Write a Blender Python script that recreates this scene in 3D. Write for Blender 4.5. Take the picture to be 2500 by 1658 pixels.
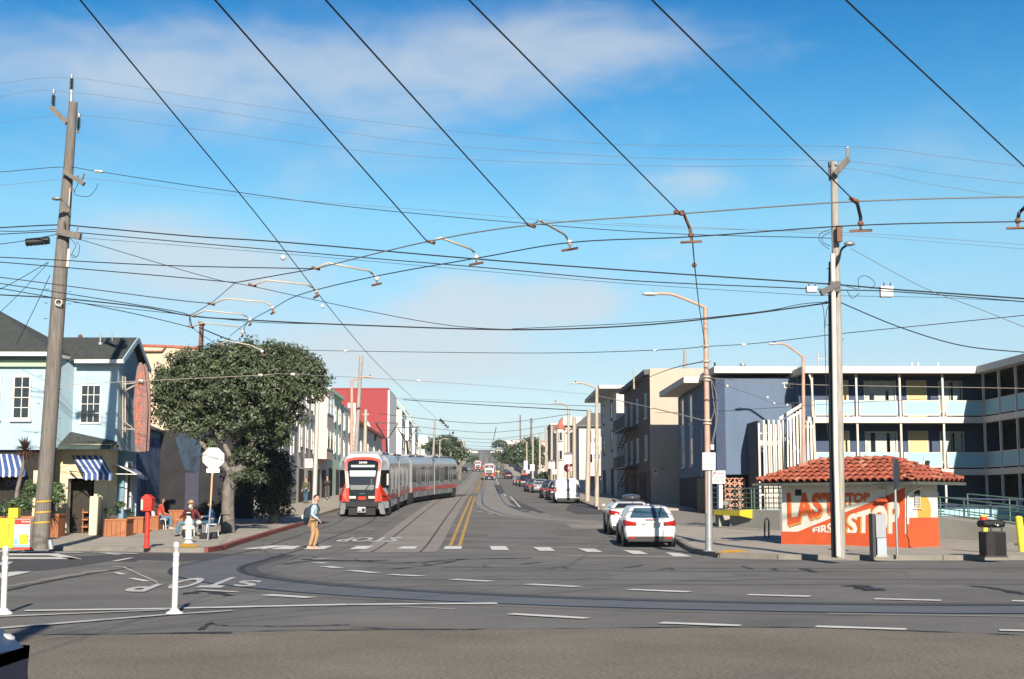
import bpy, bmesh, math, random
import numpy as np
from mathutils import Vector, Matrix, Quaternion
random.seed(7); RNG = np.random.default_rng(11)
for o in list(bpy.data.objects): bpy.data.objects.remove(o)
SC = bpy.context.scene; COL = SC.collection
R = math.radians; PI = math.pi
# ------------------------------------------------------------------ camera
FPX, CX, CY, HZ, VPX, CAMZ = 3400.0, 1250.0, 829.0, 1222.0, 1185.0, 1.6
pitch = math.atan((HZ-CY)/FPX); yaw = math.atan((CX-VPX)/(FPX/math.cos(pitch)))
cd = bpy.data.cameras.new('camera'); cam = bpy.data.objects.new('camera', cd); COL.objects.link(cam)
cam.location = (0, 0, CAMZ); cam.rotation_euler = (PI/2+pitch, 0, -yaw)
cd.sensor_width = 36; cd.lens = FPX*36/2500; cd.clip_start = .1; cd.clip_end = 6000
SC.camera = cam
CR = cam.rotation_euler.to_matrix(); CP = Vector(cam.location)
# ------------------------------------------------------------------ sun and sky
SAZ, SEL = R(6.6), R(26)
sd = Vector((-math.sin(SAZ)*math.cos(SEL), math.cos(SAZ)*math.cos(SEL), -math.sin(SEL)))
sl = bpy.data.lights.new('sun', 'SUN'); sl.energy = 5.0; sl.angle = R(.5); sl.color = (1, .90, .77)
so = bpy.data.objects.new('sun', sl); COL.objects.link(so); so.rotation_euler = sd.to_track_quat('-Z', 'Y').to_euler(); so.location = (0, -20, 40)
SC.cycles.diffuse_bounces = 2; SC.cycles.max_bounces = 6
SC.view_settings.view_transform = 'Standard'; SC.view_settings.look = 'None'
SC.view_settings.exposure = 1.03; SC.view_settings.gamma = 1.0; SC.view_settings.use_curve_mapping = False
W = bpy.data.worlds.new("World"); SC.world = W; W.use_nodes = True
nt = W.node_tree; N = nt.nodes; Lk = nt.links; N.clear()
out = N.new('ShaderNodeOutputWorld'); bg = N.new('ShaderNodeBackground'); sky = N.new('ShaderNodeTexSky')
sky.sky_type = 'NISHITA'; sky.sun_disc = False; sky.sun_elevation = SEL; sky.sun_rotation = R(172.5)
sky.air_density = 1.0; sky.dust_density = .25; sky.ozone_density = 2.2; sky.altitude = 10
tc = N.new('ShaderNodeTexCoord')
def mth(op, a, b=None, c=None, clamp=False):
    n = N.new('ShaderNodeMath'); n.operation = op; n.use_clamp = clamp
    for i, x in enumerate((a, b, c)):
        if x is None: continue
        if isinstance(x, (int, float)): n.inputs[i].default_value = x
        else: Lk.new(x, n.inputs[i])
    return n.outputs[0]
sx = N.new('ShaderNodeSeparateXYZ'); Lk.new(tc.outputs['Generated'], sx.inputs[0])
# film-like sky: the same air colour all round, deepening from the horizon to the zenith
rp = N.new('ShaderNodeValToRGB'); Lk.new(sx.outputs[2], rp.inputs[0]); e = rp.color_ramp.elements
e[0].position = 0.0; e[0].color = (.80, .75, .76, 1); e[1].position = .50; e[1].color = (.03, .28, .60, 1)
for p, c_ in ((.10, (.60, .66, .70, 1)), (.20, (.46, .80, .82, 1)), (.26, (.20, .66, .82, 1)), (.32, (.07, .52, .76, 1)), (.38, (.022, .37, .67, 1))):
    q = e.new(p); q.color = c_
m0 = N.new('ShaderNodeVectorMath'); m0.operation = 'MULTIPLY'; Lk.new(sky.outputs[0], m0.inputs[0]); Lk.new(rp.outputs[0], m0.inputs[1])
m0b = N.new('ShaderNodeVectorMath'); m0b.operation = 'SCALE'; m0b.inputs['Scale'].default_value = 1.62; Lk.new(m0.outputs[0], m0b.inputs[0])
hzf = mth('POWER', mth('SUBTRACT', 1.0, mth('MAXIMUM', sx.outputs[2], 0.0), None, True), 11.0)
mh = N.new('ShaderNodeMixRGB'); mh.inputs[2].default_value = (5.1, 7.4, 8.5, 1); Lk.new(mth('MULTIPLY', hzf, .92), mh.inputs[0]); Lk.new(m0b.outputs[0], mh.inputs[1])
# clouds: noise on a plane overhead, gathered into a few banks of the real sky
zc = mth('MAXIMUM', mth('ADD', sx.outputs[2], .10), .03)
cb = N.new('ShaderNodeCombineXYZ')
Lk.new(mth('DIVIDE', sx.outputs[0], zc), cb.inputs[0]); Lk.new(mth('DIVIDE', sx.outputs[1], zc), cb.inputs[1]); cb.inputs[2].default_value = 4.3
def noise(vec, scale, det, rough, dist=0., off=(0, 0, 0), sc=(1, 1, 1)):
    mp = N.new('ShaderNodeMapping'); mp.inputs['Location'].default_value = off; mp.inputs['Scale'].default_value = sc
    Lk.new(vec, mp.inputs[0])
    n = N.new('ShaderNodeTexNoise'); n.inputs['Scale'].default_value = scale; n.inputs['Detail'].default_value = det
    n.inputs['Roughness'].default_value = rough; n.inputs['Distortion'].default_value = dist; Lk.new(mp.outputs[0], n.inputs[0]); return n.outputs[0]
big = noise(tc.outputs['Generated'], 5.5, 3, .5, .4, (3, 1, 0), (1, 1, 2.2)); fine = noise(tc.outputs['Generated'], 17, 7, .55, .6, (5, 2, 0), (1, 1, 2.4))
def rayd(px, py): return (Matrix.Rotation(-yaw, 3, 'Z') @ Matrix.Rotation(PI/2+pitch, 3, 'X')) @ Vector((px-CX, CY-py, -FPX)).normalized()
tot = None
for px, py, rx_, ry_, st in ((560, 215, 640, 140, .85), (1080, 135, 460, 140, 1.0), (1540, 110, 300, 75, .6), (60, 150, 320, 110, .6), (1165, 745, 165, 85, 2.1), (930, 850, 330, 75, 1.6), (1425, 735, 125, 60, 1.7), (540, 650, 215, 85, 1.6), (330, 590, 160, 70, .9), (1080, 900, 420, 50, .7), (1720, 435, 100, 42, .55), (1960, 420, 90, 40, .5), (1590, 622, 75, 26, .5), (2300, 800, 260, 60, .5), (420, 515, 120, 40, .4), (2200, 690, 160, 50, .35), (1850, 890, 300, 45, .4)):
    d = rayd(px, py); h = Vector((d.y, -d.x, 0)).normalized(); v = h.cross(d)
    dots = []
    for ax, rr in ((h, rx_), (v, ry_)):
        n = N.new('ShaderNodeVectorMath'); n.operation = 'DOT_PRODUCT'; Lk.new(tc.outputs['Generated'], n.inputs[0]); n.inputs[1].default_value = ax
        q = mth('DIVIDE', n.outputs['Value'], rr/FPX); dots.append(mth('MULTIPLY', q, q))
    n = N.new('ShaderNodeVectorMath'); n.operation = 'DOT_PRODUCT'; Lk.new(tc.outputs['Generated'], n.inputs[0]); n.inputs[1].default_value = d
    fr = mth('GREATER_THAN', n.outputs['Value'], 0.0)
    gsn = mth('MULTIPLY', mth('EXPONENT', mth('MULTIPLY', mth('ADD', dots[0], dots[1]), -1.0)), mth('MULTIPLY', fr, st)); tot = gsn if tot is None else mth('ADD', tot, gsn)
cm = mth('ADD', mth('ADD', mth('MULTIPLY', big, .95), mth('MULTIPLY', fine, .55)), mth('MULTIPLY', tot, .52))
mr = N.new('ShaderNodeMapRange'); mr.interpolation_type = 'SMOOTHSTEP'; Lk.new(cm, mr.inputs[0])
mr.inputs[1].default_value = .74; mr.inputs[2].default_value = 1.55; mr.inputs[3].default_value = 0; mr.inputs[4].default_value = .68
m1 = N.new('ShaderNodeMixRGB'); m1.blend_type = 'MIX'; m1.inputs[2].default_value = (6.9, 7.3, 7.6, 1)
Lk.new(mr.outputs[0], m1.inputs[0]); Lk.new(mh.outputs[0], m1.inputs[1])
Lk.new(m1.outputs[0], bg.inputs['Color']); bg.inputs['Strength'].default_value = .05
Lk.new(bg.outputs[0], out.inputs[0])
# ------------------------------------------------------------------ photo geometry helpers: turn a picture point into a place in the world
GZ = [(-400, 0), (46, 0), (50, .06), (60, .34), (74, .73), (100, 1.4), (121, 1.92), (170, 2.75), (218, 3.9), (295, 5.9), (460, 11.1), (700, 21.5), (1000, 34.5), (1400, 52), (3000, 60)]
GY = [a for a, b in GZ]; GH = [b for a, b in GZ]
def gz(Y): return float(np.interp(Y, GY, GH))
def ray(px, py): return (CR @ Vector((px-CX, CY-py, -FPX))).normalized()
def at(px, py, Y):
    d = ray(px, py); return CP + d*((Y-CP.y)/d.y)
def atz(px, py, z):
    d = ray(px, py); return CP + d*((z-CP.z)/d.z)
def atx(px, py, X):
    d = ray(px, py); return CP + d*((X-CP.x)/d.x)
def G(px, py, dz=0.):
    d = ray(px, py); Y = 1.0; f = lambda Y: CP.z + d.z*(Y/d.y) - gz(Y) - dz
    while f(Y) > 0 and Y < 1500: Y += 1.0
    a, b = Y-1, Y
    for _ in range(30):
        m = (a+b)/2
        if f(m) > 0: a = m
        else: b = m
    return CP + d*(a/d.y)
def hit(px, py, P, n):
    d = ray(px, py); return CP + d*((P-CP).dot(n)/d.dot(n))
# ------------------------------------------------------------------ materials
MATS = {}
def mat(name, col, rough=.8, var=.12, scale=2.5, metal=0., bump=0., bscale=40., spec=.5, stain=0., stc=(.05, .045, .04), grain=0., gscale=200., alpha=None, coat=0., stretch=None):
    if name in MATS: return MATS[name]
    m = bpy.data.materials.new(name); m.use_nodes = True; t = m.node_tree; n = t.nodes; l = t.links
    b = n['Principled BSDF']; b.inputs['Roughness'].default_value = rough; b.inputs['Metallic'].default_value = metal
    b.inputs['Specular IOR Level'].default_value = spec; b.inputs['Coat Weight'].default_value = coat
    c = n.new('ShaderNodeTexCoord'); co = c.outputs['Object']
    if stretch:
        mp = n.new('ShaderNodeMapping'); mp.inputs['Scale'].default_value = stretch; l.new(co, mp.inputs[0]); co = mp.outputs[0]
    col = tuple(x*.66 for x in col); stc = tuple(x*.66 for x in stc)
    def nz(s, d=5, r=.6):
        x = n.new('ShaderNodeTexNoise'); x.inputs['Scale'].default_value = s; x.inputs['Detail'].default_value = d; x.inputs['Roughness'].default_value = r
        l.new(co, x.inputs[0]); return x.outputs[0]
    mix = n.new('ShaderNodeMixRGB'); mix.inputs[1].default_value = tuple(x*(1-var) for x in col)+(1,); mix.inputs[2].default_value = tuple(min(1, x*(1+var)) for x in col)+(1,)
    r1 = n.new('ShaderNodeMapRange'); r1.inputs[1].default_value = .3; r1.inputs[2].default_value = .7; l.new(nz(scale), r1.inputs[0]); l.new(r1.outputs[0], mix.inputs[0])
    cur = mix.outputs[0]
    if stain:
        s = n.new('ShaderNodeMapRange'); s.inputs[1].default_value = .52; s.inputs[2].default_value = .75; s.inputs[4].default_value = stain; l.new(nz(scale*.37, 7, .68), s.inputs[0])
        k = n.new('ShaderNodeMixRGB'); k.inputs[2].default_value = tuple(stc)+(1,); l.new(s.outputs[0], k.inputs[0]); l.new(cur, k.inputs[1]); cur = k.outputs[0]
    if grain:
        gq = n.new('ShaderNodeMapRange'); gq.inputs[1].default_value = .25; gq.inputs[2].default_value = .75; gq.inputs[3].default_value = 1-grain; gq.inputs[4].default_value = 1+grain; l.new(nz(gscale, 2, .5), gq.inputs[0])
        k = n.new('ShaderNodeVectorMath'); k.operation = 'SCALE'; l.new(cur, k.inputs[0]); l.new(gq.outputs[0], k.inputs['Scale']); cur = k.outputs[0]
    l.new(cur, b.inputs['Base Color'])
    if bump:
        bp = n.new('ShaderNodeBump'); bp.inputs['Strength'].default_value = bump; bp.inputs['Distance'].default_value = .02; l.new(nz(bscale, 4, .6), bp.inputs['Height']); l.new(bp.outputs[0], b.inputs['Normal'])
    MATS[name] = m; return m
def glass(name, col=(.02, .03, .035), rough=.06, spec=.8):
    return mat(name, col, rough, .25, 1.2, spec=spec)
# ------------------------------------------------------------------ mesh builder
def MW(o):
    m = o.matrix_basis.copy(); p = o.parent
    while p: m = p.matrix_basis @ m; p = p.parent
    return m
def tagit(o, label=None, cat=None, group=None, kind=None):
    if label: o['label'] = label
    if cat: o['category'] = cat
    if group: o['group'] = group
    if kind: o['kind'] = kind
    return o
class MB:
    def __init__(s, M=None): s.v = []; s.f = []; s.fm = []; s.fs = []; s.M = M; s.mi = 0
    def add(s, vs, fs, smooth=False):
        n = len(s.v)
        for v in vs:
            v = Vector(v); s.v.append(s.M @ v if s.M is not None else v)
        for f in fs: s.f.append(tuple(i+n for i in f)); s.fm.append(s.mi); s.fs.append(smooth)
        return s
    def mat(s, i): s.mi = i; return s
    def box(s, x0, y0, z0, x1, y1, z1):
        return s.add([(x0,y0,z0),(x1,y0,z0),(x1,y1,z0),(x0,y1,z0),(x0,y0,z1),(x1,y0,z1),(x1,y1,z1),(x0,y1,z1)], [(3,2,1,0),(4,5,6,7),(0,1,5,4),(1,2,6,5),(2,3,7,6),(3,0,4,7)])
    def bar(s, a, b, w, h=None, up=(0, 0, 1)):
        a = Vector(a); b = Vector(b); h = w if h is None else h; d = (b-a).normalized(); u = Vector(up)
        if abs(d.dot(u)) > .98: u = Vector((0, 1, 0))
        sx_ = d.cross(u).normalized()*(w/2); sz_ = sx_.cross(d).normalized()*(h/2)
        vs = [p+e for p in (a, b) for e in (-sx_-sz_, sx_-sz_, sx_+sz_, -sx_+sz_)]
        return s.add(vs, [(0,1,2,3),(7,6,5,4),(0,4,5,1),(1,5,6,2),(2,6,7,3),(3,7,4,0)])
    def cyl(s, a, b, r0, r1=None, n=10, cap=True):
        a = Vector(a); b = Vector(b); r1 = r0 if r1 is None else r1; d = (b-a).normalized(); u = Vector((0,0,1)) if abs(d.z) < .9 else Vector((1,0,0))
        p = d.cross(u).normalized(); q = d.cross(p); vs = []
        for c, r in ((a, r0), (b, r1)):
            for i in range(n): t = 2*PI*i/n; vs.append(c+p*math.cos(t)*r+q*math.sin(t)*r)
        s.add(vs, [(i, (i+1)%n, n+(i+1)%n, n+i) for i in range(n)], True)
        if cap: s.add(vs, [tuple(range(n-1, -1, -1)), tuple(range(n, 2*n))])
        return s
    def tube(s, pts, r, n=5):
        pts = [Vector(p) for p in pts]; m = len(pts); rs = r if isinstance(r, (list, tuple)) else [r]*m; vs = []; q0 = None
        for i, p in enumerate(pts):
            d = (pts[min(i+1, m-1)]-pts[max(i-1, 0)]).normalized()
            if q0 is None: u = Vector((0,0,1)) if abs(d.z) < .9 else Vector((1,0,0)); q0 = d.cross(u).normalized()
            q0 = (q0 - d*q0.dot(d)).normalized(); w = d.cross(q0)
            for k in range(n): t = 2*PI*k/n; vs.append(p+q0*math.cos(t)*rs[i]+w*math.sin(t)*rs[i])
        fs = [(i*n+k, i*n+(k+1)%n, (i+1)*n+(k+1)%n, (i+1)*n+k) for i in range(m-1) for k in range(n)]
        s.add(vs, fs, True); s.add(vs, [tuple(range(n-1,-1,-1)), tuple(range((m-1)*n, m*n))]); return s
    def lathe(s, prof, c=(0, 0, 0), n=14, axis='z'):
        vs = []
        for r, z in prof:
            for i in range(n):
                t = 2*PI*i/n; a, b_ = r*math.cos(t), r*math.sin(t)
                vs.append(Vector(c)+Vector((a, b_, z) if axis == 'z' else ((z, a, b_) if axis == 'x' else (a, z, b_))))
        m = len(prof); s.add(vs, [(j*n+i, j*n+(i+1)%n, (j+1)*n+(i+1)%n, (j+1)*n+i) for j in range(m-1) for i in range(n)], True)
        s.add(vs, [tuple(range(n-1,-1,-1)), tuple(range((m-1)*n, m*n))]); return s
    def ball(s, c, r, sc=(1, 1, 1), n=10, m=7):
        prof = [(max(.001, math.sin(PI*j/m)), -math.cos(PI*j/m)) for j in range(m+1)]; vs = []
        for a, z in prof:
            for i in range(n): t = 2*PI*i/n; vs.append(Vector(c)+Vector((a*math.cos(t)*r*sc[0], a*math.sin(t)*r*sc[1], z*r*sc[2])))
        return s.add(vs, [(j*n+i, j*n+(i+1)%n, (j+1)*n+(i+1)%n, (j+1)*n+i) for j in range(m) for i in range(n)], True)
    def poly(s, pts): return s.add(pts, [tuple(range(len(pts)))])
    def ext(s, pts, d):
        d = Vector(d); n = len(pts); vs = [Vector(p) for p in pts]+[Vector(p)+d for p in pts]
        return s.add(vs, [tuple(range(n-1,-1,-1)), tuple(range(n, 2*n))]+[(i, (i+1)%n, n+(i+1)%n, n+i) for i in range(n)])
    def loft(s, rings, closed=True, smooth=True, cap=True):
        n = len(rings[0]); vs = [v for r_ in rings for v in r_]; k = n if closed else n-1
        s.add(vs, [(j*n+i, j*n+(i+1)%n, (j+1)*n+(i+1)%n, (j+1)*n+i) for j in range(len(rings)-1) for i in range(k)], smooth)
        if cap: s.add(vs, [tuple(range(n-1,-1,-1)), tuple(range((len(rings)-1)*n, len(rings)*n))])
        return s
    def build(s, name, mats, parent=None, label=None, cat=None, group=None, kind=None, fix=True, bev=0., loc=None, weld=False):
        if not isinstance(mats, (list, tuple)): mats = [mats]
        vs = s.v
        if parent is not None: Mi = MW(parent).inverted(); vs = [Mi @ v for v in vs]
        elif loc is not None: L_ = Vector(loc); vs = [v-L_ for v in vs]
        me = bpy.data.meshes.new(name); me.from_pydata([tuple(v) for v in vs], [], s.f)
        for m_ in mats: me.materials.append(m_)
        me.polygons.foreach_set('material_index', s.fm); me.polygons.foreach_set('use_smooth', s.fs)
        if fix or bev:
            bm = bmesh.new(); bm.from_mesh(me)
            if weld: bmesh.ops.remove_doubles(bm, verts=bm.verts, dist=.0005)
            bmesh.ops.recalc_face_normals(bm, faces=bm.faces)
            if bev:
                bmesh.ops.remove_doubles(bm, verts=bm.verts, dist=.0003)
                es = [e for e in bm.edges if len(e.link_faces) == 2 and e.calc_face_angle() > .5]
                bmesh.ops.bevel(bm, geom=es, offset=bev, segments=2, affect='EDGES', profile=.5)
            bm.to_mesh(me); bm.free()
        me.update()
        o = bpy.data.objects.new(name, me); COL.objects.link(o)
        if parent is not None: o.parent = parent
        elif loc is not None: o.location = loc
        return tagit(o, label, cat, group, kind)
def thing(name, label, cat, loc=(0, 0, 0), rz=0., group=None):
    o = bpy.data.objects.new(name, None); COL.objects.link(o); o.location = loc; o.rotation_euler = (0, 0, rz); o.empty_display_size = .3
    return tagit(o, label, cat, group)
def dup(root, loc, rz, label, group=None):
    r = root.copy(); COL.objects.link(r); r.location = loc; r.rotation_euler = (0, 0, rz); r['label'] = label
    if group: r['group'] = group
    for ch in list(root.children):
        c = ch.copy(); COL.objects.link(c); c.parent = r
        for g in list(ch.children):
            d = g.copy(); COL.objects.link(d); d.parent = c
    return r
def inst(src, parent, M):
    o = src.copy(); COL.objects.link(o); o.parent = parent; o.matrix_basis = M; return o
# ---- lettering as thin geometry
_TX = {}
def textmesh(t, bold=.0):
    k = (t, bold)
    if k in _TX: return _TX[k]
    c = bpy.data.curves.new('t', 'FONT'); c.body = t; c.size = 1; c.offset = bold; c.resolution_u = 3
    o = bpy.data.objects.new('t', c); COL.objects.link(o); dg = bpy.context.evaluated_depsgraph_get(); dg.update()
    me = bpy.data.meshes.new_from_object(o.evaluated_get(dg)); vs = [v.co.copy() for v in me.vertices]; fs = [tuple(p.vertices) for p in me.polygons]
    bpy.data.objects.remove(o); bpy.data.meshes.remove(me); bpy.data.curves.remove(c)
    xs = [v.x for v in vs]; ys = [v.y for v in vs]; x0, x1, y0, y1 = min(xs), max(xs), min(ys), max(ys)
    vs = [((v.x-x0)/(x1-x0), (v.y-y0)/(y1-y0)) for v in vs]; _TX[k] = (vs, fs); return _TX[k]
def word(mb, t, TL, TR, BR, BL, off=(0, 0, 0), bold=.0):
    vs, fs = textmesh(t, bold); TL, TR, BR, BL, off = map(Vector, (TL, TR, BR, BL, off))
    mb.add([(TL*(1-u)+TR*u)*v+(BL*(1-u)+BR*u)*(1-v)+off for u, v in vs], fs)
def smooth_path(pts, k=8):
    P = [Vector(p) for p in pts]
    if len(P) < 3: return [P[0].lerp(P[-1], i/k) for i in range(k+1)]
    o = []
    for i in range(len(P)-1):
        p0, p1, p2, p3 = P[max(i-1, 0)], P[i], P[i+1], P[min(i+2, len(P)-1)]
        for j in range(k):
            t = j/k; o.append(.5*((2*p1)+(p2-p0)*t+(2*p0-5*p1+4*p2-p3)*t*t+(3*p1-p0-3*p2+p3)*t**3))
    o.append(P[-1]); return o
def skin(name, V, E, Rr, m, parent, sub=1):
    me = bpy.data.meshes.new(name); me.from_pydata([tuple(v) for v in V], E, []); o = bpy.data.objects.new(name, me); COL.objects.link(o)
    md = o.modifiers.new('s', 'SKIN'); md.use_smooth_shade = True
    for i, v in enumerate(me.skin_vertices[0].data): v.radius = (Rr[i], Rr[i]) if not isinstance(Rr[i], tuple) else Rr[i]; v.use_root = (i == 0)
    if sub: s = o.modifiers.new('u', 'SUBSURF'); s.levels = sub; s.render_levels = sub
    dg = bpy.context.evaluated_depsgraph_get(); dg.update(); m2 = bpy.data.meshes.new_from_object(o.evaluated_get(dg))
    bpy.data.objects.remove(o); m2.name = name; m2.materials.clear(); m2.materials.append(m)
    for p in m2.polygons: p.use_smooth = True; p.material_index = 0
    r = bpy.data.objects.new(name, m2); COL.objects.link(r); r.parent = parent; return r
# ------------------------------------------------------------------ shared materials
asph = mat('asphalt', (.188, .183, .168), .92, .24, .35, bump=.35, bscale=60, stain=.42, stc=(.095, .093, .088), grain=.28, gscale=30, spec=.25)
asph2 = mat('asphalt_dark', (.085, .085, .086), .85, .15, .6, bump=.2, bscale=60, grain=.15, gscale=40, spec=.3)
asph3 = mat('asphalt_pale', (.30, .28, .245), .92, .12, .5, bump=.2, bscale=60, stain=.25, stc=(.09, .085, .08), grain=.14, gscale=40, spec=.25)
conc = mat('concrete', (.45, .41, .345), .9, .10, .9, bump=.2, bscale=30, stain=.3, stc=(.13, .12, .105), grain=.1, gscale=60, spec=.25)
concw = mat('concrete_wall', (.36, .35, .30), .9, .14, .8, bump=.3, bscale=12, stain=.35, stc=(.2, .2, .17), grain=.1, gscale=50)
dirt = mat('earth', (.16, .14, .11), .95, .2, .3)
paint = mat('road_paint', (.62, .61, .57), .7, .1, 1.5, stain=.55, stc=(.2, .19, .18), grain=.12, gscale=30)
paintb = mat('road_paint_fresh', (.78, .77, .72), .7, .06, 1.5, stain=.2, stc=(.4, .39, .37))
painty = mat('yellow_paint', (.58, .34, .05), .7, .1, 1.5, stain=.45, stc=(.25, .18, .08))
tacty = mat('tactile_yellow', (.80, .42, .02), .8, .1, 4)
redp = mat('red_curb', (.28, .05, .035), .85, .25, 3, stain=.4, stc=(.2, .12, .1))
steel = mat('rail_steel', (.10, .105, .12), .45, .3, 2, metal=.25)
groove = mat('rail_groove', (.018, .018, .018), .9, .2, 4, spec=.1)
white = mat('white_paint', (.80, .78, .73), .6, .04, 2)
offw = mat('off_white', (.70, .66, .58), .8, .07, 1.5, stain=.15, stc=(.4, .37, .32))
cream = mat('cream_stucco', (.80, .69, .44), .85, .08, 1.6, bump=.3, bscale=18, stain=.3, stc=(.5, .42, .28), stretch=(1.6, 1.6, .35))
peach = mat('peach_stucco', (.70, .56, .40), .85, .08, 1.2, stain=.3, stc=(.5, .4, .3), stretch=(1.2, 1.2, .3))
lblue = mat('pale_blue_stucco', (.42, .58, .65), .85, .07, 1.6, bump=.3, bscale=18, stain=.28, stc=(.27, .39, .45), stretch=(1.6, 1.6, .35))
dkwood = mat('pole_wood', (.20, .178, .155), .9, .35, 5, bump=.8, bscale=14, stain=.5, stc=(.05, .04, .035), stretch=(6, 6, .35))
grwood = mat('pole_wood_grey', (.40, .37, .33), .9, .3, 5, bump=.6, bscale=14, stain=.4, stc=(.08, .07, .06), stretch=(6, 6, .35))
crpole = mat('cream_pole', (.48, .42, .33), .6, .1, 2, stain=.2, stc=(.3, .2, .15))
pkpole = mat('peeling_pole', (.56, .36, .27), .65, .18, 2, stain=.5, stc=(.33, .13, .08))
galv = mat('galvanised', (.42, .44, .45), .45, .12, 4, metal=.5)
dkmet = mat('dark_metal', (.02, .02, .022), .5, .2, 4)
wirem = mat('wire_black', (.012, .014, .018), .6, .1, 4)
wiregr = mat('wire_grey', (.20, .19, .18), .6, .1, 4)
armm = mat('arm_paint', (.52, .47, .38), .5, .1, 3)
rust = mat('rust', (.20, .09, .05), .8, .3, 6)
porc = mat('porcelain', (.72, .70, .66), .25, .05, 4)
red = mat('signal_red', (.75, .035, .015), .45, .06, 3)
black = mat('black', (.012, .012, .012), .6, .2, 4)
rubber = mat('rubber', (.018, .018, .018), .8, .2, 6)
dglass = glass('window_glass'); bglass = glass('blue_glass', (.05, .10, .14), .05, 1.)
curtain = mat('curtain', (.55, .60, .56), .9, .1, 6)
chrome = mat('chrome', (.6, .6, .6), .15, .05, 3, metal=1)
shingle = mat('shingle', (.050, .058, .052), .95, .45, 6, bump=.6, bscale=22, grain=.3, gscale=16, stretch=(1, 1, 3))
redwood = mat('redwood', (.42, .15, .055), .75, .3, 3, bump=.3, bscale=12, stain=.3, stc=(.15, .05, .02), stretch=(1, 1, .2))
# ------------------------------------------------------------------ ground, road, pavements
def sheet(name, x0, x1, y0, y1, dz, m, nx=1, extra=()):
    ys = sorted(set([y0, y1]+[a for a, b in GZ if y0 < a < y1]+list(extra))); mb = MB(); n = nx+1
    mb.add([(x0+(x1-x0)*i/nx, y, gz(y)+dz) for y in ys for i in range(n)], [(j*n+i, j*n+i+1, (j+1)*n+i+1, (j+1)*n+i) for j in range(len(ys)-1) for i in range(nx)])
    return mb.build(name, m, kind='structure', fix=False)
sheet('ground', -900, 900, -200, 3000, -.06, dirt, 4)
sheet('road', -160, 160, -60, 60, 0, asph, 8)
sheet('road', -9.6, 7.4, 60, 1500, 0, asph, 1, [90, 150, 200, 250, 350, 550])
def slab(name, pts, m, dz=.13, skirt=True, loc=None, label=None, kind='structure'):
    """pts: world points (x,y) round a pavement; cut into strips so it follows the slope"""
    bm = bmesh.new(); vs = [bm.verts.new((x, y, 0)) for x, y in pts]; bm.faces.new(vs)
    for yc in GY:
        if min(p[1] for p in pts) < yc < max(p[1] for p in pts):
            bmesh.ops.bisect_plane(bm, geom=bm.verts[:]+bm.edges[:]+bm.faces[:], plane_co=(0, yc, 0), plane_no=(0, 1, 0))
    for v in bm.verts: v.co.z = gz(v.co.y)+dz
    if skirt:
        be = [e for e in bm.edges if len(e.link_faces) == 1]; r = bmesh.ops.extrude_edge_only(bm, edges=be)
        for v in [g for g in r['geom'] if isinstance(g, bmesh.types.BMVert)]: v.co.z -= dz+.05
    bmesh.ops.recalc_face_normals(bm, faces=bm.faces)
    me = bpy.data.meshes.new(name); bm.to_mesh(me); bm.free(); me.materials.append(m); o = bpy.data.objects.new(name, me); COL.objects.link(o)
    return tagit(o, label, None, None, kind)
def gxy(*pp): return [tuple(G(a, b)[:2]) for a, b in pp]
lc = gxy((100, 1344), (330, 1347), (430, 1349), (500, 1349), (545, 1342), (575, 1331), (640, 1311), (735, 1283))
slab('pavement', [(-120, 47.5), (-20, 45.5)]+lc+[(-8.95, 75), (-8.95, 1500), (-14, 1500), (-14, 90), (-120, 90)], conc)
isl = gxy((1646, 1320), (1668, 1334), (1700, 1351), (1760, 1362), (1900, 1366), (2100, 1368), (2300, 1368), (2560, 1367))
islb = gxy((2560, 1347), (2290, 1331), (1904, 1309), (1640, 1288), (1600, 1291), (1612, 1300))
slab('pavement', isl+[(30, 37.8), (30, 47.0)]+islb, conc)
slab('yard_paving', [(7.0, 44), (60, 44), (60, 100), (11.2, 100), (11.2, 84), (7.0, 84)], asph3, .006, False)
slab('pavement', [(7.0, 86), (8.2, 84.3), (13.5, 84.3), (13.5, 1500), (7.0, 1500)], conc)
# kerb stones edging the pavements
def kerb(name, pts, m, w=.16, h=.142, lab=None):
    mb = MB(); n = len(pts)
    for i in range(n-1):
        a, b = Vector((*pts[i], 0)), Vector((*pts[i+1], 0)); L = (b-a).length; k = max(1, int(L/2.4)); d = (b-a).normalized(); nn = Vector((-d.y, d.x, 0))*w/2
        for j in range(k):
            p, q = a+(b-a)*(j/k)+d*.006, a+(b-a)*((j+1)/k)-d*.006
            vs = []
            for c in (p, q):
                for e, z in ((-1, -.05), (1, -.05), (1, h), (-1, h)): vs.append((c.x+nn.x*e, c.y+nn.y*e, gz(c.y)+z))
            mb.add(vs, [(0,1,2,3),(7,6,5,4),(0,4,5,1),(1,5,6,2),(2,6,7,3),(3,7,4,0)])
    return mb.build(name, m, kind='structure')
kerb('kerb', [(-60, 46.4), (-20, 45.5)]+lc[:4], mat('kerb_grey', (.25, .23, .195), .9, .15, 2, stain=.4, stc=(.12, .11, .1)))
kerb('red_kerb', lc[3:], redp, .2, .146)
kerb('kerb', [lc[-1], (-8.95, 75), (-8.95, 300)], conc)
kerb('kerb', isl, mat('kerb_grey', (.25, .23, .195), .9, .15, 2, stain=.4, stc=(.12, .11, .1))); kerb('kerb', [(7.0, 86), (7.0, 300)], conc)
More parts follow.
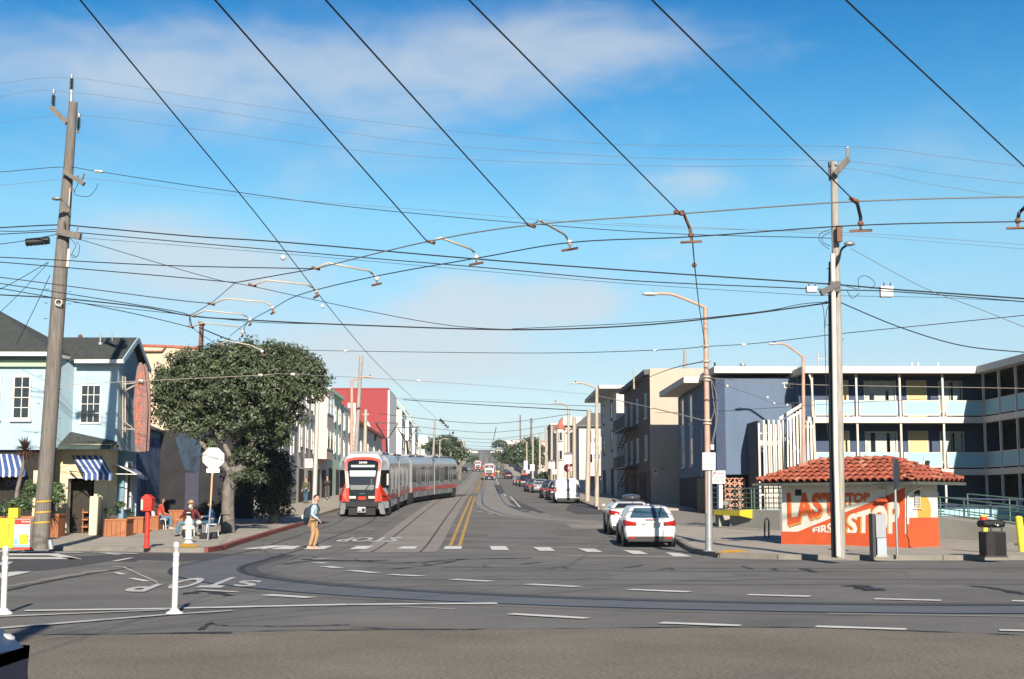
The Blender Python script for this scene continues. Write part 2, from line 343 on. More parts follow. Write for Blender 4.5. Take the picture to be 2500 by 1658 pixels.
# ------------------------------------------------------------------ tram tracks
def drape(path, off, w, dz, m, name, kind='structure', jit=0):
    P = [Vector((p[0], p[1], 0)) for p in path]; vs = []
    for i, p in enumerate(P):
        d = (P[min(i+1, len(P)-1)]-P[max(i-1, 0)]).normalized(); n = Vector((-d.y, d.x, 0)); ww = w*(1+random.uniform(-jit, jit))
        for e in (-1, 1):
            q = p+n*(off+e*ww/2); vs.append((q.x, q.y, gz(q.y)+dz))
    mb = MB(); mb.add(vs, [(2*i, 2*i+1, 2*i+3, 2*i+2) for i in range(len(P)-1)]); return mb.build(name, m, kind=kind, fix=False)
def dens(path, step=1.0):
    P = smooth_path([(x, y, 0) for x, y in path], 24); return [(p.x, p.y) for p in P]
T0 = [(-2.8, y) for y in [44, 46, 48, 50, 55, 60, 65, 74, 85, 100, 121, 140, 170, 218, 260, 295, 350, 400, 460, 550, 700, 1000]]
arc = [(8.0-14.7*math.cos(t), 35.4-14.7*math.sin(t)) for t in [i*PI/2/26 for i in range(27)]]
T1 = dens([(-2.8, 136), (-3.1, 126), (-4.4, 115), (-5.9, 105), (-6.6, 96), (-6.6, 85), (-6.5, 74), (-6.3, 66), (-6.55, 58), (-6.75, 50), (-6.75, 44), (-6.7, 38)])+arc[1:]+[(12, 20.7), (20, 20.5), (40, 20.3), (90, 20.2)]
T2c = [((1186+1204)/2, 1177), ((1183.7+1214)/2, 1209), (1205, 1228), (1219, 1239), (1240, 1248), (1275, 1257), (1330, 1265.5), (1400, 1271.5), (1487, 1278), (1640, 1284.5), (1904, 1302)]
T2 = [(.8, 1000), (.8, 700), (.8, 460), (.8, 300), (.8, 230)]+[tuple(G(*p)[:2]) for p in T2c[1:]]
T2 = [p for p in T2]; T2 = dens(T2+[(17.5, 47.6), (22, 44.5), (40, 42)])
pkbed = mat('track_bed_pale', (.285, .255, .222), .92, .14, .6, bump=.2, bscale=60, stain=.3, stc=(.15, .14, .125), grain=.2, gscale=30); blbed = mat('track_bed_worn', (.150, .155, .162), .7, .12, .6, bump=.15, bscale=60, grain=.15, gscale=30, spec=.35)
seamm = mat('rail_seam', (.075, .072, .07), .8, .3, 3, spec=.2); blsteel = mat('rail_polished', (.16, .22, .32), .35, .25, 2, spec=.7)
for T, bed, k in ((T0, pkbed, 0), (T1, asph, 1), (T2, asph3, 2)):
    drape(T, 0, 2.5, .004, bed, 'track_bed')
    for s in (-1, 1):
        drape(T, s*.76, (.07, .09, .13)[k], .008, seamm if k < 2 else groove, 'rail_groove')
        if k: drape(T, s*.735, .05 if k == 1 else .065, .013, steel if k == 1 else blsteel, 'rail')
# polished, oily band inside the tight curve
ARC = [(-6.75, 42), (-6.7, 38)]+arc+[(12, 20.7), (20, 20.5), (40, 20.3)]
drape(ARC, 0, 1.38, .0062, blbed, 'worn_band'); drape(ARC, .98, .36, .0068, asph2, 'oil_band', jit=.15); drape(ARC, 1.30, .30, .0066, mat('oil_edge', (.13, .128, .12), .85, .15, .8), 'oil_band', jit=.3)
for s in (-1, 1): drape(ARC, s*.775, .17, .009, tar0 := mat('groove_wide', (.03, .03, .032), .6, .2, 3), 'rail_groove')
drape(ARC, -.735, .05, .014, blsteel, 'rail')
# ------------------------------------------------------------------ road patches and seams
def gquad(name, m, dz, quads, kind='structure'):
    mb = MB()
    for q in quads:
        pts = [G(*p) for p in q]; mb.poly([(p.x, p.y, gz(p.y)+dz) for p in pts])
    return mb.build(name, m, kind=kind, fix=False)
gquad('road_patch', asph2, .005, [[(-40, 1372), (130, 1361), (320, 1352), (700, 1352), (705, 1358), (520, 1372), (300, 1366), (120, 1392), (-40, 1402)], [(300,1367),(340,1367),(330,1372),(290,1372)]])
gquad('road_patch', asph2, .0055, [[(1206, 1183), (1222, 1183), (1243, 1222), (1260, 1222), (1330, 1252), (1280, 1250), (1240, 1238)], [(1390, 1232), (1450, 1232), (1480, 1256), (1410, 1256), (1380, 1245)]])
ap1 = mat('asphalt_repair', (.175, .170, .155), .9, .15, .6, bump=.3, bscale=60, grain=.25, gscale=30); ap2 = mat('asphalt_tyre_polish', (.180, .172, .152), .8, .2, .5, grain=.22, gscale=30, spec=.35)
gquad('road_patch', ap1, .0056, [[(1500, 1400), (1780, 1398), (1800, 1418), (1490, 1416)], [(860, 1352), (1010, 1352), (1000, 1360), (845, 1360)], [(1190, 1290), (1330, 1288), (1360, 1312), (1190, 1314)], [(2210, 1395), (2420, 1396), (2460, 1414), (2220, 1413)]])
for k_, yy_ in enumerate((26.8, 28.6, 32.2, 34.0)): drape([(x_, yy_+.5*math.sin(x_*.21+k_)) for x_ in range(-4 if k_ < 2 else -1, 60, 3)], 0, .55, .0051, ap2, 'tyre_polish', jit=.35)
gquad('road_patch', asph3, .0055, [[(1380, 1279), (1470, 1279), (1487, 1291), (1400, 1291)], [(1128, 1202), (1172, 1202), (1160, 1216), (1128, 1216)], [(1333,1354),(1650,1358),(1700,1362),(1400,1359)]])
# the newer tarmac in the foreground, paler and browner, with its seam
fg = mat('asphalt_foreground', (.235, .208, .165), .93, .16, .5, bump=.45, bscale=50, stain=.35, stc=(.13, .12, .10), grain=.42, gscale=24, spec=.2)
mb = MB(); seam = [(-60, 1549), (300, 1550), (700, 1541), (1200, 1537), (1700, 1533), (2000, 1534), (2300, 1545), (2600, 1556)]
sp = [G(*p) for p in seam]; vs = [(p.x, p.y, .004) for p in sp]+[(p.x*1.0, -20, .004) for p in sp]; n = len(sp)
mb.add(vs, [(i, i+1, n+i+1, n+i) for i in range(n-1)]); mb.build('road_surface', fg, kind='structure', fix=False)
def crack(px, w=.05, dz=.010, m=asph2):
    P = smooth_path([G(*p) for p in px], 9); P = [(p.x+random.uniform(-.02, .02), p.y+random.uniform(-.03, .03)) for p in P]
    drape(P, 0, w, dz, m, 'tar_seam', jit=.8)
tar = mat('tar', (.035, .035, .036), .7, .2, 3, spec=.4)
crack(seam, .07, m=tar)
crack([(860, 1533), (1100, 1539), (1180, 1537)], .06, m=tar)
crack([(690, 1378), (800, 1368), (1000, 1374), (1130, 1366), (1300, 1363)], .16, m=tar); crack([(740, 1366), (830, 1370), (950, 1368)], .2, m=tar); crack([(950, 1391), (1060, 1379), (1130, 1365)], .12, m=tar)
crack([(1270, 1378), (1320, 1373)], .12, m=tar); crack([(1520, 1388), (1570, 1380)], .1, m=tar)
crack([(2080, 1430), (2120, 1437), (2135, 1442)], .35, m=tar); crack([(2365, 1431), (2420, 1436), (2500, 1452)], .16, m=tar); crack([(1960, 1389), (1990, 1398)], .14, m=tar); crack([(1810, 1383), (1840, 1391)], .12, m=tar)
crack([(490, 1538), (515, 1522), (540, 1528), (700, 1530), (850, 1527)], .05, m=tar); crack([(420, 1548), (570, 1546)], .14, m=tar)
crack([(450, 1452), (500, 1444), (560, 1455)], .18, m=tar)
crack([(-20, 1440), (60, 1425), (200, 1400), (300, 1388)], .25, .006, asph3); crack([(-20, 1452), (80, 1428), (220, 1402), (320, 1386)], .08, m=tar)
# ------------------------------------------------------------------ painted markings
def dash(name, m, dz, segs, w):
    """short painted bars between two picture points, w metres wide"""
    mb = MB()
    for a, b in segs:
        p, q = G(*a), G(*b); d = Vector((q.x-p.x, q.y-p.y, 0)).normalized(); n_ = Vector((-d.y, d.x, 0))*w/2
        k = 4; L = []
        for i in range(k+1):
            c = p.lerp(q, i/k); ww = random.uniform(.82, 1.12); L.append([(c.x-n_.x*ww, c.y-n_.y*ww, gz(c.y-n_.y)+dz), (c.x+n_.x*ww, c.y+n_.y*ww, gz(c.y+n_.y)+dz)])
        mb.add([v for r_ in L for v in r_], [(2*i, 2*i+1, 2*i+3, 2*i+2) for i in range(k)])
    return mb.build(name, m, kind='structure', fix=False)
D = .016
for a, b in [((773,1367),(789,1365)), ((773,1375),(794,1377)), ((794,1384),(827,1388)), ((855,1394),(918,1400)), ((953,1404),(1029,1408)), ((1105,1416),(1199,1421)), ((1288,1428),(1412,1434)), ((1537,1441),(1683,1447)), ((1826,1454),(1978,1458)), ((2135,1464),(2298,1468)), ((2470,1469),(2560,1471)),
             ((1246,1501),(1434,1512)), ((1613,1523),(1808,1530)), ((1992,1532),(2213,1539)), ((2440,1541),(2560,1544)), ((650,1454),(760,1461)), ((490,1442),(577,1447)), ((320,1413),(360,1421)), ((283,1399),(302,1404)), ((273,1385),(297,1384)), ((280,1371),(322,1363))]:
    dash('lane_dash', paintb, D, [(a, b)], .30 if a[1] < 1475 and a[0] > 600 else (.24 if a[0] > 600 else .15))
dash('lane_line', paint, D, [((300, 1385), (385, 1424)), ((960, 1482), (1110, 1489))], .05)
dash('lane_line', paintb, D, [((60, 1493), (420, 1488)), ((445, 1487), (850, 1478)), ((850, 1478), (1214, 1475))], .26)
dash('lane_line', paint, D, [((-40, 1509), (405, 1491)), ((-10, 1537), (405, 1503)), ((405, 1503), (567, 1493))], .17)
dash('tram_clearance_line', paintb, D, [((2020, 1500), (2560, 1509))], .04)
# ladder crossing on the left
gquad('crossing_stripe', paintb, D, [[(-20,1346),(190,1349),(210,1351),(-20,1349)], [(10,1353),(140,1352.5),(200,1366),(170,1366.5),(120,1357),(10,1357)], [(10,1361.5),(170,1362),(200,1366.5),(10,1366)], [(-20,1374),(32,1373),(20,1380),(-20,1383)], [(-20,1402),(40,1397),(78,1397),(10,1412),(-20,1418)], [(215,1349),(330,1352),(340,1353.5),(260,1352)], [(240,1350),(300,1355),(285,1355.5),(228,1350)]])
# main crossing: white blocks between two thin lines
for q in [((590,1341),(660,1333),(705,1333),(640,1342)), ((660,1342),(697,1334),(735,1334),(715,1342)), ((738,1342),(775,1334),(812,1334),(790,1342)), ((853,1341.5),(873,1334),(912,1334),(893,1341.5)), ((969,1341),(983,1335),(1020,1335),(1013,1341)), ((1082,1341.5),(1088,1334.5),(1128,1334.5),(1126,1341.5)), ((1201,1344),(1195,1334.5),(1235,1334.5),(1243,1344)), ((1317,1346),(1301,1337),(1342,1337),(1356,1346)), ((1434,1349),(1410,1340),(1452,1341),(1472,1349)), ((1546,1354),(1521,1344),(1562,1346),(1583,1354)), ((1645,1360),(1625,1350),(1660,1352),(1690,1360))]:
    gquad('crossing_block', paintb, D, [q])
dash('crossing_line', paint, D-.003, [((820, 1333.5), (1100, 1333.5)), ((1100, 1333.5), (1350, 1336)), ((1350, 1336), (1650, 1350)), ((820, 1342), (1100, 1342)), ((1100, 1342), (1250, 1344)), ((560, 1352), (780, 1356))], .08)
# double yellow centre line
for o_ in (-.16, .16): drape([(-1.05, y) for y in (48.5, 50, 55, 60, 65, 74, 85, 100, 112, 121)], o_, .13, D, painty, 'centre_line')
for o_ in (-.16, .16): drape([(-1.05, y) for y in (150, 170, 200, 218, 260, 295, 350, 400)], o_, .13, D, painty, 'centre_line')
dash('lane_line', paintb, D, [((1211, 1168), (1235, 1211))], .14); dash('lane_line', paint, D, [((1246, 1213), (1270, 1239))], .14)
dash('crossing_line', paint, D-.003, [((1255, 1213.5), (1340, 1216.5)), ((1124, 1206), (1165, 1204)), ((1124, 1213), (1160, 1213))], .2)
for a, b in [((1153,1246),(1162,1247)), ((1165,1249),(1178,1251)), ((1192,1254),(1203,1256)), ((1213,1257.5),(1230,1259)), ((1243,1261),(1258,1262)), ((1270,1245),(1285,1247)), ((1292,1249),(1310,1252)), ((1325,1256),(1340,1257)), ((1275,1266),(1300,1266.5))]: dash('lane_dash', paint, D, [(a, b)], .16)
dash('lane_line', paint, D, [((1270, 1273), (1345, 1270)), ((1640, 1274), (1904, 1297)), ((1480, 1273), (1640, 1276)), ((2300,1327),(2560,1341))], .12)
dash('lane_line', paint, D, [((2075, 1366), (2196, 1371))], .08)
# STOP painted for the drivers coming the other way, so it reads upside down from here
for TLp, TRp, BRp, BLp in [((815, 1323.5), (965, 1323.5), (985, 1312), (838, 1313.5))]:
    mb = MB(); P = [G(*p) for p in (TLp, TRp, BRp, BLp)]
    word(mb, 'STOP', P[1], P[0], P[3], P[2], (0, 0, D), .03); o = mb.build('stop_marking', paint, kind='structure', fix=False)
    for v in o.data.vertices: v.co.z = gz(v.co.y)+D
for ch, q in {'P': ((292, 1446), (352, 1447), (398, 1428), (352, 1424)), 'O': ((390, 1440), (455, 1440), (515, 1412), (452, 1413)), 'T': ((476, 1436), (538, 1437), (600, 1411), (540, 1411)), 'S': ((562, 1433), (620, 1434), (642, 1419), (590, 1418))}.items():
    mb = MB(); P = [G(*p) for p in q]; word(mb, ch, P[1], P[0], P[3], P[2], (0, 0, D), .03); o = mb.build('stop_letter', paint, kind='structure', fix=False)
gquad('tactile_pad', tacty, .137, [[(1745, 1363), (1770, 1354), (1822, 1352), (1830, 1359)]]); gquad('tactile_pad', tacty, .137, [[(436, 1347), (430, 1338), (455, 1337), (492, 1342), (470, 1348)]])
# ================================================================== facade helpers
def WF(P, u):
    """wall frame: x runs along the wall to the viewer's right, -y points out of the wall, z up"""
    u = Vector(u).normalized(); z = Vector((0, 0, 1)); yv = z.cross(u)
    return Matrix(((u.x, yv.x, 0, P[0]), (u.y, yv.y, 0, P[1]), (u.z, yv.z, 1, P[2]), (0, 0, 0, 1)))
def window(par, M, x, z, w, h, fm, gm, fr=.07, cols=1, rows=1, dep=.06, sill=0., name='window', crt=None, label=None):
    mb = MB(M); mb.box(x, -dep, z, x+fr, .02, z+h); mb.box(x+w-fr, -dep, z, x+w, .02, z+h); mb.box(x+fr, -dep, z+h-fr, x+w-fr, .02, z+h); mb.box(x+fr, -dep, z, x+w-fr, .02, z+fr)
    iw, ih = w-2*fr, h-2*fr
    for i in range(1, cols): c = x+fr+iw*i/cols; mb.box(c-fr*.2, -dep*.8, z+fr, c+fr*.2, .0, z+h-fr)
    for j in range(1, rows): c = z+fr+ih*j/rows; mb.box(x+fr, -dep*.7, c-fr*.2, x+w-fr, .0, c+fr*.2)
    if sill: mb.box(x-.06, -dep-sill, z-.08, x+w+.06, 0, z-.002)
    f = mb.build(name, fm, par, label=label, fix=False)
    p = MB(M); p.box(x+fr, -.016, z+fr, x+w-fr, .015, z+h-fr); p.build('pane', gm, f, fix=False)
    if crt:
        c = MB(M)
        for a, b in crt: c.box(x+fr+iw*a, -.024, z+fr, x+fr+iw*b, -.018, z+h-fr)
        c.build('curtain', curtain, f, fix=False)
    return f
def part(par, name, m, fn, M=None, **k):
    mb = MB(M); fn(mb); return mb.build(name, m, par, **k)
# leaves ----------------------------------------------------------
def leafmat(name, col, var=.35, rough=.42, scale=3., spec=.5):
    m = mat(name, col, rough, var, scale, spec=spec); return m
def foliage(name, m, par, ells, n, size, jit=.5, clump=26, cr=.30, core=0, kind=None, aspect=.45, **kw):
    """n clumps of leaf blades spread near the surface of a few overlapping ellipsoids (centre, radii)"""
    E = [(np.array(c, float), np.array(r, float)) for c, r in ells]; vol = np.array([r.prod()**(2/3) for c, r in E]); pr = vol/vol.sum()
    k = RNG.choice(len(E), n, p=pr); C0 = np.array([E[i][0] for i in k]); R0 = np.array([E[i][1] for i in k])
    d = RNG.normal(size=(n, 3)); d /= np.linalg.norm(d, axis=1)[:, None]; d[:, 2] = np.where(d[:, 2] < -.5, -d[:, 2]*.6, d[:, 2])
    rad = 1-np.abs(RNG.normal(size=n))*jit*.28; C = C0+d*R0*rad[:, None]
    nn = n*clump; ci = np.repeat(np.arange(n), clump); q = RNG.normal(size=(nn, 3)); q /= np.linalg.norm(q, axis=1)[:, None]
    csz = np.repeat(RNG.uniform(.55, 1.35, n), clump); rr = RNG.uniform(.25, 1, nn)**.6
    P = C[ci]+q*(cr*csz*rr)[:, None]*np.array([1, 1, .75])
    nrm = q*.8+d[ci]*.5+RNG.normal(size=(nn, 3))*.55+np.array([0, 0, .35]); nrm /= np.linalg.norm(nrm, axis=1)[:, None]
    a = np.cross(nrm, RNG.normal(size=(nn, 3))); a /= np.linalg.norm(a, axis=1)[:, None]; b = np.cross(nrm, a)
    s = (size*RNG.uniform(.6, 1.3, nn))[:, None]
    V = np.stack([P-a*s*.5, P+b*s*.5*aspect-a*s*.05, P+a*s*.5, P-b*s*.5*aspect-a*s*.05], 1).reshape(-1, 3)
    if par is not None: Mi = np.array(MW(par).inverted()); V = V@Mi[:3, :3].T+Mi[:3, 3]
    me = bpy.data.meshes.new(name); me.vertices.add(len(V)); me.vertices.foreach_set('co', V.ravel()); me.loops.add(4*nn); me.loops.foreach_set('vertex_index', np.arange(4*nn)); me.polygons.add(nn)
    me.polygons.foreach_set('loop_start', np.arange(0, 4*nn, 4)); me.polygons.foreach_set('loop_total', np.full(nn, 4)); me.materials.append(m); me.update(calc_edges=True)
    o = bpy.data.objects.new(name, me); COL.objects.link(o); o.parent = par; return tagit(o, kw.get('label'), kw.get('cat'), kw.get('group'), kind)
# ================================================================== the blue corner restaurant
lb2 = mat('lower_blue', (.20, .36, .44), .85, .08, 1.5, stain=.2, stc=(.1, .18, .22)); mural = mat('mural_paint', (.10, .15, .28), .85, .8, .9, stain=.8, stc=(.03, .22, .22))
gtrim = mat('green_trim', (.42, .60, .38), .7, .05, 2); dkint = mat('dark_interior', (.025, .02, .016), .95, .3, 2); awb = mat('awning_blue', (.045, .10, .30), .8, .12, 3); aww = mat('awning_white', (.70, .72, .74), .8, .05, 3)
rest = thing('restaurant', 'pale blue two storey corner restaurant with dark shingle roof and striped blue awnings', 'building', (-16, 54, gz(54)+.13))
X = lambda px, Y, py=1100: at(px, py, Y).x
Zy = lambda py, Y: 1.6+(HZ-py)*Y/FPX
part(rest, 'upper_wall', lblue, lambda m: (m.box(-34, 52.8, Zy(1100, 52.8), X(120, 52.8), 60, 7.1),
    m.ext([(X(120, 52.8)+.0, 52.82, 3.6), (X(182, 54), 54.3, 3.6), (X(182, 54), 60, 3.6), (X(120, 52.8)-.5, 60, 3.6)], (0, 0, 3.4)), m.box(X(158, 54), 54, 3.55, -14.2, 57.6, 7.0)))
part(rest, 'gable_wall', lblue, lambda m: m.ext([(-14.5, 54.02, 6.9), (-14.5, 57.55, 6.9), (-14.5, 55.8, 7.95)], (.29, 0, 0)))
def rf(m):
    zc = 7.08; E0, E1, E2, E3, E4 = Vector((-34, 52.3, zc)), Vector((X(124, 52.3), 52.3, zc)), Vector((X(182, 54.6), 54.6, zc)), Vector((-16.2, 60, zc)), Vector((-34, 60, zc)); R1 = at(-25, 752, 56.5); R0 = Vector((-34, 56.5, R1.z))
    for f in ((E0, E1, R1, R0), (E1, E2, R1), (E2, E3, R1), (E3, E4, R0, R1)): m.ext(list(f), (0, 0, .10))
    m.ext([(-17.3, 53.6, 6.92), (-13.95, 53.6, 6.92), (-13.95, 55.8, 8.0), (-17.3, 55.8, 8.0)], (0, 0, .10)); m.ext([(-13.95, 58.0, 6.92), (-17.3, 58.0, 6.92), (-17.3, 55.8, 8.0), (-13.95, 55.8, 8.0)], (0, 0, .10))
rfo = part(rest, 'roof', shingle, rf)
part(rfo, 'vent_pipe', galv, lambda m: (m.cyl(at(245, 848, 55), at(245, 812, 55), .035, n=6), m.cyl(at(245, 842, 55), at(245, 836, 55), .10, n=8)))
part(rfo, 'vent_pipe', galv, lambda m: m.cyl(at(274, 835, 55.5), at(274, 812, 55.5), .02, n=6)); part(rfo, 'chimney_cap', rust, lambda m: (m.cyl(at(196, 832, 57), at(196, 822, 57), .10, n=8), m.ball(at(196, 822, 57), .1)))
part(rest, 'gutter', white, lambda m: (m.box(-34, 52.18, 6.98, X(118, 52.3), 52.32, 7.13), m.bar((X(120, 52.3), 52.25, 7.05), (X(181, 54.5), 54.5, 7.05), .12), m.box(X(176, 53.6), 53.46, 6.84, -13.93, 53.6, 6.98)))
part(rest, 'verge_board', lblue, lambda m: (m.bar((-13.93, 53.55, 6.92), (-13.93, 55.8, 8.03), .05, .2), m.bar((-13.93, 58.0, 6.92), (-13.93, 55.8, 8.03), .05, .2)))
part(rest, 'green_fascia', gtrim, lambda m: m.box(-34, 52.62, 6.62, X(106, 52.6), 52.78, 6.86))
Mf = WF((0, 52.8, 0), (1, 0, 0))
for a, b, c_ in ((26, 71, 2), (-75, -4, 3)):
    window(rest, Mf, X(a, 52.8), Zy(1027, 52.8), X(b, 52.8)-X(a, 52.8), Zy(920, 52.8)-Zy(1027, 52.8), white, dglass, .07, c_, 4, .07, .06)
Mf = WF((0, 54, 0), (1, 0, 0))
window(rest, Mf, X(192, 54), Zy(1037, 54), X(244, 54)-X(192, 54), Zy(941, 54)-Zy(1037, 54), white, dglass, .06, 3, 4, .06)
# lower storey
zt = Zy(1092, 54.1); zg = gz(54)+.1; yF = 54.25
def low(m):
    m.box(X(131, yF), yF+.05, zg, X(168, yF), yF+.45, zt+.3); m.box(X(168, yF), yF+.05, Zy(1168, yF), X(230, yF), yF+.4, zt+.3); m.box(X(230, yF), yF+.15, zg, X(262, yF), yF+.5, zt+.3)
    m.ext([(X(262, yF), yF+.15, zg), (-14.55, 55.6, zg), (-14.85, 55.75, zg), (X(262, yF)-.05, yF+.5, zg)], (0, 0, zt+.3-zg))
part(rest, 'lower_wall', cream, low)
part(rest, 'entrance_pillar', cream, lambda m: (m.box(X(223, 53.7), 53.7, gz(53.7)+.1, X(244, 53.7), 54.2, Zy(1212, 53.7)), m.box(X(231, 53.7), 53.8, Zy(1212, 53.7), X(239, 53.7), 54.1, Zy(1206, 53.7))), bev=.02)
part(rest, 'door_surround', white, lambda m: (m.box(X(166, yF), yF, zg, X(168.5, yF), yF+.06, Zy(1166, yF)), m.box(X(168.6, yF), yF, Zy(1169, yF), X(229, yF), yF+.06, Zy(1166, yF))))
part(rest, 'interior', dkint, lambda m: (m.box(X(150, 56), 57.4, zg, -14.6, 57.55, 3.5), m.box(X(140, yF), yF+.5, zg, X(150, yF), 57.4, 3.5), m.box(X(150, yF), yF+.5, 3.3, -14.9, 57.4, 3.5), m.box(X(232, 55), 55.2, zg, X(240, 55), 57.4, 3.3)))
part(rest, 'door', mat('door_shade', (.03, .022, .015), .8, .2, 3), lambda m: m.box(X(170, 55.2), 55.2, zg, X(228, 55.2), 55.26, Zy(1175, 55.2)))
part(rest, 'porch_roof', shingle, lambda m: (m.ext([(X(143, 53.3), 53.3, Zy(1092, 53.3)), (-14.2, 53.3, Zy(1094, 53.3)), (-14.2, 54.0, Zy(1084, 54.0)), (X(225, 54), 54.0, Zy(1072, 54)), (X(150, 54), 54.0, Zy(1056, 54))], (0, 0, .07))))
part(rest, 'porch_fascia', mat('dark_green', (.03, .06, .05), .7), lambda m: m.box(X(143, 53.3), 53.2, Zy(1099, 53.3), -14.15, 53.32, Zy(1092, 53.3)+.02))
part(rest, 'soffit', cream, lambda m: m.box(X(143, 53.3), 53.33, zt-.02, -14.2, 54.3, zt+.06))
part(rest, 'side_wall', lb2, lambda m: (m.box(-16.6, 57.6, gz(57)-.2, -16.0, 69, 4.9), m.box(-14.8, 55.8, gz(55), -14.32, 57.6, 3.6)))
part(rest, 'mural', mural, lambda m: m.box(-16.0, 59.5, .8, -15.985, 68.9, 4.6)); part(rest, 'wing_roof', shingle, lambda m: m.ext([(-15.8, 57.6, 4.9), (-15.8, 69, 4.9), (-18, 69, 5.8), (-18, 57.6, 5.8)], (0, 0, .1)))
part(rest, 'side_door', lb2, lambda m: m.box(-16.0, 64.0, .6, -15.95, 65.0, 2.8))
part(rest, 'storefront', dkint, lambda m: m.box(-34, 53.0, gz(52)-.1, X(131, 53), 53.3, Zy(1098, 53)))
part(rest, 'corner_pier', cream, lambda m: m.box(X(84, 52.9), 52.9, gz(52)+.1, X(100, 52.9), 53.0, Zy(1150, 52.9)))
part(rest, 'neon_sign', mat('neon_purple', (.10, .05, .22), .5), lambda m: word(m, 'OPEN', at(14, 1173, 52.95), at(70, 1171, 52.95), at(68, 1189, 52.95), at(14, 1189, 52.95)), fix=False)
Ms = WF((-14.32, 57.5, 0), (0, -1, 0)); Ms = WF((-14.29, 55.85, 0), (0, 1, 0))
window(rest, Ms, .05, 1.25, .75, 1.9, white, dglass, .07); window(rest, Ms, .9, .9, .75, 1.75, lblue, mat('blue_panel', (.38, .52, .58), .7), .07, 1, 2)
def awning(par, A, B, C, D, dirv, n=9, val=.22, name='awning'):
    """A-B top edge, D-C bottom edge; striped cloth with a valance"""
    A, B, C, D = map(Vector, (A, B, C, D)); m = MB(); nrm = (B-A).cross(D-A).normalized()*.012
    for i in range(n*3):
        m.mi = 1 if i % 3 == 1 else 0; a, b = i/(n*3), (i+1)/(n*3)
        p, q, r_, s_ = A.lerp(B, a), A.lerp(B, b), D.lerp(C, b), D.lerp(C, a); m.ext([p, q, r_, s_], nrm); dz = Vector((0, 0, -val*(1.12 if i % 3 == 1 else 1))); m.ext([s_, r_, r_+dz, s_+dz], Vector((0, .012, 0)))
    m.mi = 0; return m.build(name, [awb, aww], par, fix=False)
aw = awning(rest, at(174, 1112, 54.2), at(246, 1112, 54.2), at(274, 1158, 53.2), at(204, 1156, 53.2), None, 5); part(aw, 'awning_arm', dkmet, lambda m: (m.bar(at(170, 1150, 54.1), at(204, 1154, 53.2), .03), m.bar(at(170, 1150, 54.1), at(186, 1166, 54.1), .03)))
awning(rest, at(-60, 1108, 53), at(50, 1109, 53), at(62, 1148, 52), at(-60, 1150, 52), None, 8)
aw = awning(rest, at(279, 1132, 54.7), at(318, 1137, 57.4), at(362, 1165, 57.4), at(334, 1158, 54.9), None, 6, .12); part(aw, 'awning_arm', white, lambda m: (m.bar(at(276, 1157, 54.7), at(334, 1158, 54.9), .03), m.bar(at(279, 1132, 54.7), at(334, 1158, 54.9), .035)))
part(rest, 'step_stool', redwood, lambda m: [m.box(X(207, 55)+.0, 54.9, zg+i*.28, X(222, 55), 55.1, zg+i*.28+.06) for i in range(1, 4)]+[m.box(X(208, 55), 54.95, zg, X(210, 55), 55.05, zg+1.0)])
# surfboard sign
brd = mat('board_wood', (.27, .15, .13), .8, .25, 3, stain=.3, stc=(.2, .14, .14), stretch=(3, 3, .4)); neon = mat('neon_tube', (.80, .14, .06), .4)
sb = thing('surfboard_sign', 'tall weathered surfboard sign with red letters hung on the side of the blue restaurant', 'sign', tuple(at(345, 1103, 54.6)))
def board(cx, w, Y, t, mb_, top=885, bot=1103, pt=None):
    pts = []
    for i in range(21):
        f = i/20; y = top+(bot-top)*f; hw = w*(math.sin(PI*min(1, .04+f*.72))**.55 if f < .55 else 1-.30*(f-.55)/.45)*(1 if f > .04 else .35); pts.append((y, hw))
    P = [at(cx-h*(1-.0), y, Y) for y, h in pts]+[at(cx+h, y, Y) for y, h in reversed(pts)]; mb_.ext(P, (0, t, 0))
part(sb, 'board', brd, lambda m: board(343, 18, 54.6, .08, m), bev=.01); part(sb, 'rear_board', brd, lambda m: board(353, 15, 54.85, .1, m, 888, 1101))
m = MB()
for i, ch in enumerate('JAVABEACH'):
    y = 908+i*20.2; word(m, ch, at(333, y, 54.58), at(348, y, 54.58), at(346, y+16.5, 54.58), at(331, y+16.5, 54.58), bold=-.012)
m.build('neon_letters', neon, sb, fix=False)
part(sb, 'bracket', armm, lambda m: [m.bar(at(a, b, 54.3), at(c, d, 54.7), .05) for a, b, c, d in ((300, 938, 332, 934), (300, 956, 330, 940), (298, 1047, 330, 1048), (300, 1028, 322, 1044), (300, 918, 300, 1068), (306, 920, 306, 1060))])
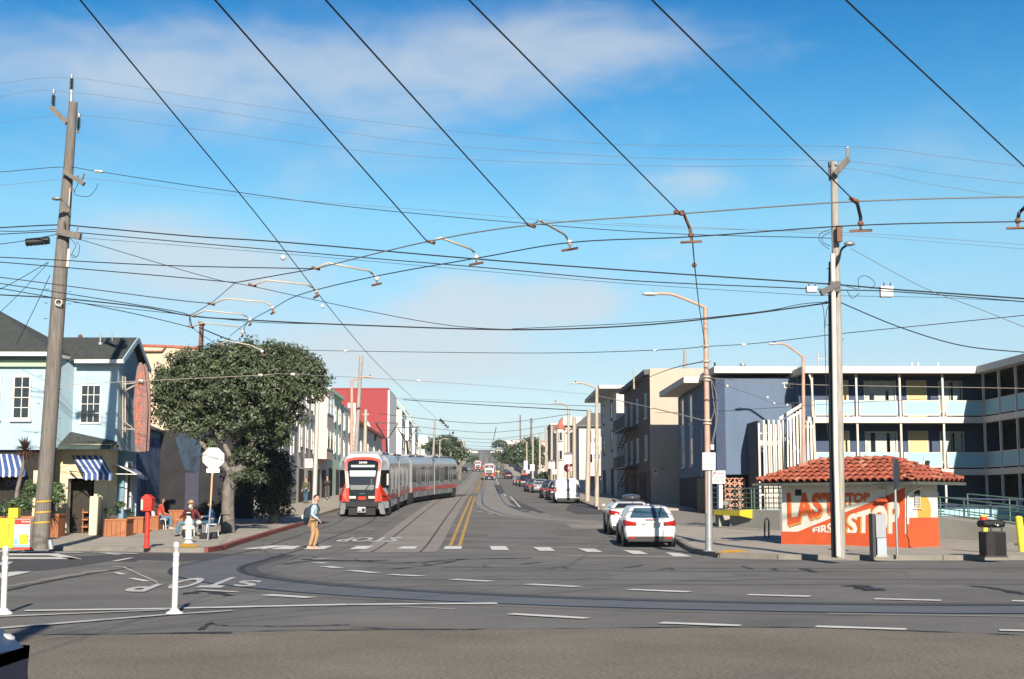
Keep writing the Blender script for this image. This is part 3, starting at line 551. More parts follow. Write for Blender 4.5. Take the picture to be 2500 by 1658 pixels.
# ================================================================== row houses along the street
def roof_box(m, x0, x1, y0, y1, z, t=.25, o=.35): m.box(x0-o, y0-o, z, x1+o, y1+o, z+t)
def row_house(label, side, xf, y0, y1, ztop, wm, win=(3, 2), depth=12, eave=0, eavem=None, frame=None, gl=None, garage=2, bay=False, gm=None, name='row_house', group=None, z0=None, wsize=(1.1, 1.5), nw=None, zfirst=2.9, hood=False, cat='house'):
    """side -1: left of the street, facing +x; side 1: right of it, facing -x"""
    zb = gz(y0)-.3 if z0 is None else z0; b = thing(name, label, cat, (xf+side*depth/2, (y0+y1)/2, gz((y0+y1)/2)+.13), 0, group)
    xa, xb = (xf-depth, xf) if side < 0 else (xf, xf+depth)
    part(b, 'wall', wm, lambda m: m.box(xa, y0, zb, xb, y1, ztop), fix=False)
    part(b, 'roof', eavem or offw, lambda m: m.box(xa-.05, y0-.05, ztop, xb+.05, y1+.05, ztop+.18) if not eave else m.box(xa-(eave if side > 0 else 0), y0-eave*.5, ztop, xb+(eave if side < 0 else 0), y1+eave*.3, ztop+.3), fix=False)
    M = WF((xf, y0 if side < 0 else y1, 0), (0, 1, 0) if side < 0 else (0, -1, 0)); L = y1-y0; zg_ = gz((y0+y1)/2)+.13
    fl, cols = win; fh = (ztop-zg_-zfirst)/max(1, fl)
    if bay:
        nb = max(1, cols//2)
        for i in range(nb):
            c = L*(i+.5)/nb; w = L/nb*.62
            def bf(m, c=c, w=w): m.ext([(c-w/2, 0, zg_+zfirst-.2), (c-w/2+.3, -.7, zg_+zfirst-.2), (c+w/2-.3, -.7, zg_+zfirst-.2), (c+w/2, 0, zg_+zfirst-.2)], (0, 0, ztop-zg_-zfirst-.1))
            bp = part(b, 'bay', wm, bf, M)
            for j in range(fl):
                zz = zg_+zfirst+fh*j+fh*.22; ww = (w-.8)/2-.08
                for k in (0, 1): window(b, M @ Matrix.Translation((0, -.7, 0)), c-w/2+.4+k*(ww+.1), zz, ww, fh*.56, frame or white, gl or dglass, .08, 1, 2, .05)
            if hood: part(b, 'bay_hood', hood, lambda m, c=c, w=w: m.ext([(c-w/2-.2, .0, ztop+.9), (c-w/2-.35, -1.2, ztop-.5), (c+w/2+.35, -1.2, ztop-.5), (c+w/2+.2, 0, ztop+.9)], (0, 0, .2)), M)
    else:
        for j in range(fl):
            for i in range(cols):
                c = L*(i+.5)/cols; w = min(wsize[0], L/cols*.7); h = min(wsize[1], fh*.65); zz = zg_+zfirst+fh*j+(fh-h)*.45
                window(b, M, c-w/2, zz, w, h, frame or white, gl or dglass, .08, 1, 2, .06, .05)
    if garage:
        for i in range(garage):
            c = L*(i+.5)/garage; w = min(2.6, L/garage*.7); part(b, 'garage_door', gm or dkmet, lambda m, c=c, w=w: (m.box(c-w/2, -.03, zg_-.1, c+w/2, .05, zg_+2.25)), M, fix=False)
    return b
gry = mat('grey_stucco', (.38, .37, .36), .9, .06, 1.5); beige = mat('beige_stucco', (.98, .90, .76), .9, .05, 1.5, stain=.15, stc=(.35, .3, .25)); taupe = mat('taupe_stucco', (.80, .62, .54), .9, .05, 1.5)
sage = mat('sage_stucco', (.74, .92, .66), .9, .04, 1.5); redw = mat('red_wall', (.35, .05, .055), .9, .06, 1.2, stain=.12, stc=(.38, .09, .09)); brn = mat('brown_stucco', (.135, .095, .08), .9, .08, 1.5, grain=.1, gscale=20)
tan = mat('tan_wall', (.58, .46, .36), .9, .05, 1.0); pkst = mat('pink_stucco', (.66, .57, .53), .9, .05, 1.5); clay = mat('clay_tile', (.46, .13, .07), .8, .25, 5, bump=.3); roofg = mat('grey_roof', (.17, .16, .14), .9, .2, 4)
lav = mat('warm_white', (1.1, 1.03, .92), .85, .05, 1.5)
XL = -12.9
def YL(px, x=XL): return x*FPX/(px-VPX)
row_house('grey two storey house with white window trim just past the big tree', -1, XL, YL(640), YL(727), Zy(1030, 86), gry, (1, 3), eavem=gry, garage=2, gm=dkint, wsize=(1.5, 2.1), zfirst=3.1)
b = row_house('beige three storey house with balcony rails between the grey and the taupe houses', -1, XL, YL(727), YL(770), 10.3, beige, (2, 3), garage=2, gm=dkint, wsize=(1.2, 2.0), bay=False, zfirst=3.0, eavem=beige)
for j in range(2):
    for i in range(3): part(b, 'balcony_rail', dkmet, lambda m, i=i, j=j: [m.box(2.7*i+.9+k*.22-.02, -.16, 3.2+gz(98)+j*2.85, 2.7*i+.9+k*.22+.01, -.13, 3.9+gz(98)+j*2.85) for k in range(6)]+[m.box(2.7*i+.85, -.17, 3.9+gz(98)+j*2.85, 2.7*i+2.1, -.12, 3.95+gz(98)+j*2.85)], WF((XL, YL(727), 0), (0, 1, 0)), fix=False)
row_house('taupe three storey house left of the sage green one', -1, XL, YL(770), YL(800), 10.4, taupe, (2, 2), garage=2, gm=dkint, wsize=(1.4, 2.0), bay=True, zfirst=3.2, eavem=taupe)
row_house('sage green three storey house behind the pale lamp pole', -1, XL, YL(800), YL(834), 10.5, sage, (2, 3), garage=2, gm=dkint, eave=.25, eavem=sage, wsize=(1.3, 1.7), zfirst=3.2)
row_house('narrow white building beside the sage green house', -1, XL, YL(834.5), YL(858), 10.0, offw, (2, 2), garage=1, gm=dkint)
row_house('low white restaurant with red tile edge and a vertical sign', -1, XL-.3, YL(858)+1, 178, 9.4, offw, (1, 5), garage=0, eavem=clay, eave=.4, wsize=(1.5, 1.4))
b = row_house('red walled four storey apartment block above the tram roof', -1, XL, 184, 199, 16.2, redw, (4, 3), depth=26, garage=0, z0=2.5, wsize=(1.3, 1.7), eavem=redw)
part(b, 'street_front', lav, lambda m: m.box(XL, 183.98, 3, XL+.2, 199, 16.1), fix=False)
row_house('cream apartment block with hooded bays, next to the red one', -1, XL, 199, 216, 15.0, lav, (4, 2), bay=True, garage=2, hood=cream, eavem=cream)
row_house('cream apartment block with hooded bays, second from the red one', -1, XL, 217, 236, 14.6, lav, (4, 2), bay=True, garage=2, hood=cream, eavem=cream)
row_house('cream apartment block with hooded bays, third from the red one', -1, XL, 237, 256, 14.4, lav, (4, 2), bay=True, garage=2, hood=cream, eavem=cream)
row_house('low white shop with a pale blue roof edge in front of the dark street tree', -1, XL+1.5, 262, 292, 11.0, offw, (1, 5), garage=0, eavem=lblue)
part(thing('mission_chapel', 'small white mission style building with an arched parapet below the red block', 'building', (-19, 160, gz(160))), 'wall', offw, lambda m: (m.box(-27, 166, 2, -13.4, 182, 8.6), m.ext([(X(884, 165.9), 165.9, 8.6), (X(905, 165.9), 165.9, 8.6), (X(905, 165.9), 165.9, 10.1), (X(900, 165.9), 165.9, 10.8), (X(895, 165.9), 165.9, 11.0), (X(889, 165.9), 165.9, 10.8), (X(884, 165.9), 165.9, 10.1)], (0, .6, 0))))
mc = bpy.data.objects['mission_chapel']; part(mc, 'tile_roof', clay, lambda m: (m.ext([(-27, 165.6, 8.6), (-13, 165.6, 8.6), (-13, 169, 10.0), (-27, 169, 10.0)], (0, 0, .15)),)); part(mc, 'bell_opening', dkint, lambda m: m.box(X(893, 165.8), 165.8, 9.6, X(897, 165.8), 165.95, 10.4))
# blade sign
bs = thing('blade_sign', 'tall white vertical sign with stacked letters on the left side of the street', 'sign', tuple(at(862, 1120, 134)))
part(bs, 'sign_panel', white, lambda m: (m.ext([at(853, 1125, 134), at(868, 1125, 134), at(868, 984, 134), at(849, 984, 134), at(849, 994, 134), at(856, 997, 134)], (0, .4, 0))), fix=False)
m = MB()
for i, ch in enumerate('RESTAURANT'): word(m, ch, at(858, 1006+i*11, 133.9), at(866, 1006+i*11, 133.9), at(866, 1014+i*11, 133.9), at(858, 1014+i*11, 133.9))
m.build('sign_letters', mat('sign_grey', (.35, .37, .42), .7), bs, fix=False); part(bs, 'sign_side', mat('slate', (.10, .14, .24), .8), lambda m: m.box(X(843, 136), 136, 5, X(852, 136), 136.4, Zy(1020, 136)))
# the cream building behind the restaurant
cb2 = thing('cream_building', 'flat topped cream building behind the gable of the blue restaurant', 'building', (-17, 74, gz(74)))
part(cb2, 'wall', peach, lambda m: m.ext([at(300, 1300, 71), at(492, 1300, 71), at(492, 850, 71), at(400, 845, 71), at(300, 842, 71)], (0, 12, 0)), fix=False)
part(cb2, 'coping', clay, lambda m: (m.bar(at(300, 842, 71.), at(400, 845, 71.), .12), m.bar(at(400, 845, 71.), at(492, 850, 71.), .12))); part(cb2, 'drain_pipe', rust, lambda m: (m.bar(at(325, 858, 70.9), at(396, 858, 70.9), .08), m.bar(at(396, 858, 70.9), at(405, 845, 70.9), .08)))
part(cb2, 'chimney_stack', rust, lambda m: (m.box(X(480, 70.5), 70.3, 8, X(488, 70.5), 70.7, Zy(792, 70.5)), m.box(X(478, 70.5), 70.2, Zy(795, 70.5), X(490, 70.5), 70.8, Zy(788, 70.5))))
# right side ------------------------------------------------------
XR = 11.5
def YR(px, x=XR): return x*FPX/(px-VPX)
zb_ = 10.3
b = thing('brown_apartment_block', 'dark brown three storey block with a sunlit tan side wall and black fire escapes', 'building', (17, 104, gz(104)))
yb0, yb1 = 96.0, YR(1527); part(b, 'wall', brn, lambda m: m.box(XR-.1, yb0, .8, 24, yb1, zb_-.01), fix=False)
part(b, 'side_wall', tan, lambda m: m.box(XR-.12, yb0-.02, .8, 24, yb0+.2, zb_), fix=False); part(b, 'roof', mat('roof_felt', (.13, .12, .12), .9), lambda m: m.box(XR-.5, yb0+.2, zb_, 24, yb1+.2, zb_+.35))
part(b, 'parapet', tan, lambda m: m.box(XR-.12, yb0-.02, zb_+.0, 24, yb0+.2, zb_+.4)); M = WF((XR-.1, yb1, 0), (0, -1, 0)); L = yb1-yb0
for j in range(2):
    for i, f in enumerate((.10, .33, .56, .86)): window(b, M, L*f-.55, 4.35+j*2.95+gz(104)-1.4, 1.15, 1.75, white, bglass, .08, 2, 1, .07, .05)
for i in range(6): part(b, 'garage_door' if i % 2 else 'shop_door', mat('dark_red_door', (.05, .015, .012), .8) if i % 2 else dkint, lambda m, i=i: m.box(L*(i+.08)/6, -.04, 1.3, L*(i+.9)/6, .04, 3.6), M, fix=False)
for j in range(2):
    def fe(m, j=j):
        z = 4.05+j*2.95; m.box(L*.05, -1.0, z, L*.55, -.0, z+.08)
        for k in range(20): m.box(L*.05+k*L*.5/20, -1.0, z+.08, L*.05+k*L*.5/20+.03, -.97, z+.95)
        m.box(L*.05, -1.02, z+.95, L*.55, -.96, z+1.0); m.bar((L*.5, -.5, z), (L*.2, -.6, z-1.4), .08); m.bar((L*.5, -.8, z), (L*.2, -.9, z-1.4), .08)
        for k in range(6): m.bar((L*(.48-.05*k), -.5, z-.15-.22*k), (L*(.48-.05*k), -.85, z-.15-.22*k), .05)
    part(b, 'fire_escape', dkmet, fe, M, fix=False)
part(b, 'notice', white, lambda m: m.ext([at(1595, 1145, yb0-.06), at(1606, 1145, yb0-.06), at(1606, 1160, yb0-.06), at(1595, 1160, yb0-.06)], (0, .03, 0)), label='small white notice with a dark emblem'); part(b, 'emblem', red, lambda m: m.ext([at(1597, 1147, yb0-.09), at(1604, 1147, yb0-.09), at(1604, 1153, yb0-.09), at(1597, 1153, yb0-.09)], (0, .02, 0)))
part(b, 'wall_lamp', galv, lambda m: (m.ball(at(1616, 1144, yb0-.3), .12, (1, 1, .6)), m.bar(at(1616, 1140, yb0-.3), at(1612, 1140, yb0), .03)))
b = row_house('white three storey house with a deep flat eave, left of the brown block', 1, XR-.4, YR(1505, XR-.4), YR(1466, XR-.4), 11.0, mat('white_clapboard', (.62, .60, .55), .85, .05, 2), (2, 2), garage=2, gm=dkint, eave=1.5, eavem=offw, frame=mat('dark_trim', (.05, .07, .06), .7), wsize=(1.6, 1.9), zfirst=3.3)
yy = YR(1505, XR-.4); M = WF((XR-.4, yy, 0), (1, 0, 0))
for z in (4.4, 8.4): window(b, M, .9, z, 1.6, 2.0, mat('dark_trim', ()), dglass, .1, 1, 1, .06)
b = thing('grey_roof_house', 'white house with a steep grey roof beside the cream poles', 'house', (15, 152, gz(152)))
xe = X(1417, 150); xl = X(1405, 156)
part(b, 'wall', mat('white_clapboard', ()), lambda m: m.box(xl, 150, 2, 24, 168, Zy(1042, 150)), fix=False)
part(b, 'roof', roofg, lambda m: (m.ext([(xl-.4, 149.6, Zy(1043, 150)), (24, 149.6, Zy(1043, 150)), (24, 156, Zy(1008, 152)), (X(1447, 152), 156, Zy(1008, 152))], (0, 0, .2)), m.ext([(xl-.4, 149.6, Zy(1043, 150)), (X(1447, 152), 156, Zy(1008, 152)), (X(1447, 152), 162, Zy(1008, 152)), (xl-.4, 168, Zy(1043, 150))], (0, 0, .2))))
M = WF((0, 150, 0), (1, 0, 0))
for a, b_, c, d in ((1439, 1446, 1050, 1084), (1439, 1448, 1108, 1132)): window(b, M, X(a, 150), Zy(d, 150), X(b_, 150)-X(a, 150), Zy(c, 150)-Zy(d, 150), white, dglass, .08, 1, 1, .05)
part(b, 'garage_door', mat('pink_door', (.62, .34, .28), .8), lambda m: m.box(X(1441, 150), 149.93, 2.1, X(1463, 150), 150.02, Zy(1172, 150)), fix=False); part(b, 'garage_eave', clay, lambda m: m.box(X(1438, 150), 149.2, Zy(1168, 150), X(1466, 150), 150, Zy(1163, 150)))
b = thing('turret_house', 'pink house with a small red cone turret halfway along the right side of the street', 'house', (17, 190, gz(190)))
yt = 190; part(b, 'wall', pkst, lambda m: (m.box(X(1372, yt), yt, 3, 26, yt+14, Zy(1045, yt)),), fix=False); part(b, 'turret', pkst, lambda m: m.cyl(at(1368, 1240, yt), at(1368, 1047, yt), .62, n=8)); part(b, 'turret_roof', clay, lambda m: m.cyl(at(1368, 1047, yt), at(1371, 1022, yt), .78, .05, n=8))
part(b, 'upper_wall', offw, lambda m: m.box(X(1374, yt), yt-.3, Zy(1040, yt), X(1420, yt), yt+10, Zy(1019, yt)), fix=False); M = WF((0, yt-.05, 0), (1, 0, 0))
for c, d in ((1056, 1078), (1100, 1124)): window(b, M @ Matrix.Translation((0, -.75, 0)), X(1363.5, yt), Zy(d, yt), X(1373, yt)-X(1363.5, yt), Zy(c, yt)-Zy(d, yt), pkst, dglass, .1, 1, 1, .05)
specs = [(205, 214, 12.3, offw, 'white narrow house left of the turret house'), (215, 226, 12.0, gry, 'dark grey house with white eaves up the right side'), (227, 240, 12.5, offw, 'slim white house with a flat roof up the right side'), (241, 258, 14.6, mat('brick_brown', (.22, .15, .13), .9, .1, 3), 'brown block standing above the far street tree')]
for a, c, z, mm, l in specs: row_house(l, 1, XR, a, c, z, mm, (2, 3), garage=2, gm=dkint, eave=.3)
# far houses climbing the hill, both sides
tones = [offw, lav, beige, pkst, white, peach, sage, gry]
tn = ['chalk white', 'warm white', 'beige', 'pinkish', 'bright white', 'peach', 'pale green', 'grey']
Y = 318.; i = 0
ords = ['nearest', 'second', 'third', 'fourth', 'fifth', 'sixth', 'seventh', 'eighth', 'ninth', 'tenth', 'eleventh', 'twelfth', 'thirteenth', 'fourteenth', 'fifteenth', 'sixteenth', 'seventeenth', 'eighteenth', 'nineteenth', 'twentieth']
while Y < 1050 and i < 16:
    L_ = 16+10*random.random()+Y*.03
    for s, w_ in ((-1, 'left'), (1, 'right')):
        k = random.randrange(7); h = random.choice((6, 7, 8, 9))
        row_house('%s far hillside house, %s past the dark tree on the %s' % (tn[k], ords[i], w_), s, (-13.2 if s < 0 else 11.6)+random.uniform(-.6, .6), Y, Y+L_-2, gz(Y+L_/2)+h, tones[k], (2, 3), garage=0, eavem=random.choice((roofg, offw, clay)), group='houses far up the hill', frame=offw, wsize=(1.6, 1.8))
    Y += L_; i += 1

for i, (a, b_, h) in enumerate(((1133, 1150, 1098), (1151, 1166, 1102), (1168, 1180, 1106), (1197, 1210, 1103), (1211, 1226, 1098), (1228, 1244, 1092))):
    Yc = 1090+i*7; t = thing('hilltop_house', 'tiny pale house on the hill crest, %s from the left' % ('first', 'second', 'third', 'fourth', 'fifth', 'sixth')[i], 'house', (X((a+b_)/2, Yc), Yc, gz(Yc)), 0, 'houses far up the hill'); part(t, 'wall', (offw, beige, lav, pkst, offw, lav)[i], lambda m: m.box(X(a, Yc), Yc, gz(Yc)-4, X(b_, Yc), Yc+12, Zy(h, Yc)), fix=False); part(t, 'roof', roofg, lambda m: m.box(X(a, Yc)-.4, Yc-.5, Zy(h, Yc), X(b_, Yc)+.4, Yc+12, Zy(h, Yc)+.6), fix=False)
    part(t, 'window', dglass, lambda m: m.box(X(a+4, Yc), Yc-.1, Zy(h+6, Yc), X(a+7, Yc), Yc+.1, Zy(h+3, Yc)), fix=False)
# ================================================================== motel
slate = mat('slate_blue_stucco', (.125, .180, .27), .9, .08, 1.2, bump=.3, bscale=20, grain=.07, gscale=30, stain=.25, stc=(.09, .13, .20), stretch=(1, 1, .35)); slated = mat('navy_panel', (.045, .07, .13), .85, .1, 2); mwall = mat('motel_recess_shade', (.065, .095, .165), .9, .06, 2)  # recess wall is a darker copy of the blue, with its shade painted in
ydoor = mat('yellow_door', (.78, .60, .27), .7, .04, 2); panelb = mat('light_blue_panel', (.36, .60, .68), .7, .05, 1.5, stain=.1, stc=(.28, .42, .46)); postw = mat('motel_white', (.74, .67, .58), .7, .05, 2, stain=.15, stc=(.5, .42, .35))
motel = thing('motel', 'three storey slate blue motel with pale blue balcony panels and white stair screens', 'building', (20, 76, gz(76)))
YW, YG, XW = 76.0, 73.5, 26.5; zr = 8.40; x0 = 12.62
part(motel, 'wall', slate, lambda m: (m.box(x0, YW, Zy(1159, YW), 17.0, 91, zr-.1), m.box(17.0, 75.2, .3, 34, 91, 8.3)), fix=False)
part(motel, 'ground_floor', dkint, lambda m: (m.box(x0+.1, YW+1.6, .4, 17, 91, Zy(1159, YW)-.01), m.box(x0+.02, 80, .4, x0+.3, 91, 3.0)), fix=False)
part(motel, 'roof', postw, lambda m: (m.box(x0-1.1, 80.5, zr+.0, 17.0, 92, zr+.36), m.box(x0-.15, YW-.55, zr+.12, 17.0, 80.5, zr+.48), m.box(16.75, YG-.5, 8.3, 42, 92, 8.66), m.box(XW-.5, 40, 8.3, 42, YG-.5, 8.66)), fix=False)
part(motel, 'corner_column', slated, lambda m: m.box(x0-.02, YW-.02, .4, x0+.5, YW+.3, zr-.1), fix=False)
Mst = WF((x0, 91, 0), (0, -1, 0))
for j in range(2):
    for f in (1.6, 5.2): window(motel, Mst, f, 3.7+2.6*j, 1.3, 1.75, offw, glass('pale_glass', (.16, .20, .2), .15), .08, 1, 1, .05, .05); part(motel, 'window_panel', panelb, lambda m, f=f, j=j: m.box(f, -.03, 5.5+2.6*j-2.6+0.0, f+1.3, .01, 6.25+2.6*j-2.6), Mst, fix=False) if j else None
part(motel, 'garage_door', mat('ochre_door', (.20, .15, .08), .85, .2, 3), lambda m: (m.box(8.0, -.05, .9, 9.9, .02, 2.9), m.box(10.0, -.05, .9, 11.9, .02, 2.9)), Mst, fix=False)
Mb = WF((0, YW, 0), (1, 0, 0)); window(motel, Mb, X(1917, YW), Zy(948, YW), X(1958, YW)-X(1917, YW), Zy(934, YW)-Zy(948, YW), postw, bglass, .05, 2, 1, .05)
# gallery floors, fascia, posts, panels
xs = [X(p, YG) for p in (1986, 2094.5, 2201, 2306, 2409)]
for zt_, zb2 in ((6.0, 5.68), (3.25, 2.93)): part(motel, 'gallery_slab', postw, lambda m, zt_=zt_, zb2=zb2: (m.box(xs[0]-.3, YG-.15, zb2, XW-.1, 75.2, zt_), m.box(XW-.1, 42, zb2, XW+1.8, 75.2, zt_)), fix=False)
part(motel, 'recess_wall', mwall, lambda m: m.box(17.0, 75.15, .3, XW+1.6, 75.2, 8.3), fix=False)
wingw = mat('wing_wall', (.05, .035, .03), .9, .1, 2); part(motel, 'wing_wall', wingw, lambda m: m.box(XW+1.6, 42, .3, 42, 75.1, 8.3), fix=False)  # near-black brown puts the wing's shade into the wall colour
pst = None
for i, x in enumerate(xs[:-1]):
    for dx in (0,): part(motel, 'post', postw, lambda m, x=x: (m.box(x-.05, YG-.06, .6, x+.05, YG+.06, 2.93), m.box(x-.05, YG-.06, 3.25, x+.05, YG+.06, 5.68), m.box(x-.05, YG-.06, 6.0, x+.05, YG+.06, 8.3)), fix=False)
for y in (YG, 71.2, 68.9, 66.6, 64.3, 62): part(motel, 'post', postw, lambda m, y=y: (m.box(XW-.06, y-.05, .5, XW+.06, y+.05, 2.93), m.box(XW-.06, y-.05, 3.25, XW+.06, y+.05, 5.68), m.box(XW-.06, y-.05, 6.0, XW+.06, y+.05, 8.3)), fix=False)
for j, zf in enumerate((6.0, 3.25)):
    for i in range(4):
        a, c = xs[i]+.12, xs[i+1]-.14
        f = part(motel, 'railing', postw, lambda m, a=a, c=c, zf=zf: (m.box(a, YG-.03, zf+.84, c, YG+.03, zf+.89), m.box(a, YG-.03, zf+.08, c, YG+.03, zf+.12), m.box(a, YG-.03, zf+.0, a+.05, YG+.03, zf+.84), m.box(c-.05, YG-.03, zf, c, YG+.03, zf+.84)), fix=False)
        part(f, 'panel', panelb, lambda m, a=a, c=c, zf=zf: m.box(a+.05, YG-.012, zf+.12, c-.05, YG+.012, zf+.84), fix=False)
    for i in range(5):
        a, c = YG-2.3*i-.1, YG-2.3*(i+1)+.1
        f = part(motel, 'railing', postw, lambda m, a=a, c=c, zf=zf: (m.box(XW-.03, c, zf+.84, XW+.03, a, zf+.89), m.box(XW-.03, c, zf+.08, XW+.03, a, zf+.12)), fix=False); part(f, 'panel', panelb, lambda m, a=a, c=c, zf=zf: m.box(XW-.012, c, zf+.12, XW+.012, a, zf+.84), fix=False)
gshade = mat('gallery_shade_brown', (.035, .025, .02), .9, .1, 2)  # dark sheets added over and under the slabs to deepen the gallery shade
for zc_ in (8.3, 5.68, 2.93): part(motel, 'gallery_shade_ceiling', gshade, lambda m: (m.box(17.0, YG+.08, zc_-.04, XW-.0, 75.14, zc_-.003), m.box(XW+.08, 42, zc_-.04, XW+1.58, 75.1, zc_-.003)), fix=False)
for zc_ in (6.0, 3.25): part(motel, 'gallery_shade_floor', gshade, lambda m: (m.box(17.0, YG+.08, zc_+.003, XW, 75.14, zc_+.012), m.box(XW+.08, 42, zc_+.003, XW+1.58, 75.1, zc_+.012)), fix=False)
Mg = WF((0, 75.15, 0), (1, 0, 0))
for zf, sft in ((6.0, 0), (3.25, 0)):
    for a, b_ in ((2051, 2072), (2221, 2264)): f = part(motel, 'door', ydoor, lambda m, a=a, b_=b_, zf=zf: m.box(X(a, 75.1), -.05, zf, X(b_, 75.1), .01, zf+2.03), Mg, fix=False); part(f, 'door_frame', postw, lambda m, a=a, b_=b_, zf=zf: (m.box(X(a, 75.1)-.07, -.07, zf, X(a, 75.1)-.002, .0, zf+2.1), m.box(X(b_, 75.1)+.002, -.07, zf, X(b_, 75.1)+.07, 0, zf+2.1), m.box(X(a, 75.1), -.07, zf+2.035, X(b_, 75.1), 0, zf+2.1)), Mg, fix=False); part(f, 'handle', galv, lambda m, a=a, zf=zf: m.ball((X(a, 75.1)+.1, -.09, zf+.95), .035, n=6, m=4), Mg)
    for a, b_ in ((2113, 2192), (2296, 2355)): window(motel, Mg, X(a, 75.1), zf+.35, X(b_, 75.1)-X(a, 75.1), 1.72, postw, dglass, .08, 3 if b_-a > 70 else 2, 1, .06, crt=((.02, .14), (.30, .68), (.80, .98)) if b_-a > 70 else ((.05, .45), (.62, .95)))
for y in (50, 56, 62, 68): part(motel, 'wing_door', mat('brown_door', (.06, .03, .02), .8), lambda m, y=y: [m.box(XW+1.55, y, z, XW+1.6, y+1, z+2) for z in (.9, 3.25, 6.0)], fix=False)
for i, (px, t) in enumerate(((2226, 4), (2241, 3), (2290, 3), (1745, 3))): part(motel, 'roof_pipe', postw if i < 3 else dkmet, lambda m, px=px: m.cyl(at(px, 905, 80), at(px, 885, 80), .06, n=6))
part(motel, 'roof_vent', galv, lambda m: (m.cyl(at(1813, 905, 79), at(1813, 892, 79), .12, n=8), m.cyl(at(1813, 892, 79), at(1813, 888, 79), .17, n=8)))
part(motel, 'drain_pipe', postw, lambda m: (m.tube([(X(1982, 73), 73.2, 8.25), (X(1986, 73), 73.1, 7.9), (X(1990, 73), 73.1, 6.0), (X(1992, 73), 73.1, 3)], .05),)); part(motel, 'wall_conduit', postw, lambda m: m.box(x0-.06, 81.0, 2.9, x0-.01, 81.06, 5.9))
# stair tower with vertical slats
yS = 72.9; xa = 14.35
st = part(motel, 'stair_side_wall', mat('dark_stucco', (.10, .095, .10), .9), lambda m: m.box(xa-.04, yS+.1, .6, xa+.1, YW-.01, Zy(1027, yS)), fix=False)
def slat(x, zb3, zt3, y=yS):
    mb = MB(); mb.box(x-.055, y-.05, zb3, x+.055, y+.05, zt3); return mb.build('slat', postw, stv, fix=False)
stv = part(motel, 'stair_frame', postw, lambda m: (m.box(xa, yS+.06, Zy(1088, yS), X(1905, yS), yS+.12, Zy(1076, yS)), m.box(xa, yS+.06, Zy(1060, yS), X(1905, yS), yS+.1, Zy(1057, yS)), m.box(xa, yS+.06, Zy(1210, yS), X(1990, yS), yS+.1, Zy(1206, yS)), m.box(X(1903, yS), yS+.06, .7, X(1909, yS), yS+.2, Zy(1032, yS)), m.box(xa-.06, yS-.06, .7, xa+.04, yS+.04, Zy(1034, yS)),
    m.bar((X(1905, yS), yS+.02, Zy(1023, yS)), (X(1966, yS), yS+.02, Zy(985, yS)), .05, .16), m.bar((X(1915, yS), yS+.02, Zy(1030, yS)), (X(1968, yS), yS+.02, Zy(999, yS)), .05, .14), m.bar((X(1912, yS), yS+1.2, Zy(1055, yS)), (X(1975, yS), yS+1.2, Zy(1110, yS)), .05, .16), m.box(X(1968, yS), yS+.06, Zy(1045, yS), X(1990, yS), yS+.1, Zy(1040, yS))), fix=False)
for i, px in enumerate((1866, 1878, 1890, 1902)): slat(X(px, yS), .75, Zy(1026, yS))
for i in range(4): slat(X(1872+i*12-2, yS), .75, Zy(1037, yS))
for i in range(9):
    px = 1914+i*8.4; slat(X(px, yS), .75, Zy(1026-(px-1914)*.62, yS) if px < 1966 else Zy(1028, yS))
def steps(m):
    for k in range(14): f = k/13; m.box(X(1912+f*60, yS)-.1, yS+.7, 3.0+f*2.8-.04, X(1912+f*60, yS)+.2, yS+2.0, 3.0+f*2.8); m.box(X(1968-f*60, yS)-.1, yS+.7, .9+f*2.1-.04, X(1968-f*60, yS)+.2, yS+2.0, .9+f*2.1)
part(motel, 'stair_flight', postw, steps, fix=False)
# breeze block screen: pierced pink blocks
brz = mat('breeze_block', (.56, .29, .20), .9, .08, 3); yB = 75.6; bx0, bx1, bz0, bz1 = X(1768, yB), X(1817, yB), Zy(1246, yB), Zy(1168, yB)
ncx, ncz = 2, 3; cw, ch = (bx1-bx0)/ncx, (bz1-bz0)/ncz
mb = MB(); c = .05
for a in ((0, 0, 1, 0), (0, 1, 1, 1), (0, 0, 0, 1), (1, 0, 1, 1)): pass
mb.box(0, 0, 0, cw, .15, .035); mb.box(0, 0, ch-.035, cw, .15, ch); mb.box(0, 0, .035, .035, .15, ch-.035); mb.box(cw-.035, 0, .035, cw, .15, ch-.035)
[mb.bar((.03+dx*cw, .075, .03+dz*ch), (cw-.03-(0 if dz else dx*0)-dz*0*cw, .075, ch-.03) if not (dx or dz) else (cw*(1-dz), .075, ch*(1-dx)), .12, .035, (0, 1, 0)) for dx, dz in ((0, 0), (.14, 0), (0, .14))]; [mb.bar((.0+dx*cw, .076, ch*(1-dz)), (cw*(1-dz), .076, dx*ch), .115, .035, (0, 1, 0)) for dx, dz in ((0, 0), (.14, 0), (0, .14))]; mb.ext([(cw*.5, .02, ch*.30), (cw*.70, .02, ch*.5), (cw*.5, .02, ch*.70), (cw*.30, .02, ch*.5)], (0, .11, 0))
blk = mb.build('breeze_block', brz, None, fix=False); Minv = MW(motel).inverted(); first = True
for i in range(ncx):
    for j in range(ncz):
        M = Minv @ Matrix.Translation((bx0+i*cw, yB, bz0+j*ch))
        if first: blk.parent = motel; blk.matrix_basis = M; first = False
        else: inst(blk, motel, M)
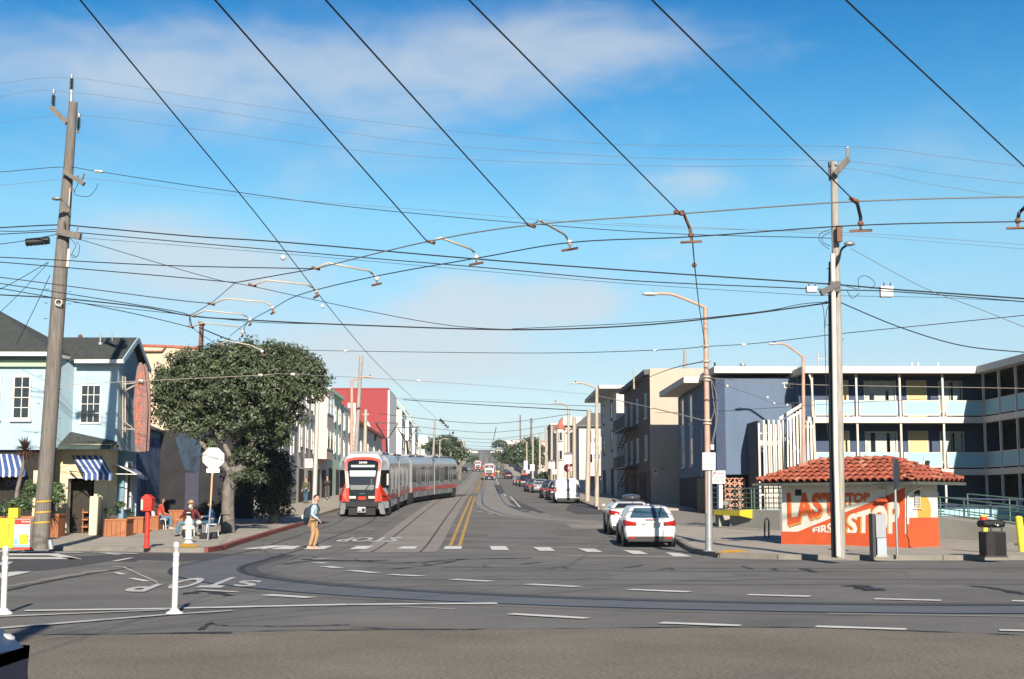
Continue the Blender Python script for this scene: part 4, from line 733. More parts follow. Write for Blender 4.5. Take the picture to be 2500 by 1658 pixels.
# low blue fence of boards in front of the motel ground floor
bf = thing('board_fence', 'low pale blue board fence below the motel galleries', 'fence', (22, 66, gz(66)))
xA, xB = X(2300, 66), 27.; n = 22
for i in range(n):
    a = xA+(xB-xA)*i/n; mb = MB(); mb.box(a+.012, 66, .55, a+(xB-xA)/n-.012, 66.05, 1.22); mb.build('board', panelb, bf, fix=False)
part(bf, 'rail', slated, lambda m: (m.box(xA, 65.96, 1.22, xB, 66.08, 1.30),))
for i in range(8): x = X(1860+i*60, 67); part(bf, 'louvre_panel', panelb, lambda m, x=x: [m.box(x, 67, .72+.13*k, x+.9, 67.04, .80+.13*k) for k in range(4)], fix=False) if i in (0, 1, 6, 7) else None
# blue top rail with brackets (right of the hut)
rr = thing('blue_railing', 'dark blue pipe railing in front of the motel car park', 'railing', (20, 62, gz(62)))
part(rr, 'top_rail', slated, lambda m: m.tube([at(2278, 1214, 62), at(2400, 1219, 61), at(2560, 1222, 60)], .04)); part(rr, 'mid_rail', slated, lambda m: m.tube([at(2278, 1233, 62), at(2400, 1236, 61), at(2560, 1240, 60)], .05))
for px in (2288, 2353, 2418, 2483): part(rr, 'post', slated, lambda m, px=px: m.tube([at(px-2, 1216, 61), at(px, 1225, 61), at(px+1, 1262, 61)], .05))
# ================================================================== boarding platform with yellow edge, ramp and green railings
pf = thing('boarding_platform', 'raised concrete tram platform with yellow edge and green pipe railings', 'platform', (12, 59, gz(59)))
W0 = [Vector((G(1782, 1290).x, G(1782, 1290).y, 0)), Vector((G(1905, 1299).x, G(1905, 1299).y, 0)), Vector((G(2285, 1320).x, G(2285, 1320).y, 0)), Vector((G(2500, 1332).x, G(2500, 1332).y, 0)), Vector((G(2700, 1345).x, G(2700, 1345).y, 0))]
def ztop_at(p, py_off): return None
tops = [1.17, 1.17, .98, .62, .42]
def pw(m):
    for i in range(4):
        a, b_ = W0[i], W0[i+1]; t = Vector((b_.y-a.y, -(b_.x-a.x), 0)).normalized()*-1.8
        za, zb4 = tops[i], tops[i+1]; vs = [(a.x, a.y, gz(a.y)-.2), (b_.x, b_.y, gz(b_.y)-.2), (b_.x, b_.y, zb4), (a.x, a.y, za)]; d = Vector((-(b_-a).y, (b_-a).x, 0)).normalized()*2.2
        m.ext([Vector(v) for v in vs], d)
part(pf, 'wall', concw, pw)
E0, E1 = at(1730, 1247, 64.5), at(1838, 1243, 60.5); E0.z = E1.z = 1.17
d = Vector((1.6, 2.0, 0))
part(pf, 'deck', conc, lambda m: m.ext([E0+Vector((0, 0, -.08)), E1+Vector((0, 0, -.08)), E1+Vector((2.2, 2.4, -.08)), E0+Vector((1.6, 2.4, -.08))], (0, 0, .10)))
ym = mat('yellow_edge', (.86, .72, .04), .7, .08, 3)
e2 = at(1790, 1250, 60.0); part(pf, 'yellow_edge', ym, lambda m: (m.ext([at(1730, 1246, 63.5), at(1805, 1246, 60.4), at(1805, 1260, 60.4), at(1730, 1256, 63.5)], (.1, .15, 0)), m.ext([at(1806, 1246, 60.38), at(1834, 1244, 60.0), at(1834, 1266, 60.0), at(1806, 1259, 60.38)], (.1, .15, 0))), label='yellow painted platform edge')
part(pf, 'support', concw, lambda m: m.box(X(1748, 63), 62.5, gz(62), X(1795, 61), 63.5, 1.05))
grn = mat('green_rail', (.09, .17, .13), .6, .1, 3)
def rail(pts, h, n, name='railing'):
    mb = MB(); P = [Vector(p) for p in pts]
    for k in range(n): mb.tube([p+Vector((0, 0, .12+(h-.12)*k/(n-1))) for p in P], .022 if k < n-1 else .03, 5)
    for p in P: mb.cyl(p, p+Vector((0, 0, h)), .03, n=6)
    return mb.build(name, grn, pf, fix=False)
zD = 1.17
rail([Vector((at(px, 1240, y).x, y, zD)) for px, y in ((1735, 64.6), (1765, 63.5), (1795, 62.3), (1803, 61.9))], 1.0, 5); rail([Vector((at(px, 1240, y).x, y, zD)) for px, y in ((1810, 61.2), (1835, 60.4), (1842, 60.2), (1870, 59.5), (1905, 58.6), (1950, 57.3))], .95, 5)
rail([(p.x+.5, p.y+.9, z) for p, z in zip([W0[1].lerp(W0[2], f) for f in (.1, .35, .6, .85, 1)], (1.15, 1.1, 1.05, 1.0, .98))]+[(W0[3].x+.5, W0[3].y+.9, .62), (W0[4].x+.5, W0[4].y+.9, .45)], .75, 4)
rail([(p.x+1.9, p.y+1.9, z) for p, z in zip([W0[2].lerp(W0[3], f) for f in (0, .5, 1)], (.95, .8, .65))], .9, 3)
kerb('kerb', [(p.x-.5, p.y-.7) for p in W0], conc, .3, .12)
# small signs on the platform
tg = thing('platform_sign', 'small dark framed notice with pale letters low on the platform railing', 'sign', tuple(at(1766, 1243, 62.6)))
part(tg, 'sign_panel', mat('teal_dark', (.05, .10, .10), .5), lambda m: m.ext([at(1753, 1223, 62.6), at(1782, 1223, 62.6), at(1782, 1234, 62.6), at(1753, 1234, 62.6)], (0, .04, 0)), bev=.01); part(tg, 'sign_text', offw, lambda m: (word(m, 'THE LAST', at(1757, 1224.5, 62.56), at(1777, 1224.5, 62.56), at(1777, 1228, 62.56), at(1757, 1228, 62.56)), word(m, 'STOP', at(1757, 1229, 62.56), at(1777, 1229, 62.56), at(1777, 1232.5, 62.56), at(1757, 1232.5, 62.56))), fix=False)
part(tg, 'post', grn, lambda m: (m.cyl(at(1760, 1234, 62.6), at(1760, 1244, 62.6), .02, n=5), m.cyl(at(1775, 1234, 62.6), at(1775, 1244, 62.6), .02, n=5)))
# ================================================================== the tiled hut with the mural
hl = Vector((9.97, 47.0, 0)); hr = math.atan2(-3.5, 3.13)
hut = thing('tiled_hut', 'small white and orange hut with red tile roof and LAST STOP FIRST STOP mural', 'hut', (hl.x, hl.y, gz(47)+.13), hr)
HM = MW(hut); HW, HD, HH = 4.70, 1.90, 1.99
hw_ = mat('hut_white', (.80, .77, .66), .85, .06, 2, bump=.3, bscale=16, stain=.3, stc=(.52, .47, .38), stretch=(2, 2, .5)); oran = mat('hut_orange', (.70, .105, .025), .8, .12, 2, bump=.3, bscale=16, grain=.10, gscale=40, stain=.25, stc=(.50, .13, .06)); ambr = mat('mural_amber', (.78, .40, .07), .8, .05, 2)
part(hut, 'wall', hw_, lambda m: m.box(0, 0, -.1, HW, HD, HH), HM)
nF = HM.to_3x3() @ Vector((0, -1, 0)); PF = HM @ Vector((0, -.006, 0)); nS = HM.to_3x3() @ Vector((1, 0, 0)); PS = HM @ Vector((HW+.006, 0, 0))
def zq(x, y): return (1850+x*500/2365, 1100+y*500/2365)
HF = lambda x, y, o=0.: hit(*zq(x, y), PF+nF*o, nF)
HS = lambda x, y, o=0.: hit(*zq(x, y), PS+nS*o, nS)
def clampf(v):
    l = HM.inverted() @ v; l.x = min(max(l.x, 0.0), HW+.004); l.z = max(l.z, -.05); return HM @ l
part(hut, 'mural_field', oran, lambda m: m.ext([clampf(HF(*p)) for p in ((262, 1008), (850, 780), (1000, 716), (1400, 562), (1700, 425), (1700, 1150), (262, 1100))], -nF*.02), fix=True)
part(hut, 'plinth', oran, lambda m: (m.box(-.03, -.035, -.1, HW+.03, 0, .42), m.box(HW, -.0, -.1, HW+.035, HD, .42)), HM)
part(hut, 'side_field', oran, lambda m: m.box(HW, .0, -.1, HW+.006, HD, .92), HM)
lt = [('LAST', (332, 483), (905, 486), (905, 702), (345, 872)), ('STOP', (962, 487), (1292, 487), (1287, 558), (962, 655))]
for t, a, b_, c_, d in lt:
    for k, (mm, ox, oy, off) in enumerate(((mat('mural_brown', (.50, .20, .06), .8), 14, 26, .002), (ambr, 16, 10, .004), (oran, 0, 0, .007))):
        mb = MB(); word(mb, t, *[HF(p[0]+ox*(1 if t == 'LAST' else .5), p[1]+oy*(1 if t == 'LAST' else .5), off) for p in (a, b_, c_, d)], bold=.035 if k == 2 else .03); mb.build('mural_word', mm, hut, fix=False)
for t, a, b_, c_, d, sh in (('FIRST', (632, 893), (945, 808), (945, 968), (632, 958), 0), ('STOP', (1038, 745), (1640, 560), (1640, 985), (1034, 976), 1)):
    if sh: mb = MB(); word(mb, t, *[HF(p[0]-18, p[1]+6, .012) for p in (a, b_, c_, d)], bold=.035); mb.build('mural_word', ambr, hut, fix=False)
    mb = MB(); word(mb, t, *[HF(p[0], p[1], .016) for p in (a, b_, c_, d)], bold=.04); mb.build('mural_word', hw_, hut, fix=False)
part(hut, 'sun_disc', ambr, lambda m: m.ext([v if (v := HS(1923+78*math.cos(t), 700+170*math.sin(t), .002)) and (HM.inverted() @ v).z > .92 else HM @ Vector(((HM.inverted() @ v).x, (HM.inverted() @ v).y, .922)) for t in [i*2*PI/40 for i in range(40)]], -nS*.01), fix=True)
part(hut, 'vent_grille', dkint, lambda m: m.ext([HF(430, 450, .01), HF(502, 452, .01), HF(502, 522, .01), HF(430, 520, .01)], -nF*.03))
nb_ = part(hut, 'notice_box', white, lambda m: m.ext([HF(1372, 440, .05), HF(1472, 442, .05), HF(1472, 545, .05), HF(1372, 540, .05)], -nF*.05)); part(nb_, 'shelf', oran, lambda m: m.ext([HF(1378, 548, .16), HF(1478, 555, .16), HF(1478, 592, .16), HF(1360, 588, .16)], -nF*.15))
part(hut, 'grilled_window', dkint, lambda m: m.ext([HS(1812, 455, .01), HS(1872, 455, .01), HS(1872, 640, .01), HS(1812, 640, .01)], -nS*.03)); part(hut, 'window_grille', white, lambda m: [m.bar(HS(1818+i*14, 500, .06), HS(1818+i*14, 640, .06), .012) for i in range(5)]+[m.bar(HS(1812, 520+i*30, .06), HS(1876, 520+i*30, .06), .012) for i in range(5)]+[m.bar(HS(1800, 668, .06), HS(1905, 672, .06), .02)])
part(hut, 'down_pipe', hw_, lambda m: m.tube([HS(1885, 405, .35), HS(1880, 425, .3), HS(1745, 490, .06), HS(1733, 520, .06), HS(1735, 850, .06)], .035, 6)); part(hut, 'down_pipe', oran, lambda m: m.tube([HS(1735, 850, .06), HS(1738, 985, .06), HS(1758, 1020, .1), HS(1762, 1100, .1), HS(1785, 1118, .18)], .037, 6))
# roof
OV = .56; ex0, ex1, ey0, ey1 = -OV, HW+OV, -OV, HD+OV; zE, zR = HH+.03, HH+.70; ry = HD/2; run = ry+OV; rx0, rx1 = ex0+run, ex1-run
part(hut, 'roof_deck', mat('roof_board', (.06, .055, .05), .9), lambda m: (m.loft([[(ex0, ey0, zE-.06), (ex1, ey0, zE-.06), (ex1, ey1, zE-.06), (ex0, ey1, zE-.06)], [(ex0, ey0, zE), (ex1, ey0, zE), (ex1, ey1, zE), (ex0, ey1, zE)]], smooth=False), m.add([(ex0, ey0, zE), (ex1, ey0, zE), (ex1, ey1, zE), (ex0, ey1, zE), (rx0, ry, zR), (rx1, ry, zR)], [(0, 1, 5, 4), (1, 2, 5), (2, 3, 4, 5), (3, 0, 4)])), HM)
gut = mat('gutter_green', (.10, .11, .09), .6, .2, 3)
part(hut, 'gutter', gut, lambda m: (m.box(ex0-.16, ey0-.10, zE-.08, ex1+.16, ey0-.0, zE+.01), m.box(ex1, ey0, zE-.08, ex1+.1, ey1+.1, zE+.01), m.box(ex0-.10, ey0, zE-.08, ex0, ey1, zE+.01)), HM)
tile = mat('barrel_tile', (.42, .105, .055), .75, .22, 4, bump=.3, bscale=14, stain=.25, stc=(.62, .40, .30), grain=.1, gscale=20)
tiled = mat('barrel_tile_dark', (.34, .085, .045), .75, .22, 4, bump=.3, bscale=14)
sl_ = math.atan2(zR-zE, run); slen = run/math.cos(sl_); rows = 5; tl = slen/rows*1.18; tr = .135
mb = MB(); vs = []
for j, (yy_, rr_, zz_) in enumerate(((-.02, tr, .035), (tl, tr*.82, -.01))):
    for k in range(9): t = PI*k/8; vs.append((math.cos(t)*rr_, yy_, math.sin(t)*rr_*.85+zz_))
    for k in range(9): t = PI*(8-k)/8; vs.append((math.cos(t)*(rr_-.02), yy_, math.sin(t)*(rr_-.02)*.85+zz_))
mb.add(vs, [(i, (i+1) % 18, 18+(i+1) % 18, 18+i) for i in range(18)], True)
for o_ in (0, 18): mb.add(vs, [(o_+i, o_+i+1, o_+16-i, o_+17-i) for i in range(8)])
tileo = mb.build('roof_tile', tile, None, fix=True); me2 = tileo.data.copy(); me2.materials[0] = tiled; me3 = tileo.data.copy(); me3.materials[0] = mat('barrel_tile_pale', (.50, .20, .12), .8, .3, 4, bump=.3, bscale=14, stain=.4, stc=(.6, .45, .36)); used = False; cnt = 0; pit = .275
def put(M):
    global used, cnt
    M = M @ Matrix.Rotation(random.uniform(-.04, .04), 4, 'Z') @ Matrix.Translation((0, random.uniform(-.015, .015), random.uniform(0, .01)))
    if not used: tileo.parent = hut; tileo.matrix_basis = M; used = True
    else:
        q = inst(tileo, hut, M)
        q.data = me2 if (rr0 := random.random()) < .35 else (me3 if rr0 < .47 else q.data)
    cnt += 1
for side in range(4):
    if side == 0: org, ux, uy, Ln = Vector((ex0, ey0, zE)), Vector((1, 0, 0)), Vector((0, 1, 0)), ex1-ex0
    elif side == 1: org, ux, uy, Ln = Vector((ex1, ey0, zE)), Vector((0, 1, 0)), Vector((-1, 0, 0)), ey1-ey0
    elif side == 2: org, ux, uy, Ln = Vector((ex1, ey1, zE)), Vector((-1, 0, 0)), Vector((0, -1, 0)), ex1-ex0
    else: org, ux, uy, Ln = Vector((ex0, ey1, zE)), Vector((0, -1, 0)), Vector((1, 0, 0)), ey1-ey0
    nc = int(Ln/pit); p_ = Ln/nc
    for r_ in range(rows):
        for c in range(nc):
            x = (c+.5)*p_; hx = run*(r_+.1)/rows
            if x < hx-.05 or x > Ln-hx+.05: continue
            if side == 2 and (r_+c) % 1: continue
            o3 = org+ux*x+uy*(run*(r_)/rows-.03)+Vector((0, 0, (zR-zE)*r_/rows+.02)); yv = (uy*math.cos(sl_)+Vector((0, 0, 1))*math.sin(sl_)); zv = ux.cross(yv)
            put(Matrix(((ux.x, yv.x, zv.x, o3.x), (ux.y, yv.y, zv.y, o3.y), (ux.z, yv.z, zv.z, o3.z), (0, 0, 0, 1))))
def ridge_tiles(a, b_):
    a, b_ = Vector(a), Vector(b_); L = (b_-a).length; n = max(2, int(L/.34)); yv = (b_-a).normalized(); ux = yv.cross(Vector((0, 0, 1))).normalized(); zv = ux.cross(yv)
    for k in range(n): o3 = a.lerp(b_, k/n)+Vector((0, 0, .08)); put(Matrix(((ux.x, yv.x, zv.x, o3.x), (ux.y, yv.y, zv.y, o3.y), (ux.z, yv.z, zv.z, o3.z), (0, 0, 0, 1))))
ridge_tiles((rx0, ry, zR), (rx1, ry, zR)); ridge_tiles((ex0, ey0, zE), (rx0, ry, zR)); ridge_tiles((ex1, ey0, zE), (rx1, ry, zR)); ridge_tiles((ex1, ey1, zE), (rx1, ry, zR)); ridge_tiles((ex0, ey1, zE), (rx0, ry, zR))
fl_ = thing('floodlight', 'small grey floodlight on a stem on the right end of the tiled hut roof', 'light', tuple(at(2257, 1160, 46)))
part(fl_, 'stem', galv, lambda m: (m.cyl(at(2257, 1160, 46), at(2257, 1136, 46), .025, n=6), m.cyl(at(2254, 1124, 46), at(2254, 1114, 46), .012, n=5))); part(fl_, 'housing', galv, lambda m: m.ext([at(2252, 1123, 46), at(2264, 1123, 46), at(2264, 1136, 46), at(2252, 1136, 46)], (.1, .2, 0)), bev=.01); part(fl_, 'lens', dkint, lambda m: m.ext([at(2259, 1125, 45.98), at(2271, 1125, 45.9), at(2269, 1136, 45.9), at(2258, 1136, 45.98)], (0, .1, 0)))
pp = thing('vent_stub', 'short grey vent pipe on the hut roof left of the floodlight', 'pipe', tuple(at(2238, 1154, 46.5))); part(pp, 'pipe', galv, lambda m: m.cyl(at(2238, 1156, 46.5), at(2238, 1134, 46.5), .05, n=8))
# ================================================================== trees
leafA = leafmat('leaf_dark', (.068, .095, .040), .42, .6, 1.4, .6); leafD = leafmat('leaf_ivy', (.030, .042, .020), .5, .5, 2, .4); leafB = leafmat('leaf_green', (.055, .085, .035), .45, .5, 2.5); bark = mat('bark', (.20, .175, .15), .95, .35, 6, bump=.9, bscale=14, stain=.4, stc=(.12, .1, .09))
def limb(m, pts, r0, r1): P = smooth_path(pts, 5); n = len(P); m.tube(P, [r0+(r1-r0)*(i/(n-1)) for i in range(n)], 9)
tb = G(558, 1300, .13); tree = thing('street_tree', 'big dense round topped evergreen tree beside the seated people at the red kerb', 'tree', tuple(tb))
TY = tb.y; c = lambda px, py, dy=0.: tuple(at(px, py, TY+dy))
def trk(m):
    limb(m, [tb, at(556, 1240, TY), at(560, 1180, TY), at(572, 1150, TY)], .27, .22); limb(m, [at(556, 1300, TY), at(545, 1300, TY-.1)], .12, .2)
    limb(m, [at(562, 1190, TY), at(560, 1150, TY+.1), at(530, 1120, TY+.2), at(490, 1080, TY+.2), at(450, 1030, TY+.5)], .19, .06)
    limb(m, [at(568, 1180, TY), at(568, 1140, TY), at(555, 1100, TY-.1), at(530, 1060, TY), at(500, 1000, TY)], .16, .05); limb(m, [at(566, 1170, TY), at(580, 1150, TY), at(600, 1110, TY+.3), at(640, 1040, TY+.3), at(700, 980, TY)], .17, .05); limb(m, [at(562, 1200, TY), at(578, 1165, TY), at(600, 1140, TY)], .13, .08)
part(tree, 'trunk', bark, trk)
sc = TY/FPX
def el(px, py, rx, ry, dy=0., ryy=None): return (c(px, py, dy), (rx*sc, (ryy or rx*.8)*sc, ry*sc))
foliage('crown', leafA, tree, [el(600, 950, 150, 105, 0), el(500, 940, 130, 100, .3), el(700, 940, 100, 95, .2), el(450, 960, 84, 78, 0), el(745, 935, 62, 78, 0), el(610, 880, 110, 55), el(520, 885, 110, 52, .6), el(690, 885, 75, 50, .4), el(620, 1010, 110, 80, .4), el(440, 1010, 64, 52, .3), el(465, 1035, 68, 46, .2), el(405, 1005, 42, 52, -.2), el(520, 1045, 60, 45, 0)], 1400, .15, 1.0, 46, .33)
foliage('crown', leafA, tree, [el(640, 1060, 75, 55, .6), el(560, 1030, 90, 50, .2), el(690, 1010, 60, 60, .8), el(515, 1100, 30, 45, .3), el(610, 1120, 45, 30, -.3), el(605, 1165, 42, 24, -.4)], 230, .14, 1.0, 40, .28)
# second, ivy-clad tree right behind, foliage down to the ground
tb2 = G(670, 1278, .13); t2 = thing('ivy_tree', 'dark ivy clad tree with leaves to the ground behind the big street tree', 'tree', tuple(tb2)); T2Y = tb2.y; c2 = lambda px, py, dy=0.: tuple(at(px, py, T2Y+dy)); s2 = T2Y/FPX
part(t2, 'trunk', bark, lambda m: limb(m, [tb2, at(665, 1180, T2Y), at(660, 1080, T2Y), at(680, 1000, T2Y)], .28, .1))
foliage('crown', leafD, t2, [(c2(655, 1060), (60*s2, 60*s2, 80*s2)), (c2(650, 1150), (55*s2, 50*s2, 80*s2)), (c2(660, 1235), (48*s2, 44*s2, 60*s2)), (c2(690, 1190), (30*s2, 30*s2, 80*s2)), (c2(600, 1190, .8), (60*s2, 40*s2, 100*s2)), (c2(668, 1025, .3), (52*s2, 50*s2, 60*s2)), (c2(625, 1100, .2), (55*s2, 50*s2, 70*s2))], 620, .17, 1.3, 40, .36)
def far_tree(label, base, ells, n, size, cr):
    t = thing('street_tree', label, 'tree', tuple(base)); top = max(e[0][2] for e in ells)
    part(t, 'trunk', bark, lambda m: (limb(m, [base, (base[0]+.2, base[1], base[2]+2.5), (base[0]+.6, base[1], top)], .5, .2), limb(m, [(base[0]+.1, base[1], base[2]+1.8), (base[0]-1.5, base[1], top)], .3, .1)))
    foliage('crown', leafB, t, ells, n, size, 1.0, 26, cr)
def fe_(px, py, Y, rx, ry, dy=0): s_ = Y/FPX; return (tuple(at(px, py, Y+dy)), (rx*s_, rx*s_*.8, ry*s_))
far_tree('large dark tree spreading over the pavement on the left, beyond the tram', (X(1122, 300), 300, gz(300)), [fe_(1085, 1092, 300, 42, 26), fe_(1050, 1098, 300, 30, 18, 2), fe_(1110, 1105, 300, 30, 24), fe_(1128, 1118, 300, 22, 20), fe_(1090, 1078, 300, 26, 12)], 260, .7, 1.1)
far_tree('large dark tree spreading over the parked cars on the right', (X(1275, 300), 300, gz(300)), [fe_(1265, 1108, 300, 35, 28), fe_(1295, 1095, 300, 30, 26, 2), fe_(1245, 1120, 300, 20, 20), fe_(1290, 1125, 300, 30, 28), fe_(1310, 1120, 300, 22, 40)], 260, .7, 1.1)
far_tree('thin grey green tree on the hill crest at the end of the street', (X(1226, 620), 620, gz(620)), [fe_(1222, 1084, 620, 16, 7), fe_(1210, 1088, 620, 8, 4)], 60, 1.1, 1.2)
for i, (px, py, Y, r, l) in enumerate(((1218, 1112, 520, 12, 'first green street tree beyond the oncoming red tram, near the right kerb'), (1232, 1120, 450, 12, 'second bushy street tree beyond the oncoming tram, right of the first'), (1158, 1122, 560, 10, 'small green tree by the farthest tram'))): far_tree(l, (X(px, Y), Y, gz(Y)), [fe_(px, py, Y, r, r*.8), fe_(px+r*.6, py+6, Y, r*.6, r*.6)], 40, 1.0, 1.1)
hb = thing('hedge_bush', 'green bush on the right pavement between two white signs', 'bush', (X(1327, 160), 160, gz(160)+.1)); foliage('leaves', leafB, hb, [fe_(1328, 1180, 160, 17, 26), fe_(1350, 1185, 160, 12, 18)], 120, .35, 1.2, 26, .5)
part(hb, 'stem', bark, lambda m: (m.cyl(at(1334, 1185, 159), at(1334, 1160, 159), .06), m.cyl(at(1340, 1185, 159), at(1340, 1160, 159), .06)))
# ---- restaurant planting and planters
def planter(label, px0, px1, pyb, pyt, dep=1.0, plants=(), rz=0.):
    b = G((px0+px1)/2, pyb, .13); a0, a1 = at(px0, pyb, b.y), at(px1, pyb, b.y); w = a1.x-a0.x; h = (pyb-pyt)*b.y/FPX
    t = thing('planter_box', label, 'planter', tuple(b), rz, 'redwood planter boxes outside the restaurant'); n = max(3, int(w/.16))
    mb = MB(); mb.box(0, 0, 0, w/n-.012, .035, h-.07); pl = None
    M0 = Matrix.Translation((-w/2+.006, 0, 0)); pl = mb.build('plank', redwood, t, fix=False) if False else None
    me = None
    for i in range(n):
        mb = MB(); mb.box(-w/2+i*w/n+.006, 0, 0, -w/2+(i+1)*w/n-.006, .035, h-.07); o = mb.build('plank', redwood, None, fix=False); o.parent = t
    k = max(3, int(dep/.16))
    for i in range(k):
        mb = MB(); mb.box(w/2, i*dep/k+.006, 0, w/2+.035, (i+1)*dep/k-.006, h-.07); o = mb.build('plank', redwood, None, fix=False); o.parent = t
    mb = MB(); mb.box(-w/2-.03, -.03, h-.068, w/2+.06, .08, h); mb.box(w/2-.05, .082, h-.068, w/2+.06, dep, h); mb.box(-w/2-.03, .082, h-.068, -w/2+.06, dep, h); mb.box(-w/2-.03, dep+.002, h-.068, w/2+.06, dep+.06, h); o = mb.build('rim', redwood, None, fix=False); o.parent = t
    mb = MB(); mb.box(-w/2+.02, .04, .02, w/2-.02, dep, h-.15); o = mb.build('soil', mat('soil', (.03, .025, .02), .95), None, fix=False); o.parent = t
    return t, b, w, h
defs = [('redwood planter box beside the cream entrance pillar', 249, 305, 1310, 1268, 1.1), ('redwood planter box second from the entrance, half hidden by the first', 312, 346, 1302, 1263, 1.1), ('redwood planter box directly behind the red call box', 364, 384, 1294, 1260, 1.0), ('long redwood planter box between the seated woman and the bearded man', 412, 444, 1284, 1246, 1.0), ('redwood planter box half hidden behind the big wooden pole', 117, 139, 1312, 1256, .9), ('redwood planter box behind the newspaper boxes', -10, 80, 1318, 1262, .9)]
PL = [planter(*d) for d in defs]
leafC = leafmat('leaf_plant', (.07, .12, .04), .5, .5, 4)
def bush(label, px, py, Y, rx, ry, n=26, size=.09, name='planter_bush', m=None, cr=.12, stems=True, cat='plant'):
    s_ = Y/FPX; t = thing(name, label, cat, tuple(at(px, py+ry*1.3, Y)))
    foliage('leaves', m or leafC, t, [(tuple(at(px, py, Y)), (rx*s_, rx*s_*.7, ry*s_))], n, size, 1.2, 16, cr)
    if stems: part(t, 'stem', bark, lambda m_: [m_.tube([at(px, py+ry*1.3, Y), at(px+d, py, Y)], .012) for d in (-rx*.4, 0, rx*.4)])
    return t
yP = PL[0][1].y+.5
bush('sparse green plant in the first redwood planter, left stem', 263, 1248, yP, 9, 10, 16); bush('upright leafy plant above the first redwood planter in front of the pale blue panel', 293, 1234, yP, 11, 12, 22, .12); bush('dry grey shrub in the first redwood planter', 274, 1260, yP, 16, 6, 14, .06, m=bark)
bush('low round green plant in the second redwood planter', 323, 1257, PL[1][1].y+.5, 8, 6, 12); bush('thin dark stemmed plant behind the red call box', 378, 1240, PL[2][1].y+.5, 14, 18, 10, .05, m=bark)
bush('tall dark green bush right of the big wooden pole', 138, 1208, PL[4][1].y+.5, 15, 34, 70, .14, cr=.2); bush('wide green bush behind the yellow newspaper box', 50, 1236, 46.5, 26, 20, 60, .12, cr=.18); bush('dark green bush at the left edge behind the newspaper boxes', 12, 1244, 46.5, 20, 16, 40, .12, cr=.18); bush('dark bush under the spiky red palm', 75, 1200, 48, 22, 26, 60, .12, cr=.18)
cp = thing('cordyline_palm', 'spiky dark red palm on a thin leaning trunk left of the big wooden pole', 'palm', tuple(at(38, 1250, 47.5)))
part(cp, 'trunk', bark, lambda m: limb(m, [at(38, 1250, 47.5), at(42, 1200, 47.5), at(56, 1140, 47.5), at(61, 1105, 47.5)], .075, .06))
def fronds(m):
    c0 = at(61, 1100, 47.5)
    for i in range(120):
        t, e_ = random.uniform(0, 2*PI), random.uniform(-.55, 1.35); L_ = random.uniform(.45, .68); d = Vector((math.cos(t)*math.cos(e_), math.sin(t)*math.cos(e_), math.sin(e_))); s_ = d.cross(Vector((0, 0, 1))).normalized()*.022
        p1 = c0+d*L_*.5; p2 = c0+d*L_+Vector((0, 0, -.06-.18*math.cos(e_)**2)); m.add([c0-s_*.5, c0+s_*.5, p1+s_, p2, p1-s_], [(0, 1, 2, 4), (4, 2, 3)])
part(cp, 'fronds', mat('red_frond', (.085, .035, .022), .5, .5, 4), fronds, fix=False)
# ================================================================== poles and lamps
def pole_thing(name, label, cat, base): return thing(name, label, cat, tuple(base))
b = G(108, 1341, .13); PY = b.y
lp = pole_thing('utility_pole', 'huge leaning weathered wooden utility pole with yellow bands at the left kerb', 'pole', b)
A = lambda px, py, dy=0.: at(px, py, PY+dy)
def tp(m):
    pts = [A(99, 1341), A(106, 1227), A(117, 1090), A(138, 800), A(145, 700), A(155.5, 560), A(166, 425), A(179, 250)]; rs = [20.5, 19.5, 19, 18.5, 18, 15.5, 13, 11]; P = [p for p in pts]; s_ = PY/FPX
    m.tube(P, [r*s_*.97 for r in rs], 14)
part(lp, 'pole', dkwood, tp)
s_ = PY/FPX
for px, py, w in ((106, 1227, 19.9), (104.3, 1253, 20.1), (102.8, 1278, 20.4)):
    o = part(lp, 'yellow_band', mat('band_yellow', (.62, .36, .02), .6, .1, 5), lambda m: m.cyl(A(px, py-.5), A(px-.1, py-4.5), w*s_, n=14))
def insul(m, p, h, r, n=6, mi=(0, 1)):
    p = Vector(p)
    for k in range(n): m.cyl(p+Vector((0, 0, h*k/n)), p+Vector((0, 0, h*(k+.45)/n)), r*(1-.0*k), r*.55, n=9)
    m.cyl(p, p+Vector((0, 0, h)), r*.35, n=6)
dkins = mat('insulator_dark', (.03, .06, .05), .25, .2, 4)
part(lp, 'top_arm', dkwood, lambda m: (m.bar(A(124, 262), A(164, 300), .14, .16), m.bar(A(171, 300), A(171, 228), .05), m.bar(A(190, 325, .1), A(192, 288, .1), .06)))
part(lp, 'insulator', dkins, lambda m: (insul(m, A(174.5, 218), .36, .075), insul(m, A(130, 258), .36, .075), insul(m, A(192, 312), .33, .07)))
for px, py in ((175, 187), (131, 224), (193, 282)): part(lp, 'insulator_cap', galv, lambda m, px=px, py=py: m.cyl(A(px, py+4), A(px, py-4), .05, n=8))
part(lp, 'pin', galv, lambda m: m.bar(A(174, 250), A(175, 218), .06))
part(lp, 'middle_arm', dkwood, lambda m: (m.bar(A(155, 418, -.3), A(205, 450, -.35), .13, .13), m.bar(A(158, 425), A(183, 470), .04), m.bar(A(183, 440, -.3), A(192, 428, -.3), .04), m.bar(A(199, 440, -.3), A(206, 424, -.3), .05)))
part(lp, 'lower_arm', dkwood, lambda m: (m.bar(A(140, 565, -.3), A(197, 578, -.35), .17, .2), m.cyl(A(150, 572, -.3), A(150, 540, -.3), .12), m.bar(A(186, 570, -.3), A(192, 550, -.3), .03)))
